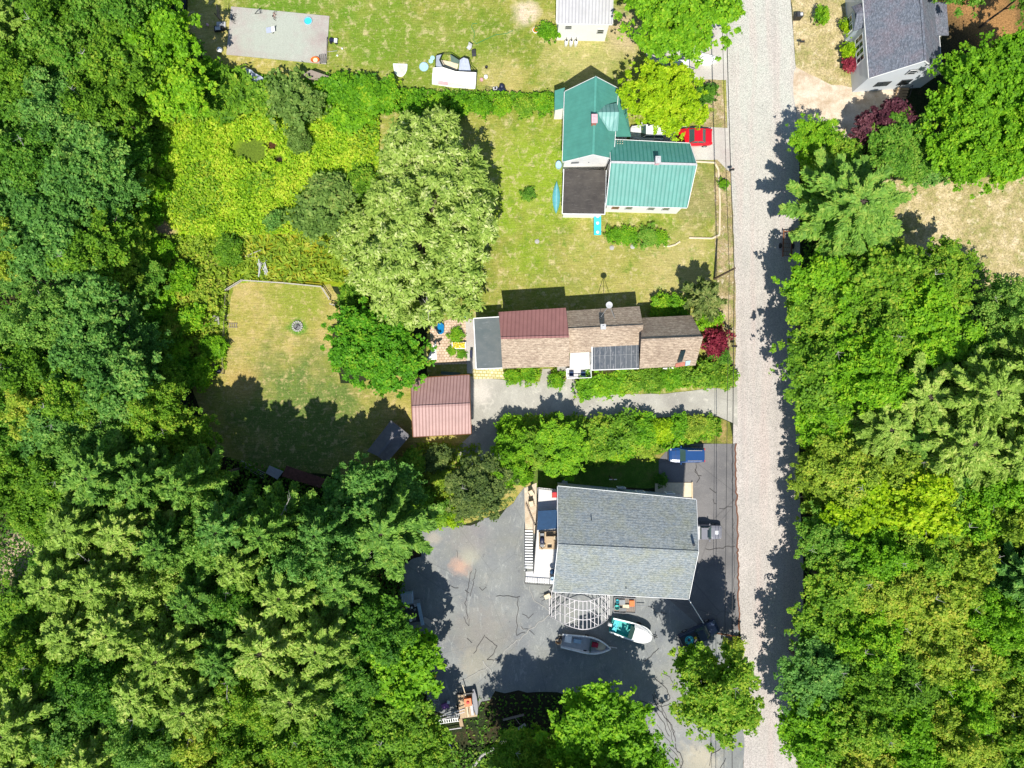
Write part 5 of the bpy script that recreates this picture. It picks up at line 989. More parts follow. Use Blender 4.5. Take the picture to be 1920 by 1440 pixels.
# ---- around the green roofed house
q = thing('canoe', 'turquoise canoe lying on the lawn along the black rear roof', 'canoe', P(1043, 371), math.radians(89))
rs = [(-2.15 + 4.3 * i / 14, .5 * math.sin(math.pi * i / 14) ** .8 + .01) for i in range(15)]
MB().loft([[Vector((x, -w, .05)), Vector((x, -w * .6, .3)), Vector((x, 0, .40)), Vector((x, w * .6, .3)), Vector((x, w, .05))] for x, w in rs], closed=False, cap=False).build('hull', M['canoe'], q, smooth=True)
MB().path([(x, 0, .41) for x, w in rs[1:-1]], .03, 4).build('keel', M['pale_blue'], q)
q = thing('bathtub_planter', 'oval pale blue tub on the grass at the back corner of the green roof house', 'tub', P(1047, 311), 1.57); MB().lathe((0, 0, 0), [(.35, 0), (.42, .4), (.38, .42), (.3, .1)], 18, 1.4, 1).build('tub', M['pale_blue'], q); MB().lathe((0, 0, .2), [(.34, 0), (.34, .05)], 16, 1.4, 1).build('water', M['pool_blue'], q)
q = thing('tarp_table', 'long table under a bright blue tarp with white dots against the rear wall', 'table', P(1119, 424)); MB().box((0, 0, .75), (.95, 2.7, .06)).build('tarp', M['turquoise'], q)
for y in (-1.0, .2, 1.1): MB().lathe((0, y, .78), [(.18, 0), (.2, .15), (.1, .18)], 12).build('bowl', M['white'], q)
m = MB(); [m.box((sx, sy, .36), (.06, .06, .72)) for sx in (-.4, .4) for sy in (-1.2, 1.2)]; m.build('leg_frame', M['grey'], q)
MB().path([P(px, py, .12) - P(1330, 420) for px, py in ((1225, 298), (1340, 305), (1347, 318), (1350, 380), (1349, 440), (1335, 447), (1292, 446))], .13, 6).solo('stone_edging', M['cream'], P(1330, 420), 'pale stone edging curving round the lawn east of the green roof house', 'edging')
MB().path([P(px, py, .1) - P(1262, 458) for px, py in ((1244, 461), (1255, 462), (1266, 459), (1275, 453))], .12, 6).solo('stone_edging', M['cream'], P(1262, 458), 'short curved pale stone edging at the end of the low hedge', 'edging')
for k, (px, py) in enumerate(((1147, 465), (1186, 463), (1007, 453))): MB().lathe((0, 0, 0), [(.3, 0), (.32, .1), (.12, .16)], 9).solo('flat_stone', M['stone'], P(px, py), ['flat pale stone on the lawn below the blue tarp table', 'flat pale stone on the lawn below the low hedge', 'flat pale stone alone on the open lawn west of the blue tarp table'][k], 'stone')
q = thing('wheelie_bin', 'black bin with a pale label lying at the road edge beyond the mailbox', 'bin', P(1493, 35), .02); MB().box((0, 0, .55), (.9, .6, 1.1)).build('body', M['black'], q); MB().box((.08, 0, 1.12), (.8, .62, .07)).build('lid', M['dark_grey'], q); MB().box((.25, 0, 1.165), (.3, .35, .02)).build('label', M['white'], q)
def mailbox(px, py, rz, lb):
    q = thing('mailbox', lb, 'mailbox', P(px, py), rz); MB().tube((0, 0, 0), (0, 0, 1.1), .06).build('post', M['wood'], q)
    MB().loft([[Vector((x, .14 * math.cos(t), 1.15 + .2 * max(0, math.sin(t)))) for t in [math.pi * i / 7 for i in range(8)]] for x in (-.3, .3)]).build('box', M['black'], q); MB().box((.1, .16, 1.32), (.18, .02, .06)).build('flag', M['red'], q)
mailbox(1497, 86, 0, 'black mailbox on a post at the road edge of the slate roof house'); mailbox(1367, 323, .1, 'dark mailbox on a post at the road edge by the stone edging')
mailbox(1372, 650, 0, 'dark mailbox at the road edge beside the red leaved bush')

# ---- patio west of the long house
q = thing('blue_tarp_pile', 'bright blue tarp over a heap on the patio corner by the dark green tree', 'tarp', P(826, 617)); m = MB()
m.loft([[Vector((x + .25 * z, y * s_, z)) for s_, y in ((1, -w), (1, -w * .5), (1, 0), (1, w * .5), (1, w))] for x, w, z in ((-.5, .3, .0), (-.4, .7, .5), (0, .75, .9), (.35, .5, .6), (.5, .2, 0))], closed=False); m.build('tarp', M['blue_tarp'], q)
q = thing('blue_barrel', 'bright blue barrel lying on the patio ledge by the pale willow', 'barrel', P(871, 592)); MB().tube((-.6, 0, .35), (.6, 0, .35), .34, 14).build('barrel', M['blue_tarp'], q); [MB().tube((x - .03, 0, .35), (x + .03, 0, .35), .355, 14).build('band', M['pale_blue'], q) for x in (-.35, .35)]
q = thing('hot_tub_cover', 'small dark container strapped to the wall of the grey flat roof', 'container', P(884, 664)); MB().box((0, 0, .4), (.35, 1.0, .8)).build('body', M['bag_blue'], q); MB().box((0, -.8, .3), (.3, .5, .6)).build('bag', M['dark_grey'], q)
q = thing('stone_terrace', 'white triangular stone terrace with garden tools at the patio edge', 'terrace', P(813, 655)); MB().slab([P(817, 638, .3), P(819, 674, .3), P(800, 675, .3)], .3).build('top', M['white'], q, world=True); m = MB(); m.tube(P(815, 648, .35), P(812, 665, .38), .04); m.tube(P(813, 645, .35), P(818, 650, .38), .03); m.build('tool', M['black'], q, world=True)
q = thing('raised_planter', 'white edged raised planter with yellow flowers in the patio bed', 'planter', P(861, 648)); MB().box((0, 0, .25), (1.9, .9, .5)).build('box', M['white'], q)
m = MB(); rr = random.Random(8)
for i in range(260):
    c = Vector((rr.uniform(-.8, .8), rr.uniform(-.35, .35), rr.uniform(.5, .75))); x = Vector((rr.uniform(-1, 1), rr.uniform(-1, 1), rr.uniform(-.3, .3))).normalized() * .08; y = x.cross(Vector((0, rr.uniform(-.5, .5), 1))).normalized() * .06
    m.add([c - x, c + y, c + x, c - y], [(0, 1, 2, 3)])
m.build('flowers', M['yellow'], q)
q = thing('glass_panel', 'long pale glass sheet lying in the shade behind the red garage', 'glass sheet', P(845, 700)); MB().box((0, 0, .12), (2.6, .35, .05), -.08).build('pane', M['netting'], q); MB().box((0, -.2, .12), (2.6, .05, .06), -.08).build('frame', M['light_grey'], q)

# ---- west lawn: fire pit, fences, bench, poles
q = thing('fire_pit', 'round stone fire pit full of ash on the golden west lawn', 'fire pit', P(558, 612)); rr = random.Random(2)
m = MB()
for i in range(14):
    t = i * 2 * math.pi / 14; m.box((.62 * math.cos(t), .62 * math.sin(t), .1), (.24, .2, .2), t + rr.uniform(-.2, .2))
m.build('stone_ring', M['stone'], q); MB().lathe((0, 0, 0), [(.5, .01), (.3, .06), (.05, .1)], 12).build('ash', M['ash'], q); m = MB(); [m.tube((rr.uniform(-.3, .3), rr.uniform(-.3, .3), .08), (rr.uniform(-.3, .3), rr.uniform(-.3, .3), .14), .05) for _ in range(5)]; m.build('charred_log', M['black'], q)
def rail_fence(pts, label, mat='galv', hgt=1.0, step=2.2, rails=(.45, .95), name='rail_fence', rr_=.06):
    L0 = P(*pts[0]); q = thing(name, label, 'fence', L0)
    for a, b in zip(pts[:-1], pts[1:]):
        A_, B_ = P(*a) - L0, P(*b) - L0; n = max(1, round((B_ - A_).length / step))
        for i in range(n + (1 if b == pts[-1] else 0)):
            c = A_.lerp(B_, i / n); MB().box(c + Vector((0, 0, hgt / 2)), (.12, .12, hgt)).build('post', M[mat], q)
        for z in rails: MB().tube(A_ + Vector((0, 0, z)), B_ + Vector((0, 0, z)), rr_, 4).build('rail', M[mat], q)
rail_fence([(428, 545), (457, 527), (535, 532), (605, 539), (620, 562)], 'grey rail fence along the top of the golden west lawn', 'grey_wood')
rail_fence([(622, 571), (642, 577)], 'short grey fence piece beside the dark green round tree', 'grey_wood')
rail_fence([(353, -10), (345, 25), (343, 60)], 'dark board fence at the top edge beside the slab yard', 'bag_blue', 1.5, 2.4, (.3, .7, 1.1, 1.5), 'board_fence')
rail_fence([(427, 545), (424, 600), (421, 660), (421, 700)], 'dark sagging wire fence on the scrub side of the west lawn', 'old_wood', .8, 2.5, (.4, .75), 'wire_fence', .03)
q = thing('park_bench', 'dark slatted bench standing at the shaded side of the west lawn', 'bench', P(348, 742), math.radians(97))
for k in range(4): MB().box((0, -.25 + k * .17, .45), (2.4, .13, .05)).build('slat', M['bag_blue'], q)
MB().box((0, .35, .75), (2.4, .06, .45)).build('backrest', M['bag_blue'], q)
for s in (-1, 1): MB().box((s * 1.0, 0, .22), (.08, .55, .44)).build('leg', M['black'], q)
q = thing('lattice_panel', 'pale slatted panel standing in the scrub beside the wire fence', 'panel', P(405, 601), .1); m = MB(); [m.box((0, -.55 + k * .18, .5 + .02 * k), (1.2, .1, .05)) for k in range(7)]; m.build('slats', M['grey_wood'], q); MB().box((.62, 0, .3), (.06, 1.2, .6)).build('frame', M['grey_wood'], q)
ladder(437, 610, .0, 1.2, 'short dark ladder lying on the west lawn edge by the slatted panel', 'old_wood', .08, .55)
q = thing('broken_pallet', 'heap of splintered grey boards in the tall grass above the west lawn', 'pallet', P(494, 503)); rr = random.Random(6); m = MB(); [m.box((rr.uniform(-.5, .6), rr.uniform(-.5, .4), .15 + .05 * i), (rr.uniform(1.2, 2.2), .12, .04), rr.uniform(1.2, 2.2)) for i in range(9)]; m.build('boards', M['light_grey'], q)
bs = MB().tube((-1.4, -.6, .2), (1.0, .4, .2), .05); bs.tube((-1.4, -.6, .2), (1.6, -.7, .15), .04); bs.solo('fallen_branch', M['grey_wood'], P(480, 473), 'pale forked fallen branch in the tall grass above the broken boards', 'branch')
for k, (px, py, mt, lb) in enumerate(((412, 697, 'bag_blue', 'dark blue bucket on the edge of the scrub by the wire fence'), (267, 658, 'pale_blue', 'pale blue bucket showing between the trees of the west woods'), (392, 815, 'purple', 'purple bucket at the foot of the trees by the shaded lawn'))): bucket(px, py, 0, mt, lb, .3, .4)
q = thing('stump_log', 'long pale fallen log among the bushes at the bottom of the woods', 'log', P(930, 1410)); L0 = P(930, 1410)
MB().path([P(px, py, z) - L0 for px, py, z in ((885, 1440, .4), (905, 1415, .5), (935, 1398, .5), (965, 1372, .6), (985, 1358, .4))], .22, 8).build('trunk', M['stone'], q); MB().path([P(935, 1398, .5) - L0, P(950, 1402, .9) - L0], .08).build('stub', M['stone'], q)
q = thing('fallen_log', 'dark fallen trunk in the shade below the lot edge', 'log', P(960, 1345)); MB().tube((-1.2, -.2, .25), (1.6, .5, .3), .16, 8).build('trunk', M['old_wood'], q); MB().tube((.4, .1, .3), (1.0, -.5, .8), .05).build('stub', M['old_wood'], q)
rail_fence([(1340, 1185), (1384, 1192)], 'low rusty guard rail at the bottom corner of the dark asphalt', 'rust', .6, 1.6, (.3, .55), 'guard_rail')
q = thing('drain_pipe', 'short pale pink pipe lying at the nose of the blue wagon', 'pipe', P(1256, 828)); MB().tube((-.5, -.45, .15), (.4, .4, .2), .1, 10).build('pipe', M['pink'], q); MB().tube((.36, .36, .2), (.44, .44, .21), .13, 10).build('collar', M['light_grey'], q)
# logging trailer half under the pine at the road side
q = thing('roadside_trailer', 'dark rusty trailer frame half hidden under the big pine at the road edge', 'trailer', P(1473, 458), math.radians(88)); m = MB()
for s in (-1, 1): m.box((0, s * .55, .6), (3.6, .12, .15))
for k in range(7): m.box((-1.6 + k * .53, 0, .62), (.12, 1.2, .1))
m.build('frame', M['rust'], q); m = MB(); [m.box((-.2, -.35 + .24 * k, .72), (3.0, .14, .05)) for k in range(4)]; m.build('decking', M['old_wood'], q)
for s in (-1, 1): MB().tube((-.3, s * .75, .35), (-.3, s * .92, .35), .35, 14).build('wheel', M['tyre'], q)

# ---- poles and wires
def pole(px, py, hh, label, arm=True):
    q = thing('utility_pole', label, 'utility pole', P(px, py)); MB().tube((0, 0, 0), (0, 0, hh), .15, 10, .11).build('pole', M['creosote'], q)
    if arm:
        MB().box((0, 0, hh - .5), (1.9, .11, .12)).build('crossarm', M['creosote'], q)
        for x in (-.85, 0.0, .85): MB().lathe((x, 0, hh - .44), [(.05, 0), (.07, .1), (.03, .16)], 8).build('insulator', M['light_grey'], q)
    return q
HP = 8.6
p1 = P(1339, 523); pole(1339, 523, HP, 'tall wooden utility pole leaning out over the verge beside the lone olive conifer', arm=False)
def wire(a, b, sag, label, r_=.03):
    n = 24; m = MB(); pts = []
    for i in range(n + 1):
        f = i / n; p = a.lerp(b, f); p.z -= sag * 4 * f * (1 - f); pts.append(p - a)
    m.path(pts, r_, 4); m.solo('power_line', M['black'], a, label, 'power line', 'overhead lines along the road')
tops = [(-.85, HP - .28), (0, HP - .28), (.85, HP - .28)]
wire(p1 + Vector((0, 0, tops[1][1])), P(1357, -260, tops[1][1]), .5, 'upper power line running north from the utility pole', .05)
wire(p1 + Vector((0, 0, tops[1][1])), P(1374, 1740, tops[1][1]), .5, 'upper power line running south from the utility pole', .05)
wire(p1 + Vector((0, 0, 6.4)), P(1349, -260, 6.4), .4, 'lower telephone line running north from the utility pole', .035)
wire(p1 + Vector((0, 0, 6.4)), P(1356, 1740, 6.4), .4, 'lower telephone line running south from the utility pole', .035)
# ================================================================ plants
def leaf_mat(name, dark, light, warm=None, trans=0.42, rough=0.6, scale=0.55):
    """leaf colour varies per leaf, per clump and per plant; leaves let some light through"""
    t = NT(name, rough, 0.25)
    geo = t.n('ShaderNodeNewGeometry'); rnd = geo.outputs['Random Per Island']
    oi = t.n('ShaderNodeObjectInfo')
    cl = t.ramp(t.noise(scale, 3, 0.6), [(0.34, 0.22), (0.66, 0.8)])
    f = t.math('ADD', t.math('ADD', t.math('MULTIPLY', rnd, 0.5), t.math('MULTIPLY', cl, 0.65)), t.math('MULTIPLY', oi.outputs['Random'], 0.25))
    stops = [(0.35, dark), (0.85, light)]
    if warm: stops.append((0.98, warm))
    col = t.ramp(f, stops); t.l(col, t.b.inputs['Base Color'])
    tr = t.n('ShaderNodeBsdfTranslucent'); t.l(t.mix(1.0, col, (0.9, 1.0, 0.45), 'MULTIPLY'), tr.inputs[0])
    mx = t.n('ShaderNodeMixShader'); mx.inputs[0].default_value = trans
    out = [n for n in t.t.nodes if n.type == 'OUTPUT_MATERIAL'][0]
    t.l(t.b.outputs[0], mx.inputs[1]); t.l(tr.outputs[0], mx.inputs[2]); t.l(mx.outputs[0], out.inputs[0])
    return t.m
L = {
 'mid': leaf_mat('leaf_mid_green', (0.075, 0.20, 0.012), (0.25, 0.48, 0.03), (0.42, 0.55, 0.05)),
 'deep': leaf_mat('leaf_deep_green', (0.05, 0.17, 0.016), (0.18, 0.41, 0.035), (0.3, 0.48, 0.06)),
 'cool': leaf_mat('leaf_cool_green', (0.06, 0.19, 0.03), (0.22, 0.47, 0.085), (0.36, 0.55, 0.11)),
 'yel': leaf_mat('leaf_yellow_green', (0.15, 0.27, 0.02), (0.42, 0.58, 0.05), (0.6, 0.6, 0.08)),
 'lime': leaf_mat('leaf_lime', (0.18, 0.36, 0.006), (0.46, 0.68, 0.012), (0.6, 0.72, 0.03)),
 'vivid': leaf_mat('leaf_vivid', (0.10, 0.28, 0.008), (0.27, 0.56, 0.02), (0.42, 0.64, 0.03)),
 'pine': leaf_mat('needle_pine', (0.19, 0.33, 0.04), (0.46, 0.66, 0.11), (0.62, 0.70, 0.18)),
 'pineg': leaf_mat('needle_green', (0.085, 0.23, 0.03), (0.30, 0.54, 0.08), (0.42, 0.58, 0.1)),
 'willow': leaf_mat('leaf_willow', (0.20, 0.33, 0.045), (0.49, 0.64, 0.13), (0.72, 0.77, 0.32), trans=.4),
 'olive': leaf_mat('leaf_olive', (0.07, 0.13, 0.03), (0.25, 0.34, 0.08), (0.42, 0.45, 0.14)),
 'sage': leaf_mat('leaf_sage', (0.10, 0.20, 0.03), (0.28, 0.44, 0.09), (0.4, 0.5, 0.12)),
 'dense': leaf_mat('leaf_dense', (0.05, 0.20, 0.008), (0.16, 0.46, 0.02), (0.3, 0.52, 0.03)),
 'plum': leaf_mat('leaf_plum', (0.07, 0.018, 0.03), (0.22, 0.07, 0.10), (0.36, 0.16, 0.18)),
 'wine': leaf_mat('leaf_wine', (0.18, 0.015, 0.035), (0.45, 0.06, 0.10), (0.55, 0.13, 0.14)),
 'meadow': leaf_mat('leaf_meadow', (0.15, 0.36, 0.012), (0.47, 0.70, 0.03), (0.64, 0.74, 0.06), scale=0.3),
 'hedge': leaf_mat('leaf_hedge', (0.08, 0.26, 0.008), (0.24, 0.52, 0.02), (0.42, 0.6, 0.03)),
 'under': leaf_mat('leaf_understorey', (0.06, 0.2, 0.015), (0.18, 0.38, 0.03), (0.32, 0.42, 0.06)),
}
BARK = plain('bark', (0.11, 0.085, 0.065), 0.95, var=0.35); DEAD = plain('dead_wood', (0.46, 0.43, 0.40), 0.9, var=0.2)
def leaves_mesh(name, c, nrm, size, mat, aspect=1.6, axis=None, rng=None, parent=None, kind=None):
    """c: N centres, nrm: N normals; one small folded leaf face each"""
    n = len(c); nrm = nrm / (np.linalg.norm(nrm, axis=1, keepdims=True) + 1e-9)
    r = rng.normal(size=(n, 3)) if axis is None else axis + rng.normal(size=(n, 3)) * 0.35
    x = r - nrm * (r * nrm).sum(1, keepdims=True); x /= (np.linalg.norm(x, axis=1, keepdims=True) + 1e-9)
    y = np.cross(nrm, x); s = (size * rng.uniform(0.55, 1.6, n))[:, None]
    a = c - x * s * aspect / 2; b = c + y * s / 2 - x * s * 0.1; d = c + x * s * aspect / 2; e = c - y * s / 2 - x * s * 0.1
    v = np.stack([a, b, d, e], 1).reshape(-1, 3).astype(np.float32)
    me = bpy.data.meshes.new(name); me.vertices.add(4 * n); me.vertices.foreach_set('co', v.ravel())
    me.loops.add(4 * n); me.loops.foreach_set('vertex_index', np.arange(4 * n, dtype=np.int32))
    me.polygons.add(n); me.polygons.foreach_set('loop_start', np.arange(0, 4 * n, 4, dtype=np.int32)); me.polygons.foreach_set('loop_total', np.full(n, 4, dtype=np.int32))
    me.materials.append(mat); me.update(calc_edges=True)
    o = bpy.data.objects.new(name, me); C.objects.link(o)
    if parent is not None: o.parent = parent
    if kind: o['kind'] = kind
    return o
def rdir(rng, n, up=-1.0):
    v = rng.normal(size=(n, 3)); v /= np.linalg.norm(v, axis=1, keepdims=True)
    v[:, 2] = np.where(v[:, 2] < up, -v[:, 2], v[:, 2]); return v
def lobes_crown(rng, R, zc, rz, nl, lr, nleaf, inner=0.35, flat=0.6):
    """clumps spread over a dome, ragged sprays beyond its edge; returns leaf centres and normals and the clump centres"""
    d = rdir(rng, nl, -0.15); ang = np.arctan2(d[:, 1], d[:, 0])
    ph = rng.uniform(0, 6.28, 4); wob = 1 + 0.15 * np.sin(2 * ang + ph[0]) + 0.13 * np.sin(3 * ang + ph[1]) + 0.10 * np.sin(5 * ang + ph[2])
    rad = np.where(rng.random(nl) < inner, rng.uniform(0.25, 0.8, nl), rng.uniform(0.8, 1.1, nl))
    cen = d * np.array([R - lr, R - lr, rz]) * (rad * wob)[:, None]; cen[:, 2] += zc + rng.normal(size=nl) * rz * .16
    lrs = lr * rng.uniform(0.5, 1.4, nl)
    no = nl // 2; d2 = rdir(rng, no, -0.1); d2[:, 2] *= .5; out = d2 * np.array([R, R, rz]) * rng.uniform(1.0, 1.22, no)[:, None] * (1 + 0.15 * np.sin(2 * np.arctan2(d2[:, 1], d2[:, 0]) + ph[0]))[:, None]; out[:, 2] += zc
    cen = np.concatenate([cen, out]); lrs = np.concatenate([lrs, np.full(no, lr * .38)]); nl += no
    # each clump is a bunch of small sprays with gaps between them
    ns = nleaf // 9; k = rng.choice(nl, ns, p=lrs ** 2 / (lrs ** 2).sum()); u = rdir(rng, ns, -0.5)
    sc = cen[k] + u * (lrs[k] * rng.uniform(0.35, 1.2, ns))[:, None] * np.array([1, 1, flat])
    m = rng.integers(0, ns, nleaf); w = rng.normal(size=(nleaf, 3)) * np.array([.17, .17, .09]); c = sc[m] + w
    tilt = rng.normal(size=(ns, 3)) * .3
    nrm = u[m] * 0.35 + np.array([0, 0, 0.9]) + tilt[m] + rng.normal(size=(nleaf, 3)) * 0.4
    return c, nrm, cen
def trunk(root, h, r, cen, rng, dead=0, nl=10):
    m = MB(); pts = [Vector((0, 0, 0))]
    for i in range(1, 6): pts.append(Vector((rng.uniform(-.2, .2), rng.uniform(-.2, .2), h * i / 5)))
    for i in range(5): m.tube(pts[i], pts[i + 1], r * (1 - i / 5.6), 7, r * (1 - (i + 1) / 5.6))
    pick = cen[rng.choice(len(cen), min(nl, len(cen)), replace=False)]
    for c in pick:
        a = pts[2].lerp(pts[4], rng.random()); c = Vector(c); mid = a.lerp(c, .5) + Vector((0, 0, .4)); m.tube(a, mid, r * .4, 5, r * .22); m.tube(mid, c, r * .22, 4, r * .06)
    m.build('trunk', BARK, root)
    if dead:
        for i in range(dead):
            m = MB(); c = Vector(pick[i % len(pick)]); a = c * 0.6; a.z = c.z; tip = Vector((c.x * 1.02, c.y * 1.02, c.z + rng.uniform(.8, 1.6))); m.tube(a, tip, .07, 4, .02)
            for _ in range(5): b = a.lerp(tip, rng.uniform(.3, .9)); m.tube(b, b + Vector((rng.uniform(-1, 1), rng.uniform(-1, 1), rng.uniform(.1, .7))), .035, 3, .01)
            m.build('dead_branch', DEAD, root)
PROTO = {}
def proto_broad(key, name, seed, R, h, lr, nl, nleaf, size, dead=0, rz=None, zc=None, aspect=1.5):
    rng = np.random.default_rng(seed); root = thing(name, 'x', 'tree', (0, 0, 0)); rz = rz or h * .24; zc = zc or h * .66
    c, n, cen = lobes_crown(rng, R, zc, rz, nl, lr, nleaf)
    trunk(root, h * .8, h * .018 + .06, cen, rng, dead)
    leaves_mesh('crown', c, n, size, L['mid'], aspect, rng=rng, parent=root)
    PROTO[key] = [root, R, h, False]
def proto_pine(key, name, seed, R, h, nwh, per, size, dens=1.0, dead=0, droop=0.25, flat=0.45):
    rng = np.random.default_rng(seed); root = thing(name, 'x', 'tree', (0, 0, 0)); cs, ns, ax = [], [], []; tips = []
    m = MB(); m.tube((0, 0, 0), (0, 0, h * .5), h * .017 + .05, 8, h * .012); m.tube((0, 0, h * .5), (0, 0, h * .97), h * .012, 6, .02)
    for i in range(nwh):
        f = i / (nwh - 1); z = h * (.5 + .42 * f); Lb = R * (1 - f * .93) ** .5 * rng.uniform(.8, 1.12) + .3
        for j in range(per):
            a = 2 * math.pi * (j + rng.uniform(-.25, .25)) / per + i * .9; l = Lb * rng.uniform(.72, 1.15)
            dx, dy = math.cos(a), math.sin(a); rise = (.30 + .35 * f) * l * flat * 1.6
            P0 = np.array([0, 0, z]); P1 = np.array([dx * l, dy * l, z + rise * (1 - droop)])
            m.tube(tuple(P0), tuple(P0 + (P1 - P0) * .9), .05 + .02 * (1 - f), 3, .012); tips.append(P1)
            nt = int(dens * (18 + 62 * l)); t = rng.uniform(.18, 1.0, nt) ** .8; side = rng.normal(size=nt) * .105 * (1.2 - t) * l
            side += np.sign(rng.normal(size=nt)) * .12
            base = P0 + (P1 - P0) * t[:, None]; sv = np.array([-dy, dx, 0])
            c = base + sv * side[:, None]; c[:, 2] += rng.normal(size=nt) * .10 + .12 - abs(side) * .25
            dirv = np.array([dx, dy, .25]) + sv * np.sign(side)[:, None] * .8
            cs.append(c); ax.append(dirv); ns.append(np.array([-dx * .15, -dy * .15, 1.0]) + rng.normal(size=(nt, 3)) * .45)
    m.build('trunk', BARK, root)
    leaves_mesh('crown', np.concatenate(cs), np.concatenate(ns), size, L['pine'], 2.3, np.concatenate(ax), rng, root)
    if dead:
        for i in range(dead):
            m = MB(); a = rng.uniform(0, 6.28); z = h * rng.uniform(.5, .75); A_ = Vector((0, 0, z)); B_ = Vector((R * math.cos(a), R * math.sin(a), z + 1.5)); m.tube(A_, B_, .07, 4, .02)
            for _ in range(6): b = A_.lerp(B_, rng.uniform(.4, 1)); m.tube(b, b + Vector((rng.uniform(-.8, .8), rng.uniform(-.8, .8), rng.uniform(0, .6))), .03, 3, .01)
            m.build('dead_branch', DEAD, root)
    PROTO[key] = [root, R, h, False]
proto_broad('A', 'broadleaf_tree', 11, 5.0, 13, 1.1, 90, 34000, .22)
proto_broad('B', 'broadleaf_tree', 12, 5.0, 13, 0.85, 140, 38000, .20, dead=2)
proto_broad('Cc', 'broadleaf_tree', 13, 5.0, 12, 1.35, 60, 27000, .27)
proto_broad('D', 'broadleaf_tree', 15, 5.0, 13, .7, 190, 40000, .18, dead=3)
proto_broad('M', 'maple_tree', 14, 6.0, 12, .62, 330, 42000, .25, aspect=1.2)
proto_pine('P', 'pine_tree', 21, 5.0, 17, 9, 7, .20, 2.2)
proto_pine('Q', 'pine_tree', 22, 5.0, 17, 10, 8, .19, 2.0, dead=4)
proto_pine('Sx', 'pine_tree', 23, 6.0, 16, 9, 8, .20, 2.2, flat=.3)
proto_broad('bush', 'bush', 31, 2.0, 2.6, .5, 60, 5200, .20, rz=1.0, zc=1.3)
proto_broad('bush2', 'bush', 32, 2.0, 2.6, .38, 110, 5600, .18, rz=1.1, zc=1.2, aspect=2.2)
proto_broad('hedge', 'bush', 33, 2.0, 2.2, .6, 40, 5200, .2, rz=.9, zc=1.1)
proto_broad('dense', 'broadleaf_tree', 16, 6.5, 8, .8, 230, 52000, .25, rz=2.2, zc=5.0)
proto_pine('sparse', 'pine_tree', 24, 3, 6, 12, 7, .2, .8, flat=.8)
COUNT = {}
def plant(kind, px, py, Rpx, h, leaf, label, cat='tree', name=None, group=None, sx=1.0, zf=None):
    pr = PROTO[kind]; root = pr[0]; zc = h * (zf if zf else (.68 if kind not in ('bush', 'bush2', 'hedge') else .5)); p = P(px, py, zc); k = K(zc)
    s = Rpx / S * k / pr[1]; rnd = random.Random(int(px * 31 + py * 17))
    if not pr[3]: o = root; pr[3] = True
    else: o = tree_copy(root)
    o.location = (p.x, p.y, 0); o.scale = (s * sx, s, h / pr[2]); o.rotation_euler = (0, 0, rnd.uniform(0, 6.28) if sx == 1.0 else rnd.choice((0, math.pi)))
    o['label'] = label; o['category'] = cat
    if group: o['group'] = group
    if name and o.name.split('.')[0] != name: o.name = name
    for ch in o.children:
        if ch.name.startswith('crown'):
            ch.material_slots[0].link = 'OBJECT'; ch.material_slots[0].material = L[leaf]
    return o
ORD = ['first', 'second', 'third', 'fourth', 'fifth', 'sixth', 'seventh', 'eighth', 'ninth', 'tenth', 'eleventh', 'twelfth']
LOOK = {'mid': 'mid green', 'deep': 'deep green', 'cool': 'cool green', 'yel': 'yellow green', 'lime': 'lime green', 'vivid': 'vivid green', 'pine': 'pale yellow green', 'pineg': 'feathery green', 'olive': 'olive', 'meadow': 'yellow green', 'hedge': 'bright green'}
KN = {'A': 'broadleaf tree', 'B': 'broadleaf tree', 'Cc': 'broadleaf tree', 'D': 'broadleaf tree', 'M': 'maple', 'P': 'pine', 'Q': 'pine', 'Sx': 'pine'}
def rows(where, group, rws):
    for phrase, ts in rws:
        seen = {}
        for i, (kd, px, py, R_, h, lf) in enumerate(ts):
            q = random.Random(px * 7 + py); px += q.uniform(-11, 11); py += q.uniform(-16, 16); R_ *= q.uniform(1.0, 1.2); h *= q.uniform(.92, 1.06)
            if kd in ('P', 'Q', 'Sx'): R_ *= 1.15
            plant(kd, px, py, R_, h, lf, f'{LOOK[lf]} {KN[kd]}, {ORD[i]} from the left in {phrase} of {where}'.replace('from the left', 'from left').replace('in the ', 'in '), group=group)
rows('the upper left woods', 'trees of the upper left woods', [
 ('the top row', [('P', 8, 60, 58, 17, 'pine'), ('B', 95, 20, 62, 15, 'mid'), ('A', 215, 10, 60, 15, 'deep'), ('Cc', 300, 55, 62, 13, 'vivid')]),
 ('the second row', [('D', 55, 130, 55, 16, 'mid'), ('A', 130, 105, 55, 15, 'deep'), ('B', 232, 120, 66, 14, 'mid'), ('Cc', 335, 150, 52, 9, 'vivid')]),
 ('the third row', [('A', 20, 215, 62, 15, 'deep'), ('D', 110, 205, 62, 15, 'cool'), ('B', 200, 210, 58, 14, 'mid'), ('A', 245, 192, 52, 9, 'mid')]),
 ('the fourth row', [('Q', 0, 300, 55, 17, 'pineg'), ('B', 75, 300, 64, 15, 'deep'), ('A', 160, 300, 60, 14, 'cool'), ('D', 226, 285, 50, 9, 'deep')]),
 ('the fifth row', [('Cc', 30, 385, 60, 14, 'cool'), ('A', 120, 385, 64, 14, 'cool'), ('D', 198, 375, 56, 11, 'cool'), ('A', 252, 345, 34, 6, 'mid')]),
 ('the sixth row', [('D', 10, 465, 55, 14, 'yel'), ('A', 85, 470, 62, 14, 'cool'), ('B', 175, 460, 60, 13, 'mid'), ('Cc', 240, 448, 48, 7, 'mid')])])
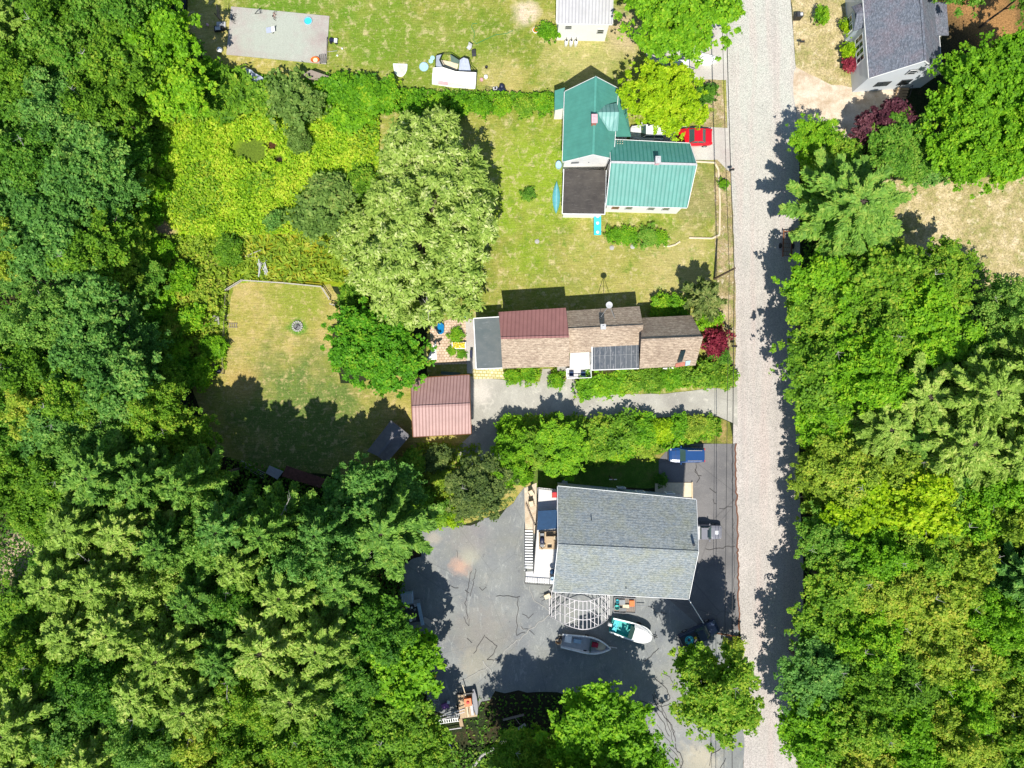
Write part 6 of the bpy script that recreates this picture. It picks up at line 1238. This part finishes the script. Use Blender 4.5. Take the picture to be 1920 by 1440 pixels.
rows('the middle left woods', 'trees of the middle left woods', [
 ('the top row', [('A', 35, 520, 38, 9, 'cool'), ('Cc', 215, 515, 38, 8, 'yel'), ('A', 255, 530, 36, 6, 'deep')]),
 ('the second row', [('B', 10, 665, 52, 14, 'deep'), ('D', 90, 610, 62, 15, 'pineg'), ('A', 170, 590, 62, 15, 'cool'), ('A', 225, 592, 42, 8, 'cool')]),
 ('the third row', [('B', 90, 690, 62, 15, 'mid'), ('A', 170, 670, 62, 15, 'cool'), ('D', 245, 665, 50, 9, 'cool'), ('Cc', 300, 700, 40, 6, 'mid')]),
 ('the fourth row', [('D', 75, 750, 55, 15, 'yel'), ('B', 150, 750, 62, 15, 'mid'), ('A', 225, 740, 60, 14, 'cool'), ('D', 290, 770, 52, 13, 'mid')]),
 ('the fifth row', [('A', 25, 810, 60, 14, 'deep'), ('B', 105, 820, 60, 15, 'cool'), ('D', 190, 825, 60, 15, 'pineg'), ('A', 270, 830, 52, 13, 'mid'), ('Cc', 345, 815, 45, 9, 'mid')])])
rows('the lower left woods', 'trees of the lower left woods', [
 ('the top row', [('D', 20, 895, 58, 14, 'mid'), ('B', 95, 900, 60, 14, 'mid'), ('P', 205, 890, 70, 18, 'pineg'), ('Q', 290, 905, 60, 17, 'pineg'), ('P', 365, 915, 58, 18, 'pineg'), ('P', 440, 985, 62, 20, 'cool'), ('Q', 515, 985, 62, 20, 'pineg'), ('P', 600, 985, 52, 19, 'cool'), ('Cc', 668, 915, 55, 14, 'cool'), ('A', 745, 905, 45, 10, 'cool')]),
 ('the second row', [('D', 75, 958, 44, 12, 'mid'), ('P', 165, 985, 66, 18, 'pine'), ('Q', 250, 990, 60, 18, 'pine'), ('P', 330, 1000, 58, 19, 'pineg'), ('B', 410, 1030, 55, 18, 'pineg'), ('P', 480, 1045, 58, 19, 'pine'), ('D', 555, 1040, 55, 18, 'cool'), ('Cc', 630, 1010, 52, 14, 'cool'), ('P', 722, 990, 72, 15, 'pineg')]),
 ('the third row', [('A', 112, 1052, 40, 10, 'deep'), ('P', 135, 1085, 68, 18, 'pine'), ('Q', 225, 1085, 66, 18, 'pine'), ('D', 305, 1085, 56, 17, 'pine'), ('P', 385, 1110, 62, 19, 'pineg'), ('B', 455, 1130, 55, 17, 'deep'), ('P', 550, 1110, 72, 19, 'pine'), ('Q', 640, 1095, 60, 16, 'pineg')]),
 ('the fourth row', [('A', 35, 1165, 50, 7, 'mid'), ('P', 160, 1175, 62, 17, 'pine'), ('P', 240, 1180, 64, 18, 'pine'), ('Sx', 330, 1195, 66, 18, 'pine'), ('Q', 430, 1215, 60, 18, 'pineg'), ('Sx', 525, 1190, 74, 19, 'pine'), ('P', 610, 1185, 66, 18, 'pine'), ('A', 705, 1165, 60, 13, 'deep')]),
 ('the fifth row', [('B', 45, 1235, 52, 12, 'mid'), ('B', 110, 1260, 58, 14, 'mid'), ('D', 190, 1265, 58, 15, 'deep'), ('Q', 290, 1290, 64, 18, 'pine'), ('Sx', 385, 1300, 66, 18, 'pine'), ('D', 465, 1290, 55, 16, 'mid'), ('Sx', 560, 1280, 74, 18, 'pine'), ('B', 650, 1270, 60, 14, 'deep'), ('Cc', 748, 1235, 66, 11, 'vivid')]),
 ('the sixth row', [('Sx', 50, 1335, 74, 18, 'pine'), ('D', 140, 1350, 60, 15, 'pineg'), ('P', 190, 1410, 60, 17, 'pine'), ('D', 300, 1385, 60, 15, 'pineg'), ('B', 390, 1390, 60, 14, 'yel'), ('D', 470, 1385, 60, 14, 'mid'), ('B', 560, 1390, 62, 14, 'mid'), ('A', 645, 1375, 62, 13, 'deep'), ('B', 740, 1340, 70, 12, 'mid')]),
 ('the bottom row', [('Sx', 25, 1440, 70, 17, 'pine'), ('B', 110, 1440, 50, 14, 'yel'), ('B', 265, 1455, 55, 14, 'mid'), ('D', 350, 1455, 55, 14, 'mid'), ('A', 430, 1460, 55, 14, 'mid'), ('B', 520, 1460, 55, 14, 'yel'), ('D', 620, 1455, 60, 13, 'yel'), ('B', 705, 1435, 60, 12, 'mid'), ('A', 785, 1410, 50, 10, 'mid')])])
rows('the roadside woods', 'trees of the woods across the road', [
 ('the top row', [('A', 1552, 548, 72, 10.6, 'vivid'), ('Cc', 1640, 545, 66, 12, 'mid'), ('B', 1755, 520, 66, 12, 'mid'), ('D', 1870, 600, 50, 13, 'pineg')]),
 ('the second row', [('A', 1537, 620, 62, 10.6, 'mid'), ('B', 1620, 630, 72, 13, 'mid'), ('A', 1735, 600, 75, 13, 'vivid'), ('D', 1820, 660, 55, 11, 'deep'), ('P', 1900, 690, 62, 17, 'pine')]),
 ('the third row', [('B', 1542, 710, 66, 11.4, 'mid'), ('A', 1625, 710, 66, 14, 'vivid'), ('Sx', 1720, 735, 76, 15, 'pine'), ('Sx', 1830, 745, 80, 17, 'pine'), ('P', 1915, 780, 60, 17, 'pine')]),
 ('the fourth row', [('A', 1557, 790, 52, 9.7, 'vivid'), ('Sx', 1640, 800, 68, 14, 'pine'), ('Q', 1700, 835, 55, 13, 'pineg'), ('Sx', 1795, 830, 74, 16, 'pine'), ('P', 1885, 840, 66, 16, 'pine')]),
 ('the fifth row', [('D', 1530, 862, 42, 6, 'yel'), ('B', 1590, 880, 62, 12, 'yel'), ('B', 1680, 890, 62, 12, 'yel'), ('A', 1780, 905, 55, 11, 'cool'), ('D', 1880, 915, 60, 13, 'vivid')]),
 ('the sixth row', [('B', 1558, 940, 52, 7, 'yel'), ('Cc', 1625, 955, 62, 12, 'lime'), ('Cc', 1715, 960, 66, 13, 'lime'), ('B', 1815, 975, 60, 13, 'vivid'), ('Cc', 1905, 985, 55, 13, 'yel')]),
 ('the seventh row', [('D', 1567, 1020, 55, 9.7, 'deep'), ('B', 1640, 1040, 60, 12, 'vivid'), ('D', 1730, 1050, 66, 13, 'mid'), ('A', 1810, 1060, 60, 14, 'yel'), ('Q', 1900, 1065, 66, 16, 'cool')]),
 ('the eighth row', [('B', 1577, 1105, 62, 11.4, 'mid'), ('D', 1660, 1115, 62, 13, 'yel'), ('B', 1750, 1130, 62, 13, 'yel'), ('D', 1840, 1130, 60, 14, 'vivid'), ('A', 1915, 1150, 50, 14, 'mid')]),
 ('the ninth row', [('A', 1557, 1185, 62, 11.4, 'mid'), ('B', 1635, 1195, 62, 13, 'vivid'), ('D', 1730, 1205, 62, 13, 'yel'), ('B', 1820, 1215, 62, 14, 'yel'), ('B', 1905, 1225, 55, 14, 'mid')]),
 ('the tenth row', [('B', 1537, 1275, 62, 11.4, 'cool'), ('A', 1615, 1280, 60, 13, 'mid'), ('B', 1710, 1290, 62, 13, 'mid'), ('D', 1800, 1300, 62, 14, 'vivid'), ('B', 1895, 1310, 58, 14, 'yel')]),
 ('the eleventh row', [('A', 1532, 1355, 62, 10.6, 'vivid'), ('B', 1610, 1365, 62, 13, 'mid'), ('A', 1700, 1375, 60, 13, 'vivid'), ('D', 1795, 1385, 62, 14, 'yel'), ('B', 1890, 1395, 62, 14, 'mid')]),
 ('the bottom row', [('A', 1557, 1435, 55, 10.6, 'mid'), ('B', 1630, 1450, 60, 13, 'yel'), ('D', 1720, 1455, 60, 13, 'mid'), ('B', 1810, 1460, 60, 13, 'vivid'), ('A', 1900, 1465, 60, 14, 'deep')])])
# single trees
plant('D', 1930, -20, 45, 13, 'deep', 'deep green tree in the top corner beyond the slate roof house')
plant('A', 1800, -35, 50, 13, 'deep', 'deep green tree added for its shade on the top edge beyond the slate roof house')  # added to cast dappled shade on the bare ground below it
plant('M', 1262, 18, 96, 12, 'vivid', 'broad bright green maple spreading over the drive at the top edge', name='maple_tree')
plant('M', 1247, 183, 68, 9, 'lime', 'round lime green tree between the green roof and the red sedan', name='broadleaf_tree')
plant('M', 1856, 164, 95, 11.5, 'vivid', 'great bright green maple crown east of the slate roof house', name='maple_tree')
plant('M', 1815, 262, 82, 12, 'vivid', 'bright green maple above the dry field, below the greatest maple', name='maple_tree')
plant('M', 1905, 255, 75, 12, 'vivid', 'bright green maple above the dry field, nearest the photo edge', name='maple_tree')
plant('Sx', 1590, 392, 118, 15, 'pineg', 'huge spreading pine reaching over the road edge by the rusty trailer frame')
plant('B', 1530, 265, 45, 7, 'vivid', 'low bright tree at the road edge below the sandy driveway')
plant('A', 1560, 320, 55, 8, 'mid', 'mid green tree between the road and the huge spreading pine')
plant('A', 1690, 280, 62, 8, 'deep', 'deep green tree between the plum tree and the bright maples')
plant('A', 1735, 300, 48, 7, 'cool', 'low cool green tree at the top corner of the dry field')
plant('Cc', 1670, 224, 38, 7, 'plum', 'dark plum leaved tree beside the sandy driveway, the larger clump', name='plum_tree')
plant('Cc', 1628, 240, 30, 6, 'plum', 'dark plum leaved tree beside the sandy driveway, the smaller clump', name='plum_tree')
plant('D', 1655, 485, 48, 9, 'yel', 'thin yellow green tree with bare branches below the huge pine')
plant('dense', 706, 652, 82, 7.5, 'dense', 'wide dense dark green round tree between the golden lawn and the patio')
plant('B', 900, 915, 58, 9, 'olive', 'dark olive tree at the top of the asphalt lot')
plant('A', 1052, 840, 50, 6, 'vivid', 'mid green tree overhanging the shaded yard')
plant('A', 962, 848, 40, 5.5, 'vivid', 'bright green tree between the driveway mouth and the olive tree')
plant('A', 1000, 840, 38, 5, 'mid', 'green tree in the hedge bank beside the overhanging tree')
plant('D', 945, 880, 40, 7, 'vivid', 'bright green tree between the olive tree and the sling chairs')
plant('B', 1340, 1300, 82, 16, 'mid', 'lone mid green tree between the road and the lower lot')
plant('B', 1295, 1240, 30, 8, 'vivid', 'small bright tree at the tail of the black pickup')
plant('A', 1120, 1370, 88, 12, 'vivid', 'large bright green tree at the bottom edge beside the cracked drive')
plant('B', 1190, 1415, 60, 11, 'vivid', 'bright green tree on the bottom edge nearest the cracked drive')
plant('B', 985, 1420, 60, 9, 'mid', 'mid green tree beside the long pale fallen log')
plant('D', 1075, 1445, 50, 10, 'yel', 'yellow green tree on the bottom edge beside the large bright tree')
for px, R_, lb in ((975, 80, 'tall tree beyond the bottom edge, nearest the long pale log'), (1065, 90, 'tall tree beyond the bottom edge, in the middle of three'), (1150, 80, 'tall tree beyond the bottom edge, nearest the cracked drive')):
    plant('B', px, 1540, R_, 18.8, 'mid', lb)
plant('sparse', 1318, 560, 40, 6, 'olive', 'lone sparse olive conifer on the verge beside the long house', name='pine_tree')
plant('A', 350, 95, 30, 6, 'deep', 'small dark tree against the board fence beside the slab yard')
B_ = lambda *a, **k: plant(*a, cat='bush', name='bush', **k)
B_('hedge', 1341, 640, 27, 3, 'wine', 'wine red bush at the road end of the long brown house')
for px, py, R_, h, lf, lb in ((1027, 62, 18, 2.2, 'hedge', 'round green bush against the white outbuilding'), (1539, 30, 15, 2, 'hedge', 'round green bush alone on the dry lawn of the slate roof house'),
        (1590, 52, 15, 2, 'lime', 'round bush at the slate roof house, above the wooden landing'), (1594, 96, 16, 2, 'lime', 'round bush at the slate roof house, below the wooden landing'), (1596, 122, 15, 1.8, 'wine', 'wine red bush against the slate roof house'),
        (545, 190, 46, 4, 'sage', 'large grey green bush at the top of the meadow, toward the slab'), (585, 205, 26, 3.5, 'sage', 'grey green bush touching the large one in the meadow'), (562, 262, 22, 2.6, 'sage', 'smaller grey green bush below the large one in the meadow'),
        (622, 368, 40, 3.6, 'sage', 'large grey green bush beside the pale willow'), (592, 412, 42, 3.4, 'sage', 'large grey green bush lower beside the pale willow'), (680, 345, 28, 2.6, 'mid', 'low green bush between the grey green bush and the pale willow'), (515, 415, 17, 2.6, 'cool', 'small round dark bush alone in the tall grass'),
        (430, 180, 44, 3.2, 'mid', 'wide green bush in the hedge below the slab, toward the woods'), (495, 185, 34, 3, 'mid', 'green bush in the hedge below the slab near the crumpled sheet'), (395, 150, 34, 3.2, 'vivid', 'bright bush at the top corner of the meadow by the woods'),
        (640, 170, 34, 2.6, 'hedge', 'dark bright bush in the hedge below the board roof'), (690, 178, 36, 2.6, 'hedge', 'rounded hedge bush below the half round rug'), (728, 180, 26, 2.2, 'hedge', 'end bush of the hedge nearest the half round rug'), (660, 215, 34, 2.2, 'vivid', 'hedge bush on the meadow side below the rounded one'),
        (780, 196, 21, 2, 'hedge', 'low hedge bush below the round splash pool'), (820, 196, 20, 2, 'hedge', 'low hedge bush below the tent, toward the round pool'), (862, 198, 20, 2.2, 'hedge', 'low hedge bush directly below the tent'), (903, 199, 19, 2, 'hedge', 'low hedge bush below the tent corner'), (940, 200, 17, 1.8, 'hedge', 'low hedge bush below the dark blue rubbish bags'), (985, 200, 20, 1.5, 'mid', 'low hedge bush toward the green roof house'), (1020, 196, 20, 1.5, 'hedge', 'low hedge bush nearest the green roof porch'),
        (1320, 180, 20, 2, 'deep', 'dark green bush on the verge beside the lime tree'), (990, 365, 13, 1, 'deep', 'small dark green bush alone on the lawn beside the canoe'), (1356, 345, 10, 1, 'hedge', 'small green bush at the mailbox by the stone edging'),
        (1150, 441, 16, 1, 'hedge', 'low bedding bush nearest the blue tarp table'), (1180, 443, 18, 1, 'hedge', 'low bedding bush in the middle of the garden strip'), (1215, 443, 20, 1.1, 'deep', 'low bedding bush toward the end of the garden strip'), (1240, 446, 14, 1, 'hedge', 'low bedding bush at the stone edging end of the garden strip'),
        (962, 704, 17, 1.4, 'hedge', 'clipped bush under the brown shingle eave, nearer the mossy patio'), (995, 703, 18, 1.4, 'hedge', 'clipped bush under the brown shingle eave, nearer the bench'), (1043, 712, 16, 1.3, 'hedge', 'bush between the two garden paths below the bench'),
        (1098, 724, 22, 1.6, 'hedge', 'bush beside the white front deck steps'), (1125, 722, 24, 1.8, 'vivid', 'bush below the worn dark flat roof, nearer the deck'), (1158, 717, 24, 1.8, 'hedge', 'bush below the middle of the worn dark flat roof'), (1188, 713, 24, 1.8, 'mid', 'bush below the far end of the worn dark flat roof'), (1222, 710, 22, 1.7, 'mid', 'bush below the brown shingle end section, nearer the deck'), (1255, 708, 22, 1.7, 'hedge', 'bush below the white doorstep of the end section'), (1288, 703, 20, 1.7, 'mid', 'bush below the corner of the end section'), (1325, 700, 28, 2.2, 'mid', 'broad bush where the long driveway nears the road'), (1352, 705, 26, 2.2, 'mid', 'broad bush at the road above the long driveway'), (1350, 668, 20, 2, 'deep', 'dark bush under the wine red bush at the road'),
        (1330, 600, 22, 2, 'vivid', 'bright bush between the olive conifer and the house end'), (1240, 577, 22, 1.6, 'hedge', 'shaded bush behind the end section of the long house'), (1270, 580, 22, 1.6, 'hedge', 'shaded bush behind the long house nearest the olive conifer'),
        (962, 806, 26, 3.0, 'vivid', 'hedge bush at the driveway mouth casting a spiky shadow'), (1000, 806, 26, 1.6, 'mid', 'second hedge bush from the driveway mouth'), (1040, 806, 27, 1.8, 'mid', 'third hedge bush from the driveway mouth'), (1080, 808, 28, 1.6, 'mid', 'fourth hedge bush from the driveway mouth'), (1125, 808, 30, 2.4, 'mid', 'tall dark hedge bush in the middle of the bank'), (1165, 810, 34, 2.8, 'mid', 'tallest hedge bush of the bank'), (1205, 808, 30, 2.2, 'hedge', 'tall hedge bush toward the blue wagon'), (1235, 806, 24, 1.9, 'lime', 'lime hedge bush above the pink pipe'), (1270, 801, 22, 1.8, 'hedge', 'hedge bush directly above the blue wagon'), (1300, 800, 22, 1.6, 'yel', 'yellow green hedge bush toward the road above the wagon'), (1330, 801, 20, 1.2, 'mid', 'last hedge bush before the road verge'), (1110, 840, 28, 2.2, 'mid', 'low bush at the top edge of the shaded yard'), (1160, 842, 26, 1.8, 'hedge', 'low bush beside the clothesline post'), (1210, 838, 22, 1.6, 'yel', 'low bush at the shaded yard corner nearest the blue wagon'),
        (855, 629, 14, .8, 'hedge', 'leafy planting at the upper half of the patio bed'), (848, 657, 9, .6, 'hedge', 'leafy planting at the lower half of the patio bed'), (866, 664, 9, .5, 'hedge', 'small leafy planting beside the grey flat roof'),
        (820, 965, 26, 1.8, 'mid', 'low bush at the top edge of the asphalt lot'), (850, 972, 18, 1.4, 'lime', 'small lime bush at the top edge of the asphalt lot'), (790, 940, 26, 2.2, 'mid', 'green bush between the woods and the lot'), (985, 895, 14, 1.8, 'vivid', 'green bush at the sand bed corner'), (1240, 900, 12, 1.4, 'deep', 'shaded bush at the entry pad'),
        (820, 860, 26, 2.2, 'olive', 'olive bush on the rough lawn below the red garage'), (775, 870, 26, 2.4, 'mid', 'green bush beside the grey shed'), (830, 900, 22, 2, 'yel', 'yellow green bush beside the olive tree'), (380, 700, 26, 2.2, 'vivid', 'bright bush at the scrub corner by the dark bench'), (330, 660, 28, 2.4, 'vivid', 'bright bush in the middle of the scrub'), (400, 650, 22, 2, 'vivid', 'bright bush beside the wire fence'), (385, 560, 24, 1.8, 'yel', 'yellow green bush in the upper scrub'), (300, 560, 26, 2, 'vivid', 'bright bush in the scrub against the woods'), (430, 470, 26, 2, 'mid', 'green bush above the rail fence corner'), (660, 560, 28, 2.6, 'mid', 'green bush between the rail fence end and the willow'), (690, 520, 20, 3, 'cool', 'cool green bush tucked under the willow edge'),
        (1485, 1185, 12, 1, 'hedge', 'x'), (1375, 1215, 20, 1.5, 'yel', 'yellow green bush at the rusty guard rail')):
    if lb != 'x': B_('hedge' if h < 1.6 else random.Random(px).choice(('bush', 'bush2')), px, py, R_, h, lf, lb)
# the big pale willow: one crown of many drooping masses
rng = np.random.default_rng(77); W0 = P(790, 440, 7); wr = thing('willow_tree', 'huge pale silvery willow spreading over the lawn west of the canoe', 'tree', (W0.x, W0.y, 0))
masses = [(800, 290, 75, 11), (850, 330, 70, 12), (760, 300, 60, 9), (870, 420, 70, 12), (800, 400, 85, 14), (740, 390, 60, 10), (690, 440, 58, 8), (760, 480, 85, 13), (850, 500, 66, 10), (700, 500, 58, 8), (790, 550, 75, 10), (740, 570, 55, 8), (860, 560, 45, 7), (660, 460, 36, 6), (820, 250, 48, 9), (890, 375, 44, 9), (770, 250, 36, 7)]
cs, ns, axs, cens = [], [], [], []
for px, py, Rp, z in masses:
    c0 = P(px, py, z * .72); R_ = Rp / S * K(z * .72); nl = int(Rp * .7); d = rdir(rng, nl, -.1); cen = np.array(c0) - np.array([W0.x, W0.y, 0]) + d * np.array([R_ * .85, R_ * .85, z * .26]) * rng.uniform(.7, 1.05, nl)[:, None]; cens.append(cen)
    n = int(Rp * Rp * 1.05); k = rng.integers(0, nl, n); lr = .85; u = rdir(rng, n, -.5); c = cen[k] + u * lr * rng.uniform(.5, 1.1, n)[:, None]
    c[:, 2] -= rng.random(n) * .7; cs.append(c); ns.append(u * .5 + np.array([0, 0, .8]) + rng.normal(size=(n, 3)) * .5); axs.append(u * np.array([1, 1, .2]) + np.array([0, 0, -.35]))
trunk(wr, 9, .45, np.concatenate(cens), rng, dead=7, nl=34)
leaves_mesh('crown', np.concatenate(cs), np.concatenate(ns), .2, L['willow'], 2.6, np.concatenate(axs), rng, wr)
# meadow, scrub and woodland undergrowth: nobody could count these
def inside(pts, poly):
    x, y = pts[:, 0], pts[:, 1]; c = np.zeros(len(pts), bool); j = len(poly) - 1
    for i in range(len(poly)):
        xi, yi = poly[i]; xj, yj = poly[j]
        c ^= ((yi > y) != (yj > y)) & (x < (xj - xi) * (y - yi) / (yj - yi + 1e-12) + xi); j = i
    return c
def cover(name, polys, n, z0, z1, size, leaf, seed, aspect=1.8, holes=()):
    rng = np.random.default_rng(seed); out = []
    for poly in polys:
        p = np.array(poly, float); lo, hi = p.min(0), p.max(0); area = (hi - lo).prod()
        q = rng.uniform(lo, hi, (int(n * area / 100), 2)); q = q[inside(q, poly)]
        for hx, hy, hr in holes: q = q[(q[:, 0] - hx) ** 2 + (q[:, 1] - hy) ** 2 > hr * hr * rng.uniform(.5, 1.3, len(q))]
        out.append(q)
    q = np.concatenate(out); w = np.stack([(q[:, 0] - 960) / S, (720 - q[:, 1]) / S], 1)
    big = np.array([mnoise.noise(Vector((a * .35, b * .35, seed))) + .5 * mnoise.noise(Vector((a * 1.1, b * 1.1, seed))) for a, b in w])
    z = z0 + (z1 - z0) * np.clip(.5 + big * .7 + rng.uniform(-.3, .3, len(w)), 0, 1.3)
    c = np.concatenate([w, z[:, None]], 1); nr = np.array([0, 0, 1.0]) + rng.normal(size=(len(c), 3)) * .55
    return leaves_mesh(name, c, nr, size, L[leaf], aspect, rng=rng, kind='stuff')
cover('meadow_plants', [[(295, 185), (400, 130), (500, 160), (640, 170), (712, 205), (712, 340), (690, 420), (620, 440), (480, 440), (380, 450), (300, 420), (285, 300)]], 42, .15, .95, .2, 'meadow', 3, holes=[(480, 285, 26), (512, 275, 9), (525, 300, 9), (310, 430, 18), (450, 280, 20)])
cover('tall_grass', [[(430, 440), (560, 430), (700, 450), (690, 530), (430, 525)]], 8, .05, .5, .22, 'yel', 4, 4.0)
cover('scrub_plants', [[(290, 440), (430, 450), (425, 690), (330, 715), (285, 600)]], 17, .1, 1.2, .24, 'yel', 5)
cover('hedge_undergrowth', [[(380, 130), (560, 150), (745, 170), (1040, 180), (1040, 208), (720, 212), (560, 215), (400, 200)], [(945, 785), (1350, 785), (1350, 815), (1230, 850), (1010, 858), (935, 870)], [(1085, 712), (1370, 690), (1370, 722), (1100, 732)]], 20, .1, 1.0, .24, 'hedge', 6)
cover('woodland_undergrowth', [[(-60, -60), (340, -60), (352, 120), (285, 300), (300, 620), (350, 720), (400, 850), (640, 900), (780, 960), (760, 1060), (770, 1260), (800, 1340), (840, 1400), (960, 1400), (1000, 1380), (1200, 1340), (1215, 1500), (-60, 1500)],
    [(1500, 260), (1700, 260), (1980, 330), (1640, 335), (1640, 460), (1980, 540), (1980, 1500), (1510, 1500)], [(1800, 100), (1980, 60), (1980, 330), (1780, 330)]], 9, .1, 1.3, .22, 'under', 7)
cover('woodland_edge_plants', [[(272, 130), (312, 150), (322, 300), (300, 440), (300, 620), (350, 740), (300, 740), (262, 600), (262, 300)], [(1490, 250), (1520, 260), (1530, 340), (1500, 340)]], 22, .2, 2.2, .24, 'vivid', 12)
rr = random.Random(12)
for i, (px, py) in enumerate([(x, y) for x, y in ((292, 175), (300, 215), (290, 262), (286, 310), (292, 352), (288, 398), (298, 470), (292, 512), (290, 600), (300, 640), (322, 610), (345, 520), (360, 600), (345, 700))]):
    B_(rr.choice(('bush', 'bush2')), px, py, rr.uniform(20, 28), rr.uniform(2.2, 3.4), rr.choice(('vivid', 'mid', 'hedge', 'yel')), f'leafy bush on the {"meadow edge" if py < 450 else "scrub edge"} beside the woods, {ORD[i] if i < 6 else ORD[i - 6]} from the top')
cover('meadow_weeds', [[(295, 150), (420, 135), (430, 200), (380, 240), (300, 230)], [(320, 330), (400, 300), (430, 380), (380, 440), (310, 410)], [(640, 205), (712, 210), (712, 340), (672, 350), (650, 260)], [(470, 330), (520, 320), (520, 360), (470, 370)]], 11, .4, 1.2, .2, 'mid', 13)
cover('lot_edge_weeds', [[(860, 1305), (1080, 1298), (1110, 1330), (1060, 1400), (880, 1400)], [(700, 1040), (760, 1050), (750, 1110), (700, 1110)]], 3, .02, .35, .2, 'under', 14)
cover('rough_grass', [[(780, 830), (900, 830), (900, 870), (850, 960), (780, 960)]], 10, .03, .35, .2, 'yel', 8, 4.0)
